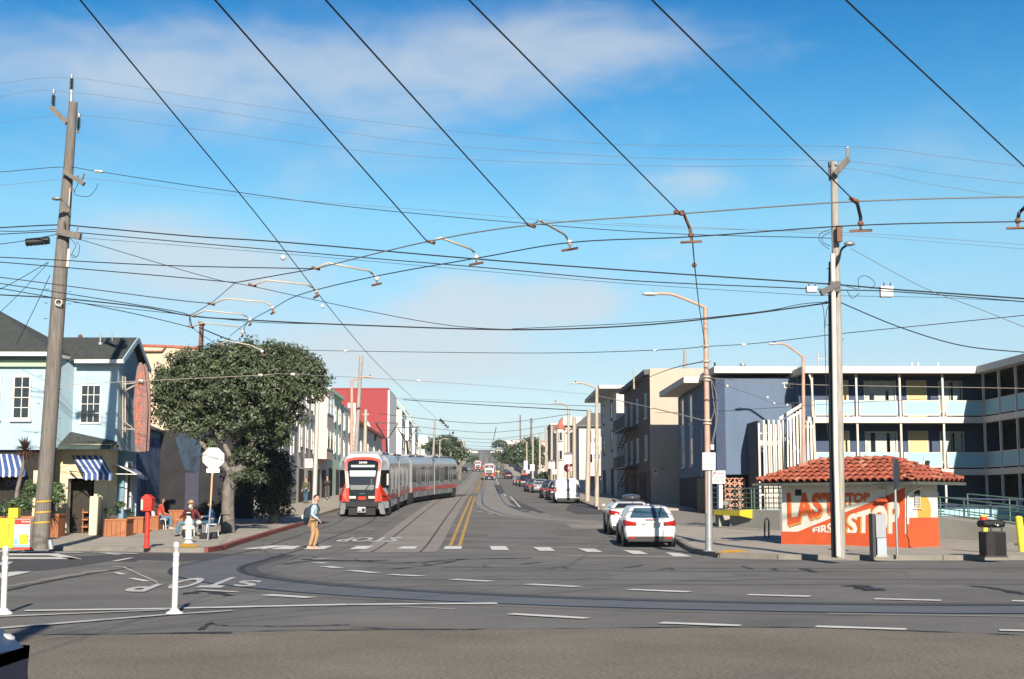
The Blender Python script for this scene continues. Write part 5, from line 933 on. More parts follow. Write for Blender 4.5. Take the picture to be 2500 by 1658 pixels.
part(lp, 'conduit', offw, lambda m: m.cyl(A(165, 652, -.3), A(169, 608, -.3), .055, n=8)); part(lp, 'riser', armm, lambda m: m.cyl(A(167, 520, -.2), A(171, 460, -.25), .03, n=6))
def coil(m):
    c0 = A(143, 738, -.32)
    for r in (.09, .11): m.tube([c0+Vector((math.cos(t)*r, 0, math.sin(t)*r)) for t in [i*2*PI/14 for i in range(15)]], .012)
part(lp, 'wire_coil', offw, coil)
part(lp, 'climbing_peg', dkmet, lambda m: [m.bar(A(px, py), A(px+d, py), .02) for px, py, d in ((120, 706, -10), (168, 712, 6), (117, 740, -8), (165, 742, 8), (115, 778, -8), (103, 918, -9), (98, 986, -8), (92, 1057, -9), (150, 885, 6), (146, 950, 5), (143, 1022, 5), (139, 1088, 6))])
lmp = part(lp, 'lamp_arm', galv, lambda m: m.tube([A(171, 525, -.3), A(170, 510, -.5), A(160, 493, -.7), A(146, 485, -.8)], .035, 6)); part(lmp, 'lamp_head', galv, lambda m: m.ball(A(139, 485, -.9), .17, (1, .7, .36)))
part(lp, 'hanging_wires', wirem, lambda m: [m.tube(smooth_path([A(*p, -.3) for p in q], 5), .010) for q in (((173, 430), (190, 445), (180, 470)), ((180, 475), (215, 480), (235, 460), (237, 448)), ((170, 580), (185, 600), (176, 620), (190, 625), (194, 600), (186, 590)), ((172, 620), (180, 630), (190, 624)))])
st_ = pole_thing('metal_stub', 'short grey pipe stub at the foot of the big wooden pole', 'stub', G(124, 1340, .13)); part(st_, 'pipe', galv, lambda m: m.cyl(A(125, 1341, -.3), A(122, 1318, -.3), .08, n=10))
# right wooden pole
b = G(2047, 1363, .13); RY = b.y; Bq = lambda px, py, dy=0.: at(px, py, RY+dy)
rp_ = pole_thing('utility_pole', 'tall grey wooden utility pole with white conduit in front of the tiled hut', 'pole', b)
s_ = RY/FPX
part(rp_, 'pole', grwood, lambda m: m.tube([Bq(2052, 1362), Bq(2049, 1100), Bq(2045, 800), Bq(2039, 560), Bq(2036, 396)], [12.5*s_, 11.5*s_, 10.5*s_, 9.5*s_, 9*s_], 12))
part(rp_, 'conduit', offw, lambda m: m.tube([Bq(2047, 1358, -.35), Bq(2040, 1100, -.32), Bq(2036, 800, -.3), Bq(2033, 620, -.28)], .065, 8)); part(rp_, 'black_riser', dkmet, lambda m: m.tube([Bq(2036, 1361, -.1), Bq(2029, 1060, -.1), Bq(2028, 700, -.1), Bq(2029, 640, 0)], .065, 8))
for py in (1190, 1217, 1243, 1267): part(rp_, 'yellow_band', mat('band_yellow', ()), lambda m, py=py: m.cyl(Bq(2048.6, py), Bq(2048.5, py-3.5), 12.4*s_, n=12))
part(rp_, 'top_arm', dkwood, lambda m: (m.bar(Bq(2038, 425, -.2), Bq(2071, 388, -.25), .14, .15), m.bar(Bq(2030, 440, .2), Bq(2028, 395, .2), .12)))
part(rp_, 'insulator', porc, lambda m: (insul(m, Bq(2070, 384, -.2), .28, .065), insul(m, Bq(2027, 432, .1), .26, .06), insul(m, Bq(2041, 404, -.1), .08, .05, 2)))
part(rp_, 'middle_bracket', rust, lambda m: (m.box(*(Bq(2043, 590, -.3)-Vector((0, .05, 0))), *(Bq(2052, 553, -.2))), [m.ball(Bq(2053, 556+k*10, -.25), .05) for k in range(4)]), fix=False)
part(rp_, 'lower_arm', dkmet, lambda m: (m.bar(Bq(2004, 716, -.3), Bq(2045, 694, -.3), .16, .16), m.box(*Bq(2028, 712, -.35), *Bq(2046, 690, -.1)), m.bar(Bq(2022, 718, -.25), Bq(2040, 706, -.25), .05)), fix=False)
lmp = part(rp_, 'lamp_arm', dkmet, lambda m: m.tube(smooth_path([Bq(2040, 650, -.2), Bq(2048, 635, -.3), Bq(2054, 610, -.4), Bq(2066, 600, -.5)], 4), .03, 6)); part(lmp, 'lamp_head', galv, lambda m: m.ball(Bq(2074, 595, -.6), .15, (1, .7, .45)))
part(rp_, 'hanging_wires', wirem, lambda m: [m.tube(smooth_path([Bq(*p, -.2) for p in q], 5), .009) for q in (((2030, 560), (2003, 570), (2002, 590), (2024, 608)), ((2028, 566), (2008, 578), (2010, 592), (2026, 600)), ((2020, 735), (2008, 742), (2012, 770), (2016, 900), (2020, 1060)), ((2028, 735), (2018, 760), (2014, 800)), ((2045, 690), (2070, 700), (2095, 706)), ((2098, 706), (2096, 680), (2115, 674), (2136, 690), (2128, 705)), ((2068, 710), (2080, 728), (2098, 716)))])
part(rp_, 'climbing_peg', dkmet, lambda m: [m.bar(Bq(px, py), Bq(px+d, py), .018) for px, py, d in ((2030, 656, -12), (2030, 793, -12), (2052, 828, 8), (2030, 980, -8))])
for px, l in ((1983, 'small grey junction box hung on the wires left of the right pole'), (2166, 'white junction box hung on the wires right of the right pole')):
    jb = thing('cable_box', l, 'box', tuple(Bq(px, 705))); w = 14 if px < 2000 else 16; part(jb, 'case', galv if px < 2000 else white, lambda m: m.ext([Bq(px-w, 698), Bq(px+w, 698), Bq(px+w-1, 713 if px < 2000 else 725), Bq(px-w+1, 713 if px < 2000 else 725)], (0, .15, 0)), bev=.015); part(jb, 'hanger', dkmet, lambda m: (m.bar(Bq(px-8, 698), Bq(px-8, 690), .03), m.bar(Bq(px+8, 698), Bq(px+8, 690), .03)))
# street lamps
def lamp(label, basepx, basepy, toppx, toppy, hx, hy, r=.11, m=crpole, low=None, dz=.13, base=None, mids=(), Y=None):
    b = base if base is not None else G(basepx, basepy, dz); Yv = b.y if Y is None else Y; q = lambda px, py: at(px, py, Yv); t = thing('street_lamp', label, 'street lamp', (b.x, Yv, b.z), 0, 'curved arm street lamps')
    top = q(toppx, toppy); part(t, 'mast', m, lambda m_: m_.tube([q(basepx, basepy), q((basepx+toppx)/2, (basepy+toppy)/2), top], [r, r*.85, r*.65], 10))
    if low: part(t, 'lower_mast', galv, lambda m_: (m_.tube([q(basepx, basepy), q(basepx-.4, low)], [r*1.12, r*1.03], 10), m_.cyl(q(basepx, basepy), q(basepx, basepy-3), r*1.8, r*1.6)))
    dx = hx-toppx; arm = part(t, 'arm', m, lambda m_: m_.tube(smooth_path([q(toppx, toppy+(hy-toppy)*-.0+2), q(toppx+dx*.3, toppy+(hy-toppy)*.45), q(toppx+dx*.62, toppy+(hy-toppy)*.92), q(toppx+dx*.8, hy), q(hx, hy+.5)], 4), [.05*r/.11]*17, 6))
    w = abs(dx)*.27; part(arm, 'lamp_head', offw, lambda m_: m_.ball(q(hx+(-1 if dx < 0 else 1)*w*.25, hy+1), w*.62*Yv/FPX, (1, .5, .22)))
    part(arm, 'sensor', dkmet, lambda m_: m_.cyl(q(hx, hy-1), q(hx, hy-5), .03*r/.11, n=6)); return t, Yv
t, YA = lamp('street lamp with grey lower mast and rusty cream upper mast at the right corner', 1731, 1346, 1722, 749, 1596, 717, .10, pkpole, 1150)
QA = lambda px, py, dy=0.: at(px, py, YA+dy); part(t, 'collar', armm, lambda m: [m.cyl(QA(px, py+2), QA(px, py-2), .13, n=10) for px, py in ((1725.5, 920), (1727, 928), (1727, 1026), (1727, 1034), (1724, 882), (1723, 845))])
part(t, 'cable_bundle', wiregr, lambda m: [m.tube(smooth_path([QA(*p, -.1) for p in q], 6), .012) for q in (((1736, 926), (1742, 980), (1748, 1030), (1738, 1080), (1737, 1092)), ((1738, 928), (1752, 980), (1748, 1040), (1740, 1085)), ((1734, 1030), (1744, 1000), (1740, 960)))]); part(t, 'cable_box', offw, lambda m: m.box(*QA(1735, 1098, -.15), *QA(1741, 1086, 0)), fix=False)
lamp('street lamp with pinkish mast behind the slatted stairs of the motel', 1962, 1235, 1961, 870, 1891, 839, .12, pkpole, Y=70.0)
lamp('cream street lamp carrying the white and blue transit signs', 1457, 1236, 1457, 946, 1405, 935, .15); lamp('cream street lamp above the white van, second along the right kerb', 1388, 1200, 1388, 992, 1356, 983, .17, base=Vector((7.45, 124, gz(124))), Y=124)
lamp('small cream street lamp in front of the dark tree on the right', 1286, 1168, 1286, 1078, 1271, 1073, .17, Y=248, base=Vector((7.4, 248, gz(248)))); lamp('cream street lamp with long arm in front of the red apartment block', 858, 1235, 859, 927, 903, 920, .15, pkpole, Y=97, base=Vector((-9.3, 97, gz(97)))); lamp('small cream street lamp in front of the dark tree on the left', 1073, 1160, 1074, 1074, 1090, 1071, .18, Y=285, base=Vector((-9.3, 285, gz(285))))
def post(label, px0, py0, px1, py1, r=.13, m=crpole, Y=None, name='tram_pole', arms=(), cat='pole'):
    b = G(px0, py0, .13) if Y is None else at(px0, py0, Y); Yv = b.y; t = thing(name, label, cat, (b.x, b.y, b.z)); part(t, 'pole', m, lambda m_: m_.tube([b, at(px1, py1, Yv)], [r, r*.8], 8))
    for a, b_, c_ in arms: part(t, 'cross_arm', m, lambda m_: (m_.bar(at(a, b_, Yv), at(c_, b_, Yv), r*.6), m_.cyl(at(a, b_, Yv), at(a, b_-2, Yv), r*.3), m_.cyl(at(c_, b_, Yv), at(c_, b_-2, Yv), r*.3)))
    if not arms: part(t, 'cap', m, lambda m_: m_.ball(at(px1, py1, Yv), r*.9))
    return t
pt = post('thick pale green grey pole on the left kerb carrying a red and white sign', 767, 1244, 775, 985, .15, mat('pale_pole', (.52, .54, .50), .6, .06, 2))
post('leaning grey wooden pole in front of the red apartment block', 868, 1118, 882, 868, .16, grwood, 101, 'wooden_pole', ((880, 880, 886),)); post('cream pole in front of the red block and chapel', 890, 1130, 893, 1000, .17, crpole, 112, arms=((886, 1012, 900),))
post('cream pole with thick mast left of the transit sign lamp', 1434, 1229, 1438, 1004, .19, Y=101.5); post('cream pole in front of the grey roofed house', 1402, 1215, 1402, 1022, .19, Y=114)
for px, py, Y, l in ((1347, 1042, 155, 'cream pole beside the turret house'), (1333, 1046, 172, 'cream pole left of the turret house'), (1318, 1060, 192, 'slim cream pole behind the hedge bush'), (1301, 1062, 216, 'slim cream pole at the edge of the dark tree')): post(l, px, 1195, px, py, .17, Y=Y)
post('tall dark wooden pole rising above the tree on the right', 1271, 1120, 1270, 1015, .2, dkwood, 330, 'wooden_pole'); post('tall wooden pole with crossarm above the right tree', 1297, 1120, 1297, 1021, .25, dkwood, 300, 'wooden_pole', ((1292, 1031, 1302),)); post('thin wooden pole with crossarm left of the dark tree on the left', 1057, 1125, 1062, 1024, .2, grwood, 230, 'wooden_pole', ((1059, 1048, 1065),)); post('thin pole in the gap behind the hooded apartments', 1026, 1120, 1026, 1080, .18, crpole, 240)
post('utility pole top rising behind the brown apartment block', 1672, 960, 1672, 855, .14, grwood, 110, 'wooden_pole', ((1668, 862, 1676), (1666, 888, 1677))); post('roof aerial mast on the brown block', 1548, 950, 1547, 905, .07, crpole, 100, 'aerial_mast'); post('roof antenna frame behind the motel roof, left upright', 1998, 905, 1997, 862, .05, armm, 82, 'aerial_mast', ((1994, 876, 2020),))
post('off-screen wooden pole that anchors the curve pull-off wires', 0, 0, 0, 0, .01) if False else None
anc = Vector((-3.9, 2.8, 6.65)); t = thing('wooden_pole', 'wooden anchor pole close to the photographer where the tram curve wires end', 'pole', (-3.9, 2.8, 0)); part(t, 'pole', dkwood, lambda m: m.tube([(-3.9, 2.8, 0), (-3.9, 2.8, 7.6)], [.2, .15], 12)); part(t, 'band', galv, lambda m: m.cyl((-3.9, 2.8, 6.55), (-3.9, 2.8, 6.7), .19, n=12))
# ================================================================== overhead wires
def wire(label, pts, r, m=wirem, name='overhead_wire', k=8, cat='wire', sag=0.):
    P = [Vector(p) if len(p) == 3 and isinstance(p, Vector) else at(*p) for p in pts]; P = smooth_path(P, k)
    if sag: n = len(P); P = [p-Vector((0, 0, sag*4*(i/(n-1))*(1-i/(n-1)))) for i, p in enumerate(P)]
    mb = MB(); mb.tube(P, r, 4); return mb.build(name, m, None, label, cat, kind=None, fix=False, loc=P[0])
zC = 5.7; zN = 6.02
cw_ = [(x, y) for x, y in ((562, 820), (606, 786), (668, 752), (740, 717), (925, 673), (1167, 630), (1395, 592), (1690, 578), (2100, 550), (2485, 541), (2700, 535))]
CWP = [atz(a, b_, zC) for a, b_ in cw_]
wire('main contact wire sweeping round the tram curve from lower left to right', CWP, .0095, k=10)
bb = [(470, 803), (463, 771), (515, 741), (575, 690), (770, 656), (1043, 590), (1290, 550), (1660, 522), (2085, 492), (2500, 480), (2700, 476)]
BBP = [atz(a, b_, zN) for a, b_ in bb]
wire('pale backbone wire above the curve that carries the pull-off arms', [BBP[i] for i in range(4)]+[BBP[4]], .010, wirem, k=1); wire('grey backbone wire running across the upper sky to the right edge', BBP[4:], .011, wiregr, k=6)
def arm(label, pts, ins=True, m=armm, r=.020):
    n = len(pts); P = [atz(a, b_, zN+(.08 if 0 < i < n-1 else 0)-(zN-zC-.12)*max(0, (i/(n-1)-.0))**2) for i, (a, b_) in enumerate(pts)]
    t = thing('pull_off_arm', label, 'wire arm', tuple(P[0]), 0, 'pull-off arms on the tram curve'); part(t, 'rod', m, lambda m_: m_.tube(P, r, 6))
    part(t, 'insulator', porc if m is armm else rust, lambda m_: m_.ball(P[-1]+Vector((0, 0, -.02)), .048)); e = P[-1]+Vector((0, 0, -.10))
    q = min(range(len(CWP)-1), key=lambda i: (CWP[i].lerp(CWP[i+1], .5)-e).length); d = (CWP[q+1]-CWP[q]).normalized(); part(t, 'clamp', rust, lambda m_: (m_.bar(e-d*.17+Vector((0, 0, -.03)), e+d*.17+Vector((0, 0, -.03)), .03, .035), m_.bar(e+Vector((0, 0, .08)), e+Vector((0, 0, -.03)), .03)))
    part(t, 'shackle', rust, lambda m_: m_.bar(P[0]+Vector((-.06, -.05, .02)), P[0]+Vector((.08, .04, -.01)), .05, .04)); return P
arm('kinked cream pull-off arm at the second node from the top left wires', [(1050, 592), (1075, 580), (1150, 608), (1160, 619), (1163, 626)]); arm('kinked cream pull-off arm right of the curve centre, below the third diagonal wire', [(1295, 552), (1318, 538), (1378, 572), (1386, 584), (1391, 590)])
arm('long cream pull-off arm above the big curve, fifth from the left end', [(770, 656), (800, 642), (900, 661), (913, 672), (920, 678)]); arm('cream pull-off arm where the straight wire crosses the curve', [(615, 697), (650, 684), (750, 695), (765, 705), (772, 709)])
arm('cream pull-off arm third from the left end of the curve', [(515, 743), (550, 729), (645, 737), (660, 745), (666, 750)]); arm('cream pull-off arm second from the left end of the curve', [(468, 772), (500, 758), (590, 767), (605, 775), (611, 779)]); arm('cream pull-off arm lowest left, just above the tree top', [(465, 799), (495, 788), (580, 797), (592, 808)]); arm('short cream pull-off arm lying against the tree top', [(535, 842), (555, 832), (612, 843), (640, 856)])
arm('short dark steady arm hanging near the rightmost lamp arm', [(1655, 521), (1667, 516), (1684, 558), (1687, 571)], m=rust, r=.026); arm('short dark steady arm hanging behind the right utility pole', [(2083, 489), (2093, 497), (2101, 530), (2101, 543)], m=dkmet, r=.028); arm('dark steady arm at the right edge of the picture', [(2512, 500), (2500, 508), (2488, 520), (2485, 536)], m=dkmet, r=.028)
for i, (a, b_, lab) in enumerate((((1043, 590), (525, 0), 'second diagonal wire from the left, down to the first cream arm'), ((1290, 550), (795, 0), 'third diagonal wire from the left, meeting the curve at the yellow shackle'), ((1660, 520), (1145, 0), 'fourth diagonal wire from the left, ending at the dark steady arm'), ((2085, 490), (1592, 0), 'fifth diagonal wire, ending behind the right utility pole'), ((2520, 425), (2065, 0), 'sixth diagonal wire, crossing the top right corner'))):
    p = atz(*a, zN); q = atz(*b_, 6.3); wire(lab, [p, q, q+(q-p).normalized()*11], .0125, k=3)
wire('first diagonal contact wire from the left, following the street into the distance', [Vector((-3.35, y, gz(y)+zC+(.0 if y < 46 else .15)+.25*((y % 20)/10-1)**2*.2)) for y in (2, 11, 20, 29, 40, 55, 70, 85, 105, 130, 170, 220, 295, 400)], .0095, k=5)
for px, py, l in ((691, 629, 'upper'), (787, 748, 'lower')): o = thing('wire_insulator', 'round white insulator on the first diagonal wire, the %s one' % l, 'insulator', tuple(atz(px, py, 5.75))); part(o, 'body', porc, lambda m: m.ball(atz(px, py, 5.75), .05 if l == 'upper' else .045))
wire('thin drop wire with a knot from the curve down to the right lamp', [(1690, 580, 22.0), (1696, 648, 26), (1706, 740, 33), (1722, 848, YA)], .011); o = thing('wire_insulator', 'small brown insulator on the thin wire above the right lamp', 'insulator', tuple(at(1695, 647, 26))); part(o, 'body', rust, lambda m: m.ball(at(1695, 647, 26), .05))
L_, Rr_ = PY, RY
def W(lab, pts, r, m=wirem): 
    n = len(pts); P = []
    for px, py in pts:
        f = (px-150)/(2040-150); P.append((px, py, PY+(RY-PY)*f))
    return wire(lab, P, r, m)
W('thick black cable joining the two big utility poles, uppermost of the bundle', [(-80, 562), (0, 556), (147, 549), (200, 553), (470, 577), (700, 592), (1170, 633), (1600, 665), (2015, 693), (2200, 708), (2600, 736)], .019); W('second black cable just under the thick one between the poles', [(-80, 576), (0, 572), (140, 565), (180, 567), (470, 593), (900, 630), (1200, 655), (1540, 685), (1930, 703), (2040, 708), (2200, 713), (2600, 745)], .014)
W('thin third line under the two black cables', [(190, 580), (600, 612), (1100, 655), (1500, 690), (1930, 718), (2040, 722), (2300, 727), (2600, 742)], .006); W('faint topmost power line over the whole picture', [(-80, 208), (0, 203), (175, 190), (500, 240), (1000, 308), (1500, 352), (2071, 358), (2300, 382), (2600, 420)], .005, wiregr)
W('faint power line from the left side insulator of the left pole', [(-80, 240), (0, 236), (131, 222), (500, 268), (1000, 345), (1560, 385), (2041, 393), (2300, 425), (2600, 460)], .005, wiregr); W('faint power line lowest of the top three', [(-80, 308), (0, 300), (192, 282), (500, 318), (1000, 380), (1600, 405), (2028, 408), (2300, 455), (2600, 500)], .005, wiregr)
W('dark line with white insulator leaving the left pole middle arm', [(-80, 424), (0, 420), (155, 408), (240, 419), (500, 458), (900, 510), (1540, 565), (1985, 580), (2040, 583)], .010); W('thin line under the middle arm of the left pole', [(-80, 458), (0, 453), (150, 438), (260, 440), (550, 475), (1000, 510), (1540, 552), (2028, 566), (2400, 590), (2600, 605)], .005, wiregr); W('very thin line crossing behind the right pole at lamp height', [(1500, 545), (2040, 572), (2300, 592), (2600, 616)], .0045, wiregr)
o = thing('wire_insulator', 'white double insulator on the line right of the left pole', 'insulator', tuple(at(241, 419, PY))); part(o, 'body', porc, lambda m: m.tube([at(231, 418, PY), at(251, 420, PY)], .045, 6))
W('sagging lashed telephone cable from the left pole to the right pole', [(-80, 716), (0, 720), (115, 726), (180, 731), (350, 750), (470, 772), (620, 782), (850, 793), (1250, 805), (1550, 795), (1800, 770), (2005, 742), (2040, 738)], .019); W('second strand of the sagging cable, splitting off near the left pole', [(180, 738), (300, 752), (420, 765), (620, 786), (800, 791)], .010); W('upper strand of the sagging cable near the right pole', [(1250, 803), (1600, 786), (1850, 762), (1960, 742), (2040, 737)], .010)
W('long diagonal line falling from the left pole to the middle of the sagging cable', [(190, 583), (500, 675), (620, 700), (900, 760), (1100, 795), (1250, 805)], .010)
for lab, pts in (('first pull-off span from the left edge, highest', [(-200, 624), (0, 628), (400, 648), (765, 656)]), ('second pull-off span from the left edge', [(-200, 628), (0, 640), (400, 674), (575, 690)]), ('third pull-off span from the left edge', [(-200, 655), (0, 677), (400, 729), (515, 741)]), ('fourth pull-off span from the left edge', [(-200, 665), (0, 692), (400, 755), (463, 771)]), ('fifth pull-off span from the left edge, lowest', [(-200, 680), (0, 704), (300, 760), (470, 800)])):
    e = atz(*pts[-1], zN); wire(lab, [at(a, b_, 30+(e.y-30)*(a+200)/(pts[-1][0]+200)) for a, b_ in pts[:-1]]+[e], .010)
wire('dark wire from the curve node down over the tree top', [atz(463, 771, zN), atz(470, 800, zN), at(520, 835, 45), at(560, 860, 52)], .010, k=4); wire('contact wire branch going down past the tree top', [atz(606, 786, zC), atz(596, 808, zC), at(620, 845, 42), at(660, 885, 50)], .010, k=4); wire('dark cable from the rusty chimney to the tree top', [at(487, 800, 70), at(560, 830, 60), at(620, 850, 56)], .03, k=4)
wire('level span wire above the street from the tree to the right lamp', [at(700, 853, 60), at(845, 857, 57), at(1300, 862, 49), at(1600, 855, 43), at(1722, 846, YA)], .011); wire('span wire from the right lamp rising to the right edge', [at(1722, 846, YA), at(1850, 838, 40), at(2050, 815, 38), at(2300, 790, 36), at(2600, 760, 34)], .010)
for px, py, l in ((845, 857, 'left'), (1600, 855, 'right'), (1816, 842, 'far right')): o = thing('wire_insulator', 'small white insulator on the level span wire, %s one' % l, 'insulator', tuple(at(px, py, 50))); Yi = {845: 57, 1600: 43, 1816: 40.2}[px]; part(o, 'body', porc, lambda m: m.tube([at(px-5, py, Yi), at(px+5, py, Yi)], .05 if px == 845 else .035, 6))
wire('pale thin wire from the left pole across the surfboard and tree', [at(146, 940, PY-.3), at(350, 930, PY+1), at(640, 916, PY+4), at(715, 914, 48), at(1020, 930, 62), at(1300, 950, 80), at(1457, 965, 94)], .010, armm)
for px, py, Yi, l in ((344, 930, PY+1, 'by the surfboard sign'), (636, 916, PY+4, 'in front of the tree'), (715, 914, 48, 'at the right of the tree'), (1022, 930, 62, 'over the tram')): o = thing('wire_insulator', 'white insulator on the pale wire, %s' % l, 'insulator', tuple(at(px, py, Yi))); part(o, 'body', porc, lambda m: m.tube([at(px-5, py, Yi), at(px+5, py, Yi)], .05, 6))
wire('dark span wire over the street level with the white eave house', [at(985, 976, 140), at(1200, 990, 128), at(1437, 1003, 101.5)], .035); wire('paler span wire just above the dark one', [at(960, 972, 150), at(1200, 982, 135), at(1457, 992, 94)], .02, wiregr)
wire('pale wire from the transit sign lamp to the corner lamp', [at(1457, 966, 94), at(1592, 996, 68), at(1727, 1029, YA)], .022, armm); o = thing('wire_insulator', 'white insulator against the tan side wall', 'insulator', tuple(at(1590, 996, 68))); part(o, 'body', porc, lambda m: m.ball(at(1590, 996, 68), .07))
wire('dark wire climbing from the brown block to the corner lamp', [at(1457, 968, 94), at(1560, 930, 80), at(1640, 900, 60), at(1722, 882, YA)], .018)
wire('thin pale wire across the motel front', [at(1727, 922, YA), at(1915, 937, 60), at(2050, 941, 62), at(2300, 945, 62), at(2600, 950, 60)], .010, armm); wire('thin dark wire across the blue motel wall', [at(1600, 1008, 70), at(1750, 1004, 62), at(1900, 995, 60), at(2050, 985, 60), at(2300, 972, 58)], .010); wire('dipping wire with insulators across the blue motel wall', [at(1727, 928, YA), at(1775, 943, 48), at(1850, 968, 56), at(1890, 985, 60), at(1960, 982, 62), at(2010, 972, 62)], .009, wiregr)
for px, py, Yi, l in ((1775, 943, 48, 'leftmost'), (1874, 970, 58, 'middle'), (1890, 985, 60, 'lower'), (1912, 937, 60, 'top'), (1922, 989, 61, 'right')): o = thing('wire_insulator', 'tiny white insulator in front of the blue motel wall, %s one' % l, 'insulator', tuple(at(px, py, Yi))); part(o, 'body', porc, lambda m: m.ball(at(px, py, Yi), .055))
wire('thick guy cable falling from the right pole to the right edge', [at(2046, 736, RY), at(2200, 800, 38), at(2350, 844, 40), at(2500, 860, 42), at(2600, 866, 43)], .016); wire('dashed looking twisted cable falling from the lamp on the right pole', [at(2078, 607, RY), at(2250, 700, 34), at(2380, 750, 33), at(2500, 798, 32), at(2600, 835, 31)], .008, wiregr)
for i, (a, b_, c_, d) in enumerate(((-60, 735, 118, 640), (-40, 800, 118, 642), (40, 840, 122, 672), (-60, 602, 140, 572), (-60, 562, 140, 560))): wire('service wire fanning left from the big pole, %s' % ('upper steep one', 'middle steep one', 'lowest steep one', 'with the black splice', 'flattest one')[i], [at(a, b_, PY+2), at((a+c_)/2, (b_+d)/2+4, PY+1), at(c_, d, PY)], .012)
o = thing('cable_splice', 'black ribbed cylinder splice on the cables left of the big pole', 'cable box', tuple(at(92, 590, PY+1))); part(o, 'case', dkmet, lambda m: (m.tube([at(64, 592, PY+1), at(120, 587, PY+1)], .12, 10), [m.cyl(at(66+k*9, 592-k*.8, PY+1), at(68+k*9, 592-k*.8, PY+1), .13, n=10) for k in range(6)]))
# far spans over the street
for i, (Yq, zz) in enumerate(((122, 6.3), (150, 6.4), (175, 6.3), (205, 6.4), (240, 6.3), (280, 6.3), (330, 6.3), (390, 6.3))): wire('span wire across the street, number %d counting away from the tram' % (i+1) if False else '%s cross-street span wire counting away from the two-car tram' % ords[i], [Vector((-9.3, Yq, gz(Yq)+zz+.9)), Vector((-2, Yq, gz(Yq)+zz+.15)), Vector((2, Yq, gz(Yq)+zz+.15)), Vector((7.4, Yq, gz(Yq)+zz+.9))], .022, k=4)
wire('right contact wire over the oncoming tram track', [Vector((.9, y, gz(y)+5.9)) for y in (118, 150, 200, 250, 295, 360, 430, 520)], .03, k=4)
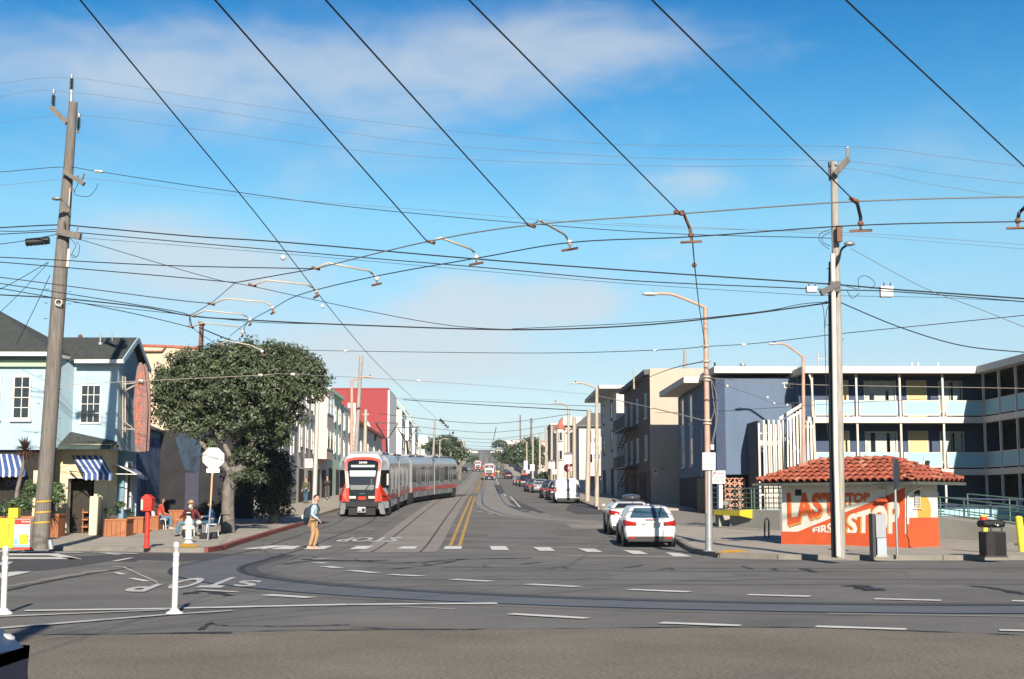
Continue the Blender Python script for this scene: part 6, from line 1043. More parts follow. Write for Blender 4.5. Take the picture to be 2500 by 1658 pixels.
# ================================================================== vehicles
def carpaint(name, col, rough=.28): return mat(name, col, rough, .03, 2, spec=.6, coat=.4)
lampred = mat('lamp_red', (.42, .014, .010), .25, .15, 6); lampclr = mat('lamp_clear', (.75, .75, .7), .15, .05, 6); tyre = rubber; rimm = mat('rim_alloy', (.45, .46, .48), .35, .1, 5, metal=.7)
_wheel = {}
def car(label, cat, L, W_, H, kind, pm, x, y, rz=0., name='parked_car', group=None, front=False, roofm=None, plate=True):
    t = thing(name, label, cat, (x, y, gz(y)+.004), rz, group); slope = math.atan((gz(y+2)-gz(y-2))/4); t.rotation_euler = (slope*math.cos(rz), 0, rz)
    w = W_/2; zb, belt = .22, {'hatch': .98, 'sedan': .93, 'van': 1.12, 'suv': 1.08}[kind]; a = -L/2; f = L/2
    if kind == 'van': st = [(a, .62, .95), (a+.04, belt, .99), (a+.3, belt, 1), (f-1.3, belt, 1), (f-.9, belt-.06, .99), (f-.2, .82, .95), (f, .60, .85)]
    elif kind == 'sedan': st = [(a, .62, .88), (a+.06, .90, .93), (a+.35, .95, .98), (a+.9, .96, 1), (f-1.5, .95, 1), (f-1.0, .90, .99), (f-.25, .74, .94), (f, .55, .84)]
    else: st = [(a, .60, .90), (a+.06, belt-.06, .95), (a+.28, belt, .99), (a+.8, belt, 1), (f-1.3, belt-.02, 1), (f-.95, belt-.07, .99), (f-.22, belt-.22, .95), (f, .56, .86)]
    def ring(yy, zt_, wf):
        h = [(0, zb), (w*.84, zb), (w*.96*wf, zb+.12), (w*wf, zb+.34), (w*.985*wf, min(zt_-.10, zb+.62)), (w*.95*wf, zt_-.03), (w*.84*wf, zt_+.0), (0, zt_+.03)]; return [(p, yy, z) for p, z in h]+[(-p, yy, z) for p, z in reversed(h[1:-1])]
    mb = MB(); mb.loft([ring(*s) for s in st]); body = mb.build('body', pm, None); body.parent = t
    rb, rr_, fr, fb = {'hatch': (a+.22, a+.62, f-2.0, f-1.15), 'sedan': (a+.55, a+1.35, f-2.0, f-1.25), 'van': (a+.03, a+.12, f-1.65, f-.95), 'suv': (a+.10, a+.42, f-1.95, f-1.2)}[kind]
    def cab(tt, o=0.):
        y0, y1 = rb+(rr_-rb)*tt, fb+(fr-fb)*tt; ww = w*(.93-.23*tt**1.3) if kind != 'van' else w*(.97-.10*tt**2); z = belt-.01+(H-belt)*(1-(1-tt)**1.15); return y0, y1, ww, z
    def cring(tt, inset=0.):
        y0, y1, ww, z = cab(tt); c_ = .10+inset; y0 += inset; y1 -= inset; ww -= inset; return [(-ww+c_, y0, z), (ww-c_, y0, z), (ww, y0+c_, z), (ww, y1-c_, z), (ww-c_, y1, z), (-ww+c_, y1, z), (-ww, y1-c_, z), (-ww, y0+c_, z)]
    top = cring(1, .12); top = [(p[0], p[1], H+.015) for p in top]
    mb = MB(); mb.loft([cring(0), cring(.45), cring(.85), cring(1, .02), top]); o = mb.build('cabin', roofm or pm, None); o.parent = t
    g0, g1 = (.06, .84)
    def pane(nm, pts, d):
        mb = MB(); mb.ext(pts, d); o = mb.build(nm, bglass if kind in ('hatch',) else dglass, None); o.parent = t
    y0, y1, ww, z = cab(g0); Y0, Y1, WW, Z = cab(g1); 
    if kind != 'van' or True:
        pane('rear_window', [(-ww+.14, y0-.012, z), (ww-.14, y0-.012, z), (WW-.16, Y0-.012, Z), (-WW+.16, Y0-.012, Z)] if kind != 'van' else [(-ww+.2, y0-.012, z+.2), (-.06, y0-.012, z+.2), (-.06, Y0-.012, Z-.12), (-WW+.2, Y0-.012, Z-.12)], (0, .006, 0)) if kind != 'van' else None
        pane('windscreen', [(-ww+.14, y1+.012, z), (ww-.14, y1+.012, z), (WW-.14, Y1+.012, Z), (-WW+.14, Y1+.012, Z)], (0, -.006, 0))
    for s in (-1, 1):
        m_ = .5; ya, yb2 = (y0+.22, y1-.25); Ya, Yb = (Y0+.2, Y1-.12); yc, Yc = (ya+yb2)/2, (Ya+Yb)/2
        if kind == 'van': ya, Ya = y1-1.25, Y1-.95; pane('side_window', [(s*(ww+.008), ya, z), (s*(ww+.008), yb2, z), (s*(WW+.012), Yb, Z), (s*(WW+.012), Ya, Z)], (-s*.006, 0, 0)); continue
        for (p, q, P_, Q_) in ((ya, yc-.04, Ya, Yc-.04), (yc+.04, yb2, Yc+.04, Yb)): pane('side_window', [(s*(ww+.010), p, z), (s*(ww+.010), q, z), (s*(WW+.014), Q_, Z), (s*(WW+.014), P_, Z)], (-s*.006, 0, 0))
    r = .33 if kind != 'suv' else .36
    for yy in (a+.78, f-.88):
        for s in (-1, 1):
            mb = MB(); mb.lathe([(r, -.10), (r, .08), (r*.93, .11), (r*.66, .115)], (0, 0, 0), 16, 'x'); o = mb.build('wheel', tyre, None); o.parent = t; o.matrix_basis = Matrix.Translation((s*(w-.105), yy, r)) @ Matrix.Rotation(0 if s > 0 else PI, 4, 'Z')
            mb = MB(); mb.lathe([(r*.64, .06), (r*.62, .118), (r*.16, .125)], (0, 0, 0), 12, 'x'); q = mb.build('rim', rimm, None); q.parent = o
            mb = MB(); mb.lathe([(r+.07, -.02), (r+.07, .004)], (s*(w-.003), yy, r+.015), 16, 'x'); q = mb.build('wheel_arch', black, None); q.parent = t
    mb = MB(); mb.box(-w*.86, a-.012, zb-.02, w*.86, a+.2, zb+.17); o = mb.build('bumper', black, None, bev=.02); o.parent = t
    mb = MB(); mb.box(-w*.86, f-.2, zb-.02, w*.86, f+.01, zb+.12); o = mb.build('bumper', black, None, bev=.02); o.parent = t
    zt_ = {'hatch': .90, 'sedan': .80, 'van': .98, 'suv': .98}[kind]
    for s in (-1, 1):
        mb = MB()
        if kind == 'van': mb.box(s*(w-.09)-.05, a-.01, .80, s*(w-.09)+.05, a+.05, 1.15)
        else: mb.loft([[(s*w*.96, a+.02, zt_-.17), (s*w*1.0, a+.32, zt_-.10), (s*w*1.0, a+.32, zt_+.04), (s*w*.95, a+.02, zt_+.02)], [(s*w*.52, a-.03, zt_-.15), (s*w*.52, a+.12, zt_-.12), (s*w*.52, a+.12, zt_-.04), (s*w*.52, a-.01, zt_-.05)]])
        o = mb.build('tail_light', lampred, None, bev=.01); o.parent = t
        mb = MB(); mb.ball((s*w*.72, f-.17, .62), .13, (1, .7, .45), 8, 5); o = mb.build('headlight', lampclr, None); o.parent = t
        mb = MB(); mb.ball((s*(w+.07), f-1.55, belt+.04), .10, (.8, .5, .6), 8, 5); o = mb.build('mirror', pm, None); o.parent = t
    if plate:
        mb = MB(); mb.box(-.17, a-.02, .66, .17, a+.01, .80); o = mb.build('number_plate', offw, None); o.parent = t
        mb = MB(); mb.box(-.16, f+.0, .36, .16, f+.02, .48); o = mb.build('number_plate', offw, None); o.parent = t
    return t
def sub(par, name, m, fn, **k): mb = MB(); fn(mb); o = mb.build(name, m, None, **k); o.parent = par; return o
wcar = carpaint('car_white', (.80, .80, .78)); bcar = carpaint('car_black', (.012, .013, .016)); scar = carpaint('car_silver', (.30, .32, .34)); dcar = mat('car_dark_blue', (.018, .032, .10), .35, .03, 2, spec=.4); rcar = carpaint('car_maroon', (.10, .012, .012)); gcar = carpaint('car_grey', (.07, .075, .08))
GRP = 'cars parked along the right kerb'
fc = car('white hatchback parked at the right corner, nearest car to the crossing', 'car', 4.2, 1.78, 1.38, 'hatch', wcar, 5.62, 49.4, R(-1.5), 'parked_car', GRP)
sub(fc, 'brake_light', lampred, lambda m: m.box(-.16, -2.105, .935, .16, -2.06, .955)); sub(fc, 'trim_bar', chrome, lambda m: m.box(-.3, -2.125, .80, .3, -2.09, .815)); sub(fc, 'antenna', dkmet, lambda m: m.cyl((.05, -1.25, 1.38), (.06, -1.42, 1.56), .01, n=5)); sub(fc, 'rear_spoiler', wcar, lambda m: m.loft([[(-.54, -1.55, 1.33), (.54, -1.55, 1.33), (.54, -1.53, 1.36), (-.54, -1.53, 1.36)], [(-.52, -1.25, 1.36), (.52, -1.25, 1.36), (.52, -1.25, 1.395), (-.52, -1.25, 1.395)]]))
for s in (-1, 1): sub(fc, 'reflector', lampred, lambda m: m.box(s*.62-.1, -2.125, .30, s*.62+.1, -2.09, .36))
sub(fc, 'shelf_item', mat('amber_toy', (.6, .3, .05), .7), lambda m: m.ball((.1, -1.65, 1.06), .06))
mi = car('white wagon with black roof box parked ahead of the white hatchback', 'car', 4.0, 1.70, 1.30, 'suv', wcar, 5.80, 57.5, R(-1), 'parked_car', GRP)
sub(mi, 'roof_stripe', black, lambda m: m.box(-.55, -.9, 1.31, .55, -.82, 1.33)); sub(mi, 'roof_rack', black, lambda m: (m.box(-.58, -1.4, 1.31, -.53, .5, 1.36), m.box(.53, -1.4, 1.31, .58, .5, 1.36), m.box(-.55, -.2, 1.36, .55, -.15, 1.38))); sub(mi, 'roof_box', gcar, lambda m: m.ball((.2, .1, 1.47), .38, (1, 1.5, .32)))
vn = car('white delivery van parked ahead of the cream poles', 'van', 4.4, 1.78, 1.68, 'van', wcar, 5.85, 101.5, R(-1), 'parked_van', GRP); sub(vn, 'door_gap', gcar, lambda m: m.box(-.01, -2.19, .5, .01, -2.175, 1.6)); sub(vn, 'handle', black, lambda m: m.box(-.35, -2.2, .93, .25, -2.18, .97)); sub(vn, 'roof_rack', offw, lambda m: [m.box(-.65, yy, 1.70, .65, yy+.1, 1.78) for yy in (-1.8, -.8, .2)])
for lab, k, c_, x, y in (('black hatchback with lit red tail light ahead of the white van', 'hatch', bcar, 5.75, 110), ('silver grey saloon second ahead of the white van', 'sedan', gcar, 5.5, 117), ('silver saloon with dark glass parked near the hedge bush', 'sedan', scar, 5.9, 150), ('grey saloon just beyond the silver one by the hedge bush', 'sedan', gcar, 5.6, 158), ('dark blue hatchback third beyond the hedge bush', 'hatch', dcar, 5.5, 166), ('black pickup style car with red roof load under the far right tree', 'suv', bcar, 5.9, 208), ('dark hatchback next beyond the red loaded black car', 'hatch', gcar, 5.6, 217), ('white fronted dark saloon farthest parked on the right', 'sedan', scar, 5.4, 227), ('maroon saloon beside the far right tree trunk', 'sedan', rcar, 5.2, 318), ('dark hatchback beyond the maroon saloon far up the hill', 'hatch', dcar, 5.4, 345), ('grey car far up the hill on the right kerb', 'sedan', gcar, 5.4, 375)):
    q = car(lab, 'car', 4.5, 1.8, 1.45 if k != 'suv' else 1.7, k, c_, x, y, 0, 'parked_car', GRP)
    if 'red roof' in lab: sub(q, 'roof_load', mat('load_red', (.5, .05, .03), .6), lambda m: m.box(-.6, -1.2, 1.72, .6, .6, 1.95))
car('dark four wheel drive car driving towards us left of the farthest tram', 'car', 4.6, 1.9, 1.8, 'suv', bcar, -6.2, 415, PI, 'moving_car'); car('small pale car behind the dark four wheel drive on the left', 'car', 4.3, 1.8, 1.45, 'sedan', scar, -6.0, 470, PI, 'moving_car'); car('black car in the right lane beyond the oncoming red tram', 'car', 4.4, 1.8, 1.5, 'hatch', bcar, 3.4, 405, 0, 'moving_car')
# dark blue car nose in the bottom left corner, heading right
nc_ = car('dark blue car whose front corner pokes into the bottom left corner', 'car', 4.6, 1.84, 1.45, 'sedan', dcar, -5.66, 10.3, R(-90), 'moving_car', plate=False)
nc_.scale = (1, 1, .86); nc_.location.x -= .17
for c_ in [c_ for c_ in nc_.children if c_.name.startswith('bumper')]: bpy.data.objects.remove(c_)
sub(nc_, 'fog_lamp', chrome, lambda m: (m.ball((-.66, 2.10, .42), .09), m.ball((.66, 2.10, .42), .09)))
# ================================================================== light rail trains
tsil = mat('tram_silver', (.36, .38, .40), .30, .05, 1.2, metal=.3, coat=.2); tlight = mat('tram_light_grey', (.48, .51, .54), .35, .04, 1.5); tred = mat('tram_red', (.72, .035, .012), .3, .05, 2, coat=.3); tglass = glass('tram_glass', (.012, .015, .018), .10, .5)
tdark = mat('tram_underframe', (.018, .018, .02), .8, .2, 4); wsh = mat('sun_blind', (.62, .68, .64), .5, .05, 3); hlamp = mat('headlamp_glass', (.85, .82, .62), .2, .05, 5)
def tram(label, path, cab_only=False, first=0, old=False):
    """path: joint points from the front to the rear; one body section between each two"""
    P = [Vector((x, y, gz(y)+.015)) for x, y in path]; t = thing('light_rail_train', label, 'tram', tuple(P[0]))
    for k in range(len(P)-1):
        p0, p1 = P[k], P[k+1]; u = (p1-p0); Ls = u.length; u.normalize(); v = Vector((0, 0, 1)).cross(u).normalized(); zz = u.cross(v)
        M = Matrix(((u.x, v.x, zz.x, p0.x), (u.y, v.y, zz.y, p0.y), (u.z, v.z, zz.z, p0.z), (0, 0, 0, 1)))
        cabf = (k == 0); cabr = (k == len(P)-2); mid = (k % 2 == 1 and k < len(P)-2); x0_, x1_ = (1.5 if cabf else (.45 if k % 2 else .35)), (Ls-.9 if cabr or mid else Ls-.45)
        if k % 2 == 0 and k > 0: x0_ = .9
        prof = [(-1.325, .42), (-1.325, 2.78), (-1.22, 3.08), (-.95, 3.27), (0, 3.32), (.95, 3.27), (1.22, 3.08), (1.325, 2.78), (1.325, .42)]
        sec = part(t, 'body_section', tsil, lambda m: m.loft([[(xx, a, b_) for a, b_ in prof] for xx in (x0_, x1_)], smooth=False), M)
        part(sec, 'upper_panel', tlight, lambda m: [m.loft([[(xx, s*1.332, 2.70), (xx, s*1.332, 2.80), (xx, s*1.225, 3.09), (xx, s*1.20, 3.06)] for xx in (x0_, x1_)], smooth=False) for s in (-1, 1)], M)
        for s in (-1, 1):
            part(sec, 'red_stripe', tred, lambda m: m.box(x0_-.0, s*1.345-.006, .84, x1_, s*1.345+.006, 1.12), M, fix=False)
            nW = 5; seg = (x1_-x0_)/nW
            for i in range(nW):
                a, b_ = x0_+i*seg, x0_+(i+1)*seg
                if i in (1, 3):
                    d = part(sec, 'door', tsil, lambda m: (m.box(a+.10, s*1.335-.01, .45, a+.16, s*1.335+.01, 2.62), m.box(b_-.16, s*1.335-.01, .45, b_-.10, s*1.335+.01, 2.62), m.box((a+b_)/2-.03, s*1.335-.01, .45, (a+b_)/2+.03, s*1.335+.01, 2.62)), M, fix=False) if False else None
                    part(sec, 'door', tsil, lambda m: (m.box(a+.10, s*1.337-.008, .45, b_-.10, s*1.337+.008, 1.35), m.box(a+.1, s*1.337-.008, 2.5, b_-.1, s*1.337+.008, 2.62), [m.box(c__-.04, s*1.337-.008, 1.35, c__+.04, s*1.337+.008, 2.5) for c__ in (a+.14, (a+b_)/2, b_-.14)]), M, fix=False)
                    part(sec, 'door_glass', tglass, lambda m: m.box(a+.18, s*1.33-.004, 1.35, b_-.18, s*1.33+.004, 2.5), M, fix=False)
                else: part(sec, 'window', tglass, lambda m: (m.box(a+.06, s*1.33-.006, 1.50, b_-.06, s*1.33+.006, 2.58),), M, fix=False)
        part(t, 'underframe', tdark, lambda m: m.box(x0_+.3, -1.15, .12, x1_-.3, 1.15, .42), M, fix=False)
        for xx in ((2.6, Ls-.3) if cabf else ((.4,) if k % 2 == 0 else (Ls-2.4,))):
            part(t, 'bogie', tdark, lambda m: [m.cyl((xx+dx, s*1.34, .36), (xx+dx, s*1.0, .36), .36, n=14) for dx in (-.45, .45) for s in (-1, 1)]+[m.box(xx-1.0, -1.336, .42, xx+1.0, 1.336, .78)], M)
        part(t, 'roof_equipment', mat('roof_grey', (.30, .31, .33), .7), lambda m: (m.box(x0_+1.6, -.85, 3.30, x0_+4.2, .85, 3.46), m.box(x0_+5.2, -.8, 3.3, x1_-1.0, .8, 3.44)), M, bev=.03)
        if k < len(P)-2:
            j = part(t, 'gangway', tdark if k % 2 else mat('bellows_pale', (.62, .60, .55), .8), lambda m: m.box(Ls-.62, -1.24, .4, Ls+.62, 1.24, 3.12) if not k % 2 else (m.box(Ls-.85, -.6, .7, Ls+.85, .6, 1.0),), M, fix=False)
            if k % 2 == 0: part(t, 'gangway_rib', tdark, lambda m: [m.box(Ls+d-.05, -1.27, .42, Ls+d+.05, 1.27, 3.18) for d in (-.35, .35)], M, fix=False)
        if k == 1 or (k == 2 and len(P) > 3):
            xx = 7.8 if k == 1 else 7.2; part(t, 'pantograph', dkmet, lambda m: (m.box(xx-.5, -.5, 3.34, xx+.5, .5, 3.5), m.bar((xx, 0, 3.5), (xx-.5, 0, 4.5), .14), m.bar((xx-.5, -.12, 4.5), (xx-.3, -.72, 5.45), .07), m.bar((xx-.5, .12, 4.5), (xx-.3, .72, 5.45), .07), m.bar((xx-.3, -.85, 5.5), (xx-.3, .85, 5.5), .06), m.bar((xx-.42, -.8, 5.48), (xx-.42, .8, 5.48), .04), m.bar((xx-.4, -.35, 5.0), (xx-.4, .35, 5.0), .03), m.bar((xx-.5, -.15, 4.5), (xx-.5, .15, 4.5), .06)), M)
        if cabf or cabr or mid or (k % 2 == 0):
            # a cab nose at this end of the car
            flip = Matrix.Identity(4) if k % 2 == 0 else Matrix(((-1, 0, 0, Ls), (0, -1, 0, 0), (0, 0, 1, 0), (0, 0, 0, 1)))
            if k > 0 and k < len(P)-2 or k == 2:
                continue
            N_ = M @ flip if cabf else M @ Matrix(((-1, 0, 0, Ls), (0, -1, 0, 0), (0, 0, 1, 0), (0, 0, 0, 1)))
            lv = [.42, .78, 1.10, 1.50, 2.45, 2.92, 3.20, 3.30]; xf = lambda z: .10 if z < 1.1 else .10+.62*((z-1.1)/2.2)**1.7; yf = lambda z: float(np.interp(z, (.4, 1.5, 2.4, 2.9, 3.1, 3.3), (.84, .86, .95, .98, .92, .75))); ys = lambda z: 1.325 if z < 2.8 else (1.22 if z < 3.1 else 1.0)
            xb = 1.5
            nose = part(t, 'cab_shell', [tlight, tred, tglass, tdark], lambda m: None, N_) if False else None
            mb = MB(N_)
            for i in range(len(lv)-1):
                z0_, z1_ = lv[i], lv[i+1]
                for s in (-1, 1):
                    mb.mi = {0: 0, 1: 1, 2: 0, 3: 2}.get(i, 0); mb.poly([(xf(z0_), s*yf(z0_), z0_), (xf(z1_), s*yf(z1_), z1_), (xb, s*ys(z1_), z1_), (xb, s*ys(z0_), z0_)])
                mb.mi = 3 if i == 0 else 0; mb.poly([(xf(z0_), -yf(z0_), z0_), (xf(z0_), yf(z0_), z0_), (xf(z1_), yf(z1_), z1_), (xf(z1_), -yf(z1_), z1_)])
            z = 3.30; mb.mi = 0; mb.poly([(xf(z), -yf(z), z), (xf(z), yf(z), z), (xb, ys(z), z), (xb, -ys(z), z)]); mb.mi = 3; mb.poly([(xf(.42), -yf(.42), .42), (xf(.42), yf(.42), .42), (xb, 1.325, .42), (xb, -1.325, .42)])
            cs = mb.build('cab_shell', [tlight, tred, tglass, tdark], t, fix=False)
            if k and not cabr: continue
            FP = lambda y, z, o=0.: Vector((xf(z)-o, y, z))
            outer = [(-.80, .80), (-.84, 1.5), (-.93, 2.4), (-.96, 2.85), (-.88, 3.03), (-.5, 3.12), (0, 3.15), (.5, 3.12), (.88, 3.03), (.96, 2.85), (.93, 2.4), (.84, 1.5), (.80, .80)]
            inner = [(-.66, .80), (-.70, 1.5), (-.80, 2.4), (-.82, 2.80), (-.76, 2.92), (-.45, 2.99), (0, 3.01), (.45, 2.99), (.76, 2.92), (.82, 2.80), (.80, 2.4), (.70, 1.5), (.66, .80)]
            def ringf(m):
                n = len(outer)
                for i in range(n-1): m.ext([FP(*outer[i], .0), FP(*outer[i+1], .0), FP(*inner[i+1], .0), FP(*inner[i], .0)], (-.05, 0, 0))
                for s in (-1, 1): m.ext([FP(s*.80, .80), FP(s*1.06, .80), FP(s*1.03, 1.12), FP(s*.84, 1.75)], (-.03, 0, 0)); m.ext([Vector((xf(1.1)+.02, s*(yf(1.1)+.03), 1.10)), Vector((xf(1.7), s*(yf(1.7)+.03), 1.72)), Vector((1.0, s*1.24, 1.10))], (0, s*.02, 0))
            part(cs, 'red_surround', tred, ringf, N_); 
            def fan(pts, zc=1.9):
                def f(m):
                    n = len(pts); zs = sorted(set(z for y, z in pts if z < 3))
                    m.add([FP(y, z, .02) for y, z in pts], [(i, i+1, n-2-i, n-1-i) for i in range((n-1)//2)])
                return f
            part(cs, 'windscreen', tglass, fan(inner), N_, fix=False)
            part(cs, 'sun_blind', wsh, lambda m: m.ext([FP(-.66, 2.12, .03), FP(.66, 2.12, .03), FP(.68, 2.42, .035), FP(-.68, 2.42, .035)], (-.01, 0, 0)), N_)
            part(cs, 'destination_display', mat('display_grey', (.22, .27, .28), .4), lambda m: m.ext([FP(-.62, 2.60, .03), FP(.62, 2.60, .03), FP(.64, 2.72, .035), FP(-.64, 2.72, .035)], (-.01, 0, 0)), N_)
            if not cabr: part(cs, 'fleet_number', white, lambda m: word(m, '2035B', FP(.22, 2.90, .05), FP(-.22, 2.90, .05), FP(-.22, 2.80, .05), FP(.22, 2.80, .05), bold=.03), N_, fix=False)
            part(cs, 'dashboard', mat('dash_teal', (.07, .10, .10), .5), lambda m: m.ext([FP(-.60, 1.42, .03), FP(.62, 1.42, .03), FP(.64, 1.66, .03), FP(-.62, 1.66, .03)], (-.01, 0, 0)), N_); part(cs, 'wiper', dkmet, lambda m: (m.bar(FP(-.1, 1.36, .06), FP(-.40, 1.72, .08), .03), m.bar(FP(-.2, 1.40, .06), FP(-.46, 1.80, .08), .02), m.bar(FP(-.48, 1.35, .06), FP(-.48, 2.0, .06), .03)), N_)
            for s in (-1, 1): part(cs, 'headlight', hlamp, lambda m: m.box(xf(1)-.06, s*.50-.17, .95, xf(1)+.0, s*.50+.17, 1.08), N_, bev=.02)
            part(cs, 'emblem', tred, lambda m: m.box(xf(1)-.05, -.20, .90, xf(1), .20, 1.06), N_); part(cs, 'emblem_line', mat('teal_line', (.02, .25, .28), .4), lambda m: m.box(xf(1.1)-.05, -.14, 1.20, xf(1.1)+.02, .14, 1.23), N_)
            part(cs, 'bumper', tdark, lambda m: m.box(xf(.5)-.10, -.86, .50, xf(.5)+.1, .86, .80), N_, bev=.04)
            part(cs, 'skirt', tsil, lambda m: [m.ext([(.16, s*.82, .72), (.16, s*1.10, .72), (.3, s*1.20, .12), (.3, s*.95, .14)], (.9, 0, 0)) for s in (-1, 1)], N_)
            cp_ = part(cs, 'coupler', galv, lambda m: m.box(-.25, -.22, .22, .15, .22, .52), N_, bev=.02); part(cs, 'coupler_face', tdark, lambda m: (m.cyl((-.27, -.10, .36), (-.24, -.10, .36), .09), m.box(-.262, .03, .26, -.252, .17, .30), m.box(-.05, -.7, .1, .6, .7, .42)), N_)
            part(cs, 'mirror', offw, lambda m: m.box(.75, -1.34, 1.65, .85, -1.25, 2.25), N_); part(cs, 'marker_lamp', dkmet, lambda m: [m.cyl((1.25, -1.30, z), (1.25, -1.34, z), .10, n=10) for z in (.95, 1.2, 1.42)], N_)
    return t
cum = [0]
Tp = [p for p in T1 if 70 < p[1] < 140]; Tp.sort(key=lambda p: p[1])
def onT1(s0, s):
    d = 0; prev = None
    for p in Tp:
        if p[1] < s0: continue
        if prev is not None:
            st_ = math.hypot(p[0]-prev[0], p[1]-prev[1])
            if d+st_ >= s: f_ = (s-d)/st_; return (prev[0]+(p[0]-prev[0])*f_, prev[1]+(p[1]-prev[1])*f_)
            d += st_
        prev = p
    return prev
tram('silver and red two car light rail train coming round the curve, nearest tram', [onT1(73.8, s) for s in (0, 11.6, 23.4, 35.2, 47.0)])
tram('red fronted light rail train coming down the middle of the street, in the distance', [(.8, 293), (.8, 304.5), (.8, 316)]); tram('farthest grey light rail train with red skirt, left of the oncoming one', [(-2.5, 455), (-2.5, 466.5), (-2.5, 478)])
# ================================================================== people
skinm = mat('skin', (.55, .32, .22), .6, .06, 6); hairm = mat('hair_dark', (.02, .014, .010), .7, .2, 20)
def person(label, loc, rz, J, shirt, pants, shoes, hair=hairm, sc=1., look=0., hat=None, beard=None, sleeves=1, hairlen=.0, coat=None):
    """J: joints in local metres (x right, y forward, z up)"""
    t = thing('person', label, 'person', tuple(loc), rz); t.scale = (sc,)*3
    V, E, RR = [], [], []
    def v(p, r): V.append(Vector(p)); RR.append(r); return len(V)-1
    pel = v(J['pelvis'], .125); sp = v(J['spine'], .115); ch = v(J['chest'], .135); nk = v(J['neck'], .052); hd = v(J['head'], .078); tp_ = v(Vector(J['head'])+Vector((0, 0, .10)), .062)
    E += [(pel, sp), (sp, ch), (ch, nk), (nk, hd), (hd, tp_)]; hands = []
    for s in 'LR':
        sg = -1 if s == 'L' else 1; a = v(J['sh'+s], .055); b_ = v(J['el'+s], .040); c_ = v(J['ha'+s], .026); E += [(ch, a), (a, b_), (b_, c_)]
        d = (Vector(J['ha'+s])-Vector(J['el'+s])).normalized(); pm = v(Vector(J['ha'+s])+d*.05, (.036, .018)); E.append((c_, pm)); hands.append((V[pm].copy(), d, sg))
        h = v(J['hi'+s], .085); k = v(J['kn'+s], .055); an = v(J['an'+s], .036); E += [(pel, h), (h, k), (k, an)]; fd = Vector(J.get('foot'+s, (0, .16, -.03))); ft = v(Vector(J['an'+s])+fd*.8, .030); E.append((an, ft))
        side = d.cross(Vector((0, 0, 1)) if abs(d.z) < .8 else Vector((0, 1, 0))).normalized()
        for i in range(4): f1 = v(V[pm]+d*(.040+.006*(i in (1, 2)))+side*(.026-.0175*i), .009); f2 = v(V[f1]+(d*.8+Vector((0, .3, -.2))).normalized()*(.036+.006*(i in (1, 2))), .0075); E += [(pm, f1), (f1, f2)]
        th = v(V[pm]+side*.045+d*.01, .010); th2 = v(V[th]+(d+side*.3).normalized()*.028, .009); E += [(pm, th), (th, th2)]
    body = skin('body', V, E, RR, skinm, t)
    hc = Vector(J['head'])+Vector((0, .0, .03)); fdir = Vector((math.sin(look), math.cos(look), 0)); sdv = Vector((fdir.y, -fdir.x, 0))
    sub(t, 'head_shape', skinm, lambda m: (m.ball(hc+fdir*.012, .098, (.80, .92, 1.18), 14, 10), m.ball(hc+fdir*.105+Vector((0, 0, -.012)), .019, (.8, 1, 1.3), 6, 5), m.ball(hc+sdv*.082, .024, (.5, 1, 1.2), 6, 5), m.ball(hc-sdv*.082, .024, (.5, 1, 1.2), 6, 5)))
    sub(t, 'eyes', black, lambda m: [m.ball(hc+fdir*.094+sdv*s*.030+Vector((0, 0, .016)), .011, n=6, m=4) for s in (-1, 1)]); sub(t, 'mouth', mat('lips', (.35, .10, .08), .5), lambda m: m.ball(hc+fdir*.098+Vector((0, 0, -.055)), .018, (1.2, .5, .4) if abs(fdir.y) > .7 else (.5, 1.2, .4), 6, 4))
    if hat: sub(t, 'hat', hat, lambda m: (m.lathe([(.098, 0), (.10, .05), (.085, .10), (.04, .115)], hc+Vector((0, 0, .055)), 12), m.lathe([(.15, .0), (.15, .012), (.09, .02)], hc+Vector((0, 0, .05))+fdir*.02, 14)))
    if True:
        def hr_(m):
            m.ball(hc-fdir*.022+Vector((0, 0, .038)), .106, (.84, .90, 1.02), 12, 8)
            if hairlen: m.ball(hc-fdir*.045+Vector((0, 0, -.08)), .11, (.9, .6, 1.2), 10, 7)
        sub(t, 'hair', hair, hr_)
    if beard: sub(t, 'beard', beard, lambda m: m.ball(hc+fdir*.07+Vector((0, 0, -.085)), .062, (1, .7, 1.1), 10, 7))
    # clothes
    V2 = [Vector(J['pelvis'])+Vector((0, 0, .0)), J['spine'], J['chest'], Vector(J['chest']).lerp(Vector(J['neck']), .55), J['shL'], J['elL'], J['shR'], J['elR']]; E2 = [(0, 1), (1, 2), (2, 3), (2, 4), (4, 5), (2, 6), (6, 7)]; R2 = [.150, .142, .160, .085, .075, .056, .075, .056]
    if sleeves: V2 += [Vector(J['elL']).lerp(Vector(J['haL']), .92), Vector(J['elR']).lerp(Vector(J['haR']), .92)]; E2 += [(5, 8), (7, 9)]; R2 += [.040, .040]
    if coat: V2.append(Vector(J['pelvis'])+Vector((0, 0, -.18))); E2.append((0, len(V2)-1)); R2.append(.19)
    skin('shirt', V2, E2, R2, shirt, t)
    V3 = [J['pelvis'], J['hiL'], J['knL'], J['anL'], J['hiR'], J['knR'], J['anR']]; skin('trousers', V3, [(0, 1), (1, 2), (2, 3), (0, 4), (4, 5), (5, 6)], [.145, .105, .080, .062, .105, .080, .062], pants, t)
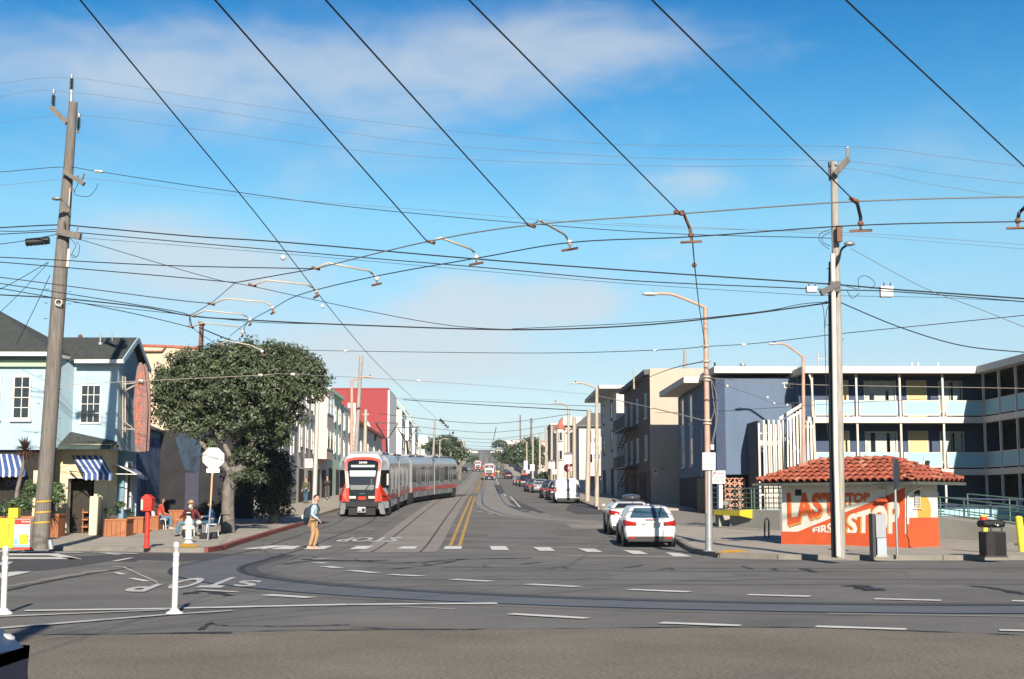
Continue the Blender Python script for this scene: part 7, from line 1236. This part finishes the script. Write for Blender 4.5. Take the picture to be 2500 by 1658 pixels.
    for s in 'LR':
        a = Vector(J['an'+s]); fd = Vector(J.get('foot'+s, (0, .16, -.03))); f2 = Vector((fd.x, fd.y, 0)).normalized(); sd_ = Vector((f2.y, -f2.x, 0)); z0_ = a.z-.085
        sub(t, 'shoe', shoes, lambda m: m.loft([[a+f2*q+sd_*wx+Vector((0, 0, zq_)) for wx, zq_ in ((-wd, -.085), (wd, -.085), (wd*.9, hgt*.5-.085), (0, hgt-.085), (-wd*.9, hgt*.5-.085))] for q, wd, hgt in ((-.09, .036, .09), (-.02, .046, .13), (.08, .048, .09), (.16, .046, .06), (.205, .026, .035))]))
    return t, body
def J0(**k):
    d = dict(pelvis=(0, 0, .96), spine=(0, 0, 1.14), chest=(0, .01, 1.34), neck=(0, .02, 1.50), head=(0, .03, 1.62), shL=(-.19, 0, 1.42), shR=(.19, 0, 1.42), elL=(-.25, -.04, 1.15), elR=(.25, -.04, 1.15), haL=(-.25, .06, .92), haR=(.25, .06, .92), hiL=(-.10, 0, .90), hiR=(.10, 0, .90), knL=(-.10, .03, .50), knR=(.10, .03, .50), anL=(-.10, 0, .085), anR=(.10, 0, .085)); d.update(k); return d
wp = G(762, 1342, 0); wsh_ = mat('shirt_pale_blue', (.42, .60, .70), .85, .08, 5); tanp = mat('trousers_tan', (.48, .28, .13), .85, .1, 5, bump=.4, bscale=10); shp = mat('shoe_pink', (.52, .36, .30), .7, .1, 5); shw = mat('shoe_white', (.7, .68, .64), .6, .05, 5)
# walker heading right (+x world): local y forward -> rotate -75 deg; head turned to the camera
wk, _ = person('man in pale blue shirt and tan trousers crossing with a dark backpack', (wp.x, wp.y, gz(wp.y)), R(-78), J0(pelvis=(0, -.02, .95), spine=(0, .0, 1.13), chest=(0, .05, 1.33), neck=(0, .09, 1.50), head=(0, .12, 1.62), shR=(.19, .04, 1.41), shL=(-.19, .06, 1.41), elR=(.24, -.05, 1.14), haR=(.20, .16, .98), elL=(-.22, .06, 1.14), haL=(-.16, .22, .95), knR=(.10, .02, .50), anR=(.10, -.10, .10), knL=(-.10, .17, .52), anL=(-.09, .06, .095)), wsh_, tanp, shp, look=R(60))
sub(wk, 'backpack', mat('navy_cloth', (.012, .028, .05), .8, .2, 5), lambda m: m.loft([[(-.15, -.10, 1.02), (.15, -.10, 1.02), (.15, -.05, 1.40), (-.15, -.05, 1.42)], [(-.17, -.24, 1.00), (.17, -.24, 1.00), (.16, -.20, 1.36), (-.16, -.20, 1.36)], [(-.12, -.31, 1.04), (.12, -.31, 1.04), (.11, -.27, 1.28), (-.11, -.27, 1.28)]]), bev=.02); sub(wk, 'strap', mat('navy_cloth', ()), lambda m: (m.tube(smooth_path([(.13, -.08, 1.40), (.14, .06, 1.48), (.13, .20, 1.36), (.15, .17, 1.20), (.17, .0, 1.08)], 4), .018, 5), m.tube(smooth_path([(-.13, -.08, 1.40), (-.14, .06, 1.48), (-.13, .20, 1.36), (-.15, .12, 1.14)], 4), .018, 5))); sub(wk, 'bottle', offw, lambda m: m.cyl((.05, -.34, 1.0), (.05, -.33, 1.14), .03)); sub(wk, 'belt', dkmet, lambda m: m.lathe([(.152, 0), (.152, .035)], (0, -.02, .955), 14)); sub(wk, 'shirt_tail', wsh_, lambda m: m.ext([(-.02, .12, .98), (.13, .10, .98), (.10, .14, .84), (.04, .15, .80)], (0, .02, 0)))
def seated(**k):
    d = dict(pelvis=(0, 0, .50), spine=(0, .02, .68), chest=(0, .05, .88), neck=(0, .07, 1.04), head=(0, .09, 1.16), shL=(-.19, .05, .96), shR=(.19, .05, .96), elL=(-.26, .10, .70), elR=(.26, .10, .70), haL=(-.18, .32, .62), haR=(.18, .32, .62), hiL=(-.11, .06, .48), hiR=(.11, .06, .48), knL=(-.16, .46, .50), knR=(.16, .46, .50), anL=(-.15, .44, .09), anR=(.15, .44, .09)); d.update(k); return d
jean = mat('jeans', (.10, .22, .32), .85, .12, 5); jeand = mat('jeans_dark', (.03, .09, .16), .85, .12, 5); maroon = mat('cloth_maroon', (.12, .010, .018), .85, .1, 5); bcloth = mat('cloth_blue', (.018, .07, .18), .85, .1, 5); rcloth = mat('cloth_red', (.55, .05, .03), .8, .3, 8); hatm = mat('hat_straw', (.45, .28, .12), .8, .1, 8); hatd = mat('hat_dark', (.06, .045, .045), .8, .1, 8); grey_b = mat('beard_white', (.75, .72, .70), .9, .05, 9); blkc = mat('cloth_black', (.015, .015, .017), .85, .1, 6)
b1 = G(440, 1310, .13); m1_, _ = person('bearded man in straw hat and maroon jacket sitting on a white chair', (b1.x+.32, b1.y+.45, b1.z), R(165), seated(elL=(-.34, .02, .72), haL=(-.42, .22, .58), elR=(.36, .10, .74), haR=(.38, .30, .66), knR=(.36, .36, .50), anR=(.42, .30, .085), knL=(-.25, .42, .5)), maroon, jean, black, hair=grey_b, hat=hatm, beard=grey_b, look=0)
sub(m1_, 'shirt_front', blkc, lambda m: m.loft([[(-.10, .17, .60), (.12, .17, .60), (.11, .23, .80), (-.09, .23, .80)], [(-.09, .195, .60), (.11, .195, .60), (.10, .25, .96), (-.08, .25, .96)]])); sub(m1_, 'shirt_print', offw, lambda m: (m.ball((-.03, .24, .72), .045, (1, .3, 1)), m.ball((.06, .24, .73), .045, (1, .3, 1)), m.box(-.07, .255, .86, .09, .265, .90))); sub(m1_, 'cap_in_hand', offw, lambda m: m.ball((-.44, .30, .52), .10, (1.2, 1, .8)))
b2 = G(520, 1308, .13); m2_, _ = person('man in blue shirt and dark cap sitting behind the sign post', (b2.x-.05, b2.y+.1, b2.z), R(100), seated(elL=(-.26, .14, .72), haL=(-.14, .36, .70), elR=(.26, .12, .72), haR=(.14, .38, .72)), bcloth, jeand, black, hat=hatd, look=R(10))
b3 = G(404, 1293, .13); m3_, _ = person('woman in red patterned top and jeans sitting behind the red call box', (b3.x-.28, b3.y+.1, b3.z), R(-65), seated(elR=(.24, .12, .68), haR=(.16, .34, .60), knL=(-.10, .42, .52), anL=(-.06, .50, .09), knR=(.12, .44, .5)), rcloth, jean, shp, hairlen=1, sleeves=0, look=0)
sub(m3_, 'red_bag', mat('bag_red', (.7, .03, .02), .6), lambda m: m.ball((.05, .22, .60), .13, (1.3, 1, .6)))
b4 = at(798, 1239, 106); b4.z = gz(106)+.13; w4, _ = person('woman with curly hair and black coat standing on the far left pavement', (-11.6, 103, gz(103)+.13), R(180), J0(elL=(-.27, .05, 1.16), haL=(-.08, .2, 1.32), elR=(.27, .05, 1.16), haR=(.08, .2, 1.32), anL=(-.16, 0, .085), anR=(.14, 0, .085)), blkc, mat('grey_leggings', (.09, .085, .08), .85), shw, hairlen=1, coat=1)
w5, _ = person('dim figure in olive jacket standing in the garage shade by the pale pole', (-12.2, 95.5, gz(95)+.13), R(160), J0(), mat('cloth_olive', (.10, .11, .05), .85), jeand, black)
# chairs and bags of the seated group
def chair(label, x, y, rz):
    t = thing('cafe_chair', label, 'chair', (x, y, gz(y)+.13), rz); wc = mat('chair_white', (.75, .78, .78), .4, .05, 4)
    sub(t, 'seat', wc, lambda m: m.box(-.22, -.2, .41, .22, .22, .44), bev=.01); sub(t, 'backrest', wc, lambda m: (m.tube(smooth_path([(-.22, -.22, .42), (-.24, -.28, .70), (0, -.31, .85), (.24, -.28, .70), (.22, -.22, .42)], 5), .015, 6), [m.bar((q, -.24, .44), (q*.9, -.30, .80), .02) for q in (-.12, 0, .12)]))
    for a, b_ in ((-1, -1), (1, -1), (-1, 1), (1, 1)): sub(t, 'leg', wc, lambda m: m.bar((a*.20, b_*.19, .41), (a*.23, b_*.23, 0), .028))
    return t
chair('white metal chair under the bearded man', m1_.location.x, m1_.location.y, R(165)); chair('white metal chair under the man in the blue shirt', m2_.location.x, m2_.location.y, R(100)); chair('white metal chair under the woman in red', m3_.location.x, m3_.location.y, R(-65))
bagp = G(456, 1316, .13); bg_ = thing('duffel_bag', 'black upright bag between the bearded man and the hydrant', 'bag', tuple(bagp)); part(bg_, 'bag', blkc, lambda m: m.ball(bagp+Vector((0, .1, .22)), .24, (.9, .7, 1.0)), None)
bagq = G(514, 1316, .13); bg_ = thing('duffel_bag', 'long black bag on the ground behind the sign post', 'bag', tuple(bagq)); part(bg_, 'bag', blkc, lambda m: m.box(bagq.x-.42, bagq.y-.0, bagq.z, bagq.x+.22, bagq.y+.3, bagq.z+.22), bev=.06)
tbp = G(541, 1304, .13); ct = thing('cafe_table', 'small dark table behind the man in the blue shirt', 'table', tuple(tbp)); part(ct, 'leg', dkmet, lambda m: (m.cyl(tbp, tbp+Vector((0, 0, .72)), .04), m.cyl(tbp, tbp+Vector((0, 0, .03)), .2))); part(ct, 'top', black, lambda m: m.cyl(tbp+Vector((0, 0, .72)), tbp+Vector((0, 0, .75)), .32, n=16))
# ================================================================== street furniture
cbp = G(358, 1338, .13); cbx = thing('call_box', 'red street call box with peaked top on a red post at the left kerb', 'call box', tuple(cbp), R(-8)); CM = MW(cbx)
part(cbx, 'post', red, lambda m: (m.cyl((0, 0, 0), (0, 0, 1.18), .082, .07, n=14), m.cyl((0, 0, 0), (0, 0, .05), .12)), CM); part(cbx, 'box', red, lambda m: m.box(-.17, -.15, 1.14, .17, .15, 1.52), CM, bev=.015); part(cbx, 'peaked_top', red, lambda m: m.loft([[(-.19, -.17, 1.52), (.19, -.17, 1.52), (.19, .17, 1.52), (-.19, .17, 1.52)], [(-.03, -.15, 1.66), (.03, -.15, 1.66), (.03, .15, 1.66), (-.03, .15, 1.66)]], smooth=False), CM); part(cbx, 'side_notice', white, lambda m: m.box(-.178, -.10, 1.18, -.171, .10, 1.50), CM); part(cbx, 'notice', offw, lambda m: m.box(-.168, -.156, 1.18, -.105, -.151, 1.50), CM)
hp = G(460, 1326, .13); hy = thing('fire_hydrant', 'white two nozzle fire hydrant on the left corner', 'hydrant', tuple(hp)); HM2 = MW(hy); hyw = mat('hydrant_white', (.74, .72, .66), .55, .06, 5, stain=.2, stc=(.5, .42, .3))
part(hy, 'barrel', hyw, lambda m: m.lathe([(.17, 0), (.17, .035), (.11, .05), (.105, .13), (.16, .14), (.16, .17), (.105, .185), (.115, .40), (.12, .62), (.15, .66), (.15, .69), (.135, .72)], (0, 0, 0), 18), HM2); part(hy, 'bonnet', hyw, lambda m: m.lathe([(.135, .70), (.14, .75), (.11, .82), (.06, .86), (.035, .87), (.035, .91)], (0, 0, 0), 16), HM2); 
for d_ in ((.9, -.4), (-.8, -.6)): part(hy, 'nozzle', hyw, lambda m: (m.cyl((0, 0, .52), (d_[0]*.19, d_[1]*.19, .52), .075, n=12), m.cyl((d_[0]*.19, d_[1]*.19, .52), (d_[0]*.22, d_[1]*.22, .52), .06, n=6)), HM2)
# sign posts
def plate(par, pts, Y, m=white, th=.02, name='sign_plate', **k): return part(par, name, m, lambda mb: mb.ext([at(a, b_, Y) for a, b_ in pts], (0, th, 0)), **k)
def rect(x0, y0, x1, y1): return [(x0, y1), (x1, y1), (x1, y0), (x0, y0)]
inkd = mat('ink_grey', (.25, .27, .30), .7, .05, 5); inkr = mat('ink_red', (.55, .05, .08), .7, .05, 5)
def lines(par, rows, Y, ink=inkd):
    m = MB()
    for t_, x0, y0, x1, y1 in rows: word(m, t_, at(x0, y0, Y), at(x1, y0, Y), at(x1, y1, Y), at(x0, y1, Y))
    m.build('lettering', ink, par, fix=False)
sp_ = G(507, 1320, .13); SY = sp_.y; so_ = thing('sign_post', 'white eight sided notice sign on a slim grey post at the left corner', 'sign', tuple(sp_))
part(so_, 'post', galv, lambda m: m.tube([at(507, 1321, SY), at(514, 1235, SY)], .03, 8)); part(so_, 'upper_post', mat('post_tan', (.62, .42, .22), .6), lambda m: m.tube([at(514, 1235, SY), at(519, 1140, SY)], .036, 8))
ca, cb_ = 521, 1118; plate(so_, [(ca+28.5*math.cos(R(22.5+45*i)), cb_+27*math.sin(R(22.5+45*i))) for i in range(8)], SY-.05); plate(so_, rect(504, 1144, 536, 1154), SY-.05)
lines(so_, [('SATURDAY', 511, 1104, 532, 1108), ('OR', 518, 1110.5, 524, 1114), ('NEXT DOOR', 509, 1117.5, 533, 1121.5), ('PARKING', 511, 1125, 531, 1129), ('SUNDAY', 511, 1131.5, 532, 1135.5)], SY-.06)
part(so_, 'sticker', mat('sticker_grey', (.55, .56, .58), .6), lambda m: m.ext([at(517, 1139, SY-.04), at(521, 1139, SY-.04), at(521, 1158, SY-.04), at(517, 1158, SY-.04)], (0, .01, 0)))
sg = thing('street_sign', 'white notice sign strapped to the right corner lamp', 'sign', tuple(at(1731, 1148, YA-.12))); plate(sg, rect(1715, 1105, 1747, 1148), YA-.14, bev=.01); lines(sg, [('SATURDAY', 1720, 1110, 1742, 1114), ('OR', 1727, 1117, 1735, 1121), ('NEXT DOOR', 1718, 1124, 1744, 1128), ('PARKING', 1722, 1132, 1740, 1136), ('ON SUNDAY', 1718, 1139, 1744, 1143)], YA-.15)
sg = thing('parking_sign', 'white and red no parking sign on a short white post behind the right corner lamp', 'sign', tuple(at(1760, 1243, 61.5))); plate(sg, rect(1739, 1149, 1771, 1181), 61.4, bev=.01); part(sg, 'post', white, lambda m: m.ext([at(1756, 1240, 61.5), at(1764, 1240, 61.5), at(1764, 1181, 61.5), at(1756, 1181, 61.5)], (0, .08, 0))); lines(sg, [('NO', 1741, 1151, 1748, 1158), ('PARKING', 1750, 1153, 1768, 1158), ('7AM 9AM', 1743, 1164, 1767, 1168), ('TUE - FRI', 1743, 1172, 1767, 1176)], 61.36, inkr)
sg = thing('parking_sign', 'white and red parking sign on the pale pole left of the tram', 'sign', tuple(at(753, 1142, 80))); plate(sg, rect(744, 1120, 763, 1142), 79.5); lines(sg, [('2', 752, 1121, 757, 1127), ('HOUR', 746, 1129, 761, 1132), ('PARKING', 746, 1135, 761, 1138)], 79.46, inkr)
Yt_ = 93.0; sg = thing('transit_sign', 'white transit stop sign with black vehicle symbol on the cream lamp', 'sign', tuple(at(1457, 1100, Yt_))); plate(sg, rect(1447, 1066, 1468, 1101), Yt_); part(sg, 'symbol', black, lambda m: (m.ext([at(1451, 1080, Yt_-.04), at(1462, 1080, Yt_-.04), at(1462, 1070, Yt_-.04), at(1451, 1070, Yt_-.04)], (0, .02, 0)), m.ext([at(1453, 1084, Yt_-.04), at(1460, 1084, Yt_-.04), at(1460, 1080, Yt_-.04), at(1453, 1080, Yt_-.04)], (0, .02, 0)))); part(sg, 'symbol_window', white, lambda m: m.ext([at(1453, 1076, Yt_-.07), at(1460, 1076, Yt_-.07), at(1460, 1072, Yt_-.07), at(1453, 1072, Yt_-.07)], (0, .02, 0))); lines(sg, [('STOP', 1451, 1089, 1464, 1094)], Yt_-.03)
sg = thing('route_sign', 'square white sign with a pale blue wave circle on the cream lamp', 'sign', tuple(at(1457, 1124, Yt_))); plate(sg, rect(1448, 1103, 1467, 1124), Yt_); part(sg, 'circle', mat('wave_blue', (.12, .30, .60), .6, .3, 9), lambda m: m.cyl(at(1457.5, 1113.5, Yt_-.05), at(1457.5, 1113.5, Yt_-.02), .22, n=20)); part(sg, 'wave', white, lambda m: m.bar(at(1450, 1116, Yt_-.08), at(1463, 1109, Yt_-.08), .05))
sg = thing('route_sign', 'small blue square sign under the blue circle sign', 'sign', tuple(at(1457, 1136, Yt_))); plate(sg, rect(1452, 1125, 1462, 1136), Yt_, mat('sign_blue', (.03, .16, .50), .6)); part(sg, 'symbol', white, lambda m: m.box(*at(1456, 1134, Yt_-.03), *(at(1458.5, 1128, Yt_-.01))), fix=False)
Ys = 118; ss = thing('stop_sign', 'red octagonal STOP sign above the parked van', 'sign', tuple(at(1385, 1200, Ys))); plate(ss, [(1385+9*math.cos(R(22.5+45*i)), 1143+10*math.sin(R(22.5+45*i))) for i in range(8)], Ys, red); part(ss, 'post', crpole, lambda m: m.cyl(at(1385, 1205, Ys+.08), at(1385, 1150, Ys+.08), .06)); m = MB(); word(m, 'STOP', at(1379, 1140, Ys-.03), at(1391, 1140, Ys-.03), at(1391, 1146.5, Ys-.03), at(1379, 1146.5, Ys-.03), bold=.03); m.build('lettering', white, ss, fix=False)
for x0, y0, x1, y1, Yv, l in ((1378, 1105, 1397, 1132, 120, 'white sign with black header above the red stop sign'), (1339, 1123, 1355, 1144, 140, 'white sign with black header over the hedge bush')):
    sg = thing('lane_sign', l, 'sign', tuple(at((x0+x1)/2, y1, Yv))); plate(sg, rect(x0, y0+4, x1, y1), Yv); part(sg, 'header', black, lambda m: m.ext([at(x0, y0+5, Yv-.03), at(x1, y0+5, Yv-.03), at(x1, y0, Yv-.03), at(x0, y0, Yv-.03)], (0, .05, 0))); lines(sg, [('LEFT LANE', x0+1.5, y0+1.5, x1-1.5, y0+4)], Yv-.04, white); lines(sg, [('TRAINS', x0+4, y0+9, x1-4, y0+12), ('ONLY', x0+5, y0+15, x1-5, y0+18)], Yv-.04, inkd)
    part(sg, 'post', crpole, lambda m: m.cyl(at((x0+x1)/2, y1+55, Yv+.1), at((x0+x1)/2, y0+3, Yv+.1), .06))
for x0, y0, x1, y1, Yv, l, mm in ((1279, 1125, 1288, 1147, 230, 'tall white sign on the far right kerb', white), (1294, 1134, 1305, 1150, 205, 'white sign with red mark by the dark tree', white), (1349, 1146, 1359, 1158, 150, 'small white sign under the lane sign', white), (1391, 1140, 1398, 1150, 121, 'small white and red sign beside the stop sign', white), (1285, 1147, 1293, 1156, 228, 'low white sign by the far parked cars', white), (1213, 1148, 1220, 1155, 330, 'orange diamond sign beside the distant oncoming tram', tacty)):
    sg = thing('street_sign', l, 'sign', tuple(at((x0+x1)/2, y1, Yv))); plate(sg, rect(x0, y0, x1, y1) if mm is white else [((x0+x1)/2, y0), (x0, (y0+y1)/2), ((x0+x1)/2, y1), (x1, (y0+y1)/2)], Yv, mm); part(sg, 'post', crpole, lambda m: m.cyl(at((x0+x1)/2, y1+14, Yv+.1), at((x0+x1)/2, y0, Yv+.1), .07))
# stop sign seen edge-on before the hut
ep = G(2191, 1357, .13); EY = ep.y; es = thing('stop_sign', 'traffic sign seen almost edge on, standing before the right end of the tiled hut', 'sign', tuple(ep)); part(es, 'post', galv, lambda m: m.tube([ep, at(2187, 1240, EY), at(2185, 1180, EY)], .035, 8))
cc = at(2187, 1156, EY-.05); dv = Vector((math.cos(R(61)), math.sin(R(61)), 0))*.40; part(es, 'sign_plate', mat('sign_back', (.05, .065, .08), .7, spec=.2), lambda m: m.ext([cc+dv*math.cos(R(22.5+45*i))+Vector((0, 0, .42*math.sin(R(22.5+45*i)))) for i in range(8)], (.03, -.01, 0)))
# bike rack, cabinet, litter bin, bollards
bk = G(1871, 1313, .13); rk = thing('bike_rack', 'black inverted U bike rack left of the tiled hut', 'bike rack', tuple(bk)); part(rk, 'hoop', black, lambda m: m.tube(smooth_path([at(1867, 1313, bk.y), at(1867, 1280, bk.y), at(1868, 1270, bk.y), at(1872, 1265, bk.y), at(1876, 1270, bk.y), at(1877, 1280, bk.y), at(1877, 1313, bk.y)], 4), .03, 8))
cbp2 = G(2141, 1360, .13); cab_ = thing('utility_cabinet', 'narrow pale grey utility cabinet beside the wooden pole before the hut', 'cabinet', tuple(cbp2)); y = cbp2.y
part(cab_, 'case', mat('cabinet_grey', (.40, .45, .50), .6, .05, 3), lambda m: m.box(X(2135, y), y, .13, X(2158, y), y+.35, Zy(1313, y)), bev=.01); part(cab_, 'upper_case', mat('cabinet_mid', (.34, .36, .39), .6, .06, 3), lambda m: m.box(X(2133, y), y-.01, Zy(1312, y), X(2157, y), y+.36, Zy(1256, y)), bev=.01); part(cab_, 'side_panel', dkmet, lambda m: m.box(X(2126, y), y+.05, .13, X(2133, y), y+.40, Zy(1254, y))); part(cab_, 'base', conc, lambda m: m.box(X(2131, y), y-.03, .13, X(2160, y), y+.4, Zy(1354, y)))
lb = G(2421, 1361, .13); bn = thing('litter_bin', 'black slatted litter bin with open hood near the right edge', 'litter bin', tuple(lb)); y = lb.y; bm_ = mat('bin_black', (.010, .010, .010), .6, .3, 5, spec=.25); bbm = mat('bin_brown', (.016, .011, .010), .5, .3, 5, spec=.25)
part(bn, 'body', bm_, lambda m: m.box(X(2397, y), y, .16, X(2448, y), y+.52, Zy(1298, y)), bev=.03); part(bn, 'hood', bm_, lambda m: m.box(X(2393, y), y-.02, Zy(1288, y), X(2449, y), y+.55, Zy(1270, y)), bev=.08); part(bn, 'hood_post', dkmet, lambda m: [m.bar(at(px, 1300, yy), at(px, 1286, yy), .04) for px in (2399, 2420, 2446) for yy in (y+.03, y+.48)])
for i in range(9): 
    x = X(2421+i*3.0, y); part(bn, 'slat', bm_, lambda m, x=x: m.box(x-.02, y-.025, .20, x+.02, y-.002, Zy(1301, y)), fix=False)
part(bn, 'side_panel', bbm, lambda m: m.box(X(2398, y)+.02, y-.02, .17, X(2419, y), y-.001, Zy(1299, y)-.04)); part(bn, 'base', black, lambda m: m.box(X(2397, y)-.02, y-.03, .13, X(2448, y)+.02, y+.55, .18)); part(bn, 'litter', chrome, lambda m: (m.ball(at(2429, 1281, y-.04), .04), m.ball(at(2436, 1283, y-.04), .05, (1, .6, 1))))
b = at(2403, 1300, 40); yb = thing('bollard', 'yellow post with red cap behind the litter bin', 'bollard', (b.x, 40, .13)); part(yb, 'post', ym, lambda m: m.cyl((b.x, 40, .13), (b.x, 40, at(2403, 1262, 40).z), .10, n=14)); part(yb, 'red_band', red, lambda m: m.cyl((b.x, 40, at(2403, 1270, 40).z), (b.x, 40, at(2403, 1262, 40).z), .105, n=14)); part(yb, 'cap', ym, lambda m: m.ball((b.x, 40, at(2403, 1261, 40).z), .10, (1, 1, .5)))
p0 = G(2497, 1347, .13); yb = thing('bollard', 'plain yellow leaning steel bollard at the right edge', 'bollard', tuple(p0)); part(yb, 'post', ym, lambda m: m.tube([p0, at(2487, 1263, p0.y)], .105, 14)); part(yb, 'cap', ym, lambda m: m.ball(at(2487, 1263, p0.y), .104, (1, 1, .4)))
# delineator posts
def delin(label, px, py, topx, topy, dm=None):
    p = G(px, py); t = thing('delineator_post', label, 'post', tuple(p), 0, 'white plastic lane posts'); s_ = p.y/FPX; M = MW(t); h = (py-topy)*s_; tx = (topx-px)*s_*.3
    part(t, 'base', white, lambda m: m.lathe([(.13, 0), (.12, .025), (.07, .055), (.055, .08)], (0, 0, 0), 18), M)
    part(t, 'tube', mat('plastic_white', (.74, .73, .69), .5, .06, 6, stain=.2, stc=(.5, .48, .44)), lambda m: m.tube([(0, 0, .05), (tx*.5, 0, h*.5), (tx, 0, h)], .042, 14), M)
    for f in (.66, .80, .93): part(t, 'reflective_band', mat('band_reflective', (.80, .80, .78), .35, .05, 6), lambda m: m.cyl((tx*f, 0, h*f), (tx*f, 0, h*(f+.05)), .0465, n=14), M)
    part(t, 'dark_band', mat('band_dull', (.50, .49, .47), .5), lambda m: m.cyl((tx*.87, 0, h*.855), (tx*.9, 0, h*.925), .0435, n=14), M)
    return t
delin('white plastic lane post with reflective bands, the full one right of the left edge', 426, 1500, 427, 1328); delin('white plastic lane post cut by the left edge of the picture', 8, 1499, 6, 1339)
# newspaper boxes
p0 = G(24, 1341, .13); y = p0.y; nbx = thing('newspaper_box', 'yellow newspaper box with a small yellow display on top', 'newspaper box', tuple(p0))
ylw = mat('box_yellow', (.85, .66, .01), .5, .05, 4)
part(nbx, 'cabinet', ylw, lambda m: m.box(X(5, y), y, .16, X(42, y), y+.42, Zy(1265, y)), bev=.015); part(nbx, 'display', ylw, lambda m: m.box(X(26, y), y+.02, Zy(1264, y), X(49, y), y+.3, Zy(1240, y)), bev=.01); part(nbx, 'legs', dkmet, lambda m: (m.box(X(7, y), y+.03, .13, X(10, y), y+.4, .16), m.box(X(37, y), y+.03, .13, X(40, y), y+.4, .16)))
m = MB(); [word(m, ch, at(20, 1271+i*7.6, y-.006), at(27.5, 1271+i*7.6, y-.006), at(27.5, 1277+i*7.6, y-.006), at(20, 1277+i*7.6, y-.006)) for i, ch in enumerate('WEEKLY')]; m.build('lettering', mat('ink_ochre', (.35, .22, .03), .7), nbx, fix=False)
p0 = G(62, 1342, .13); y = p0.y; nb2 = thing('newspaper_box', 'white newspaper box with red header and red base against the big wooden pole', 'newspaper box', tuple(p0))
part(nb2, 'cabinet', white, lambda m: m.box(X(42.5, y), y, .17, X(81, y), y+.42, Zy(1266, y)), bev=.01); part(nb2, 'red_header', red, lambda m: m.box(X(43.5, y), y-.012, Zy(1279, y), X(80.5, y), y-.002, Zy(1267, y))); part(nb2, 'red_base', red, lambda m: m.box(X(42.5, y)-.01, y-.015, .13, X(81, y)+.01, y+.43, .20)); part(nb2, 'yellow_panel', ylw, lambda m: m.box(X(55, y), y-.01, Zy(1327, y), X(77, y), y-.002, Zy(1303, y))); part(nb2, 'blue_strip', mat('strip_blue', (.20, .45, .62), .6), lambda m: (m.box(X(43, y), y-.008, Zy(1335, y), X(80, y), y-.002, Zy(1328, y)), m.box(X(44, y), y-.009, Zy(1326, y), X(52, y), y-.002, Zy(1312, y))))
lines(nb2, [('Review', 53, 1270, 73, 1276)], y-.02, white); lines(nb2, [('NEWS THIS WEEK', 48, 1284, 77, 1288), ('HOMES', 55, 1292, 72, 1296)], y-.012); lines(nb2, [('OPEN', 59, 1307, 74, 1312), ('HOUSE', 59, 1316, 74, 1322)], y-.018, redp)
# birds on the far contact wire
bd = None
for i, (px, py) in enumerate(((1075, 1027), (1079, 1030), (1083, 1034), (1088, 1040), (1093, 1044), (1106, 1058))):
    p = at(px, py-1, 104+i*3); mb = MB(); mb.ball(p, .10, (1, 1.4, .9), 6, 5); mb.ball(p+Vector((.02, -.1, .09)), .05, n=6, m=4); mb.build('bird', bcar, None, 'small dark bird on the far end of the first diagonal wire, %s from the left' % ords[i].replace('nearest', 'first'), 'bird', 'birds on the wire', loc=p)
# patio wall added under the tree, its near-black colour standing in for deep shade
pw_ = thing('patio_shade_wall', 'patio wall darkened to stand in for the shade under the big tree, with a mural and blue door', 'wall', (X(450, 69), 69, gz(69)+.13))
part(pw_, 'wall', mat('patio_shade', (.020, .020, .024), .9, .5, 1.2), lambda m: m.box(-18.5, 69, .5, X(620, 69), 69.3, Zy(1052, 69)), fix=False); part(pw_, 'mural', mat('mural_blue', (.02, .045, .08), .85, .8, 1.6, stain=.8, stc=(.05, .12, .15)), lambda m: m.ext([(X(428, 69), 68.995, 4.6), (X(452, 69), 68.995, 3.1), (X(488, 69), 68.995, 2.9), (X(492, 69), 68.995, 4.9), (X(440, 69), 68.995, 4.9)], (0, -.02, 0)), fix=False); part(pw_, 'door', mat('door_navy', (.03, .035, .07), .7), lambda m: (m.box(X(455, 69), 68.94, .7, X(488, 69), 68.99, 2.95), [m.box(X(460, 69), 68.92, .9+.5*k, X(484, 69), 68.95, 1.3+.5*k) for k in range(4)]), fix=False)
# thin street trash and litter-free end

# ================================================================== thin sea haze down the avenue
hzm = bpy.data.materials.new('haze_air'); hzm.use_nodes = True; hn = hzm.node_tree; hn.nodes.clear(); ho = hn.nodes.new('ShaderNodeOutputMaterial'); pv = hn.nodes.new('ShaderNodeVolumePrincipled'); pv.inputs['Color'].default_value = (.80, .92, 1, 1); pv.inputs['Density'].default_value = .00012; pv.inputs['Anisotropy'].default_value = .0; hn.links.new(pv.outputs[0], ho.inputs['Volume'])
mb = MB(); mb.box(-950, -250, -1.2, 950, 3050, 95); mb.build('haze', hzm, None, kind='stuff')
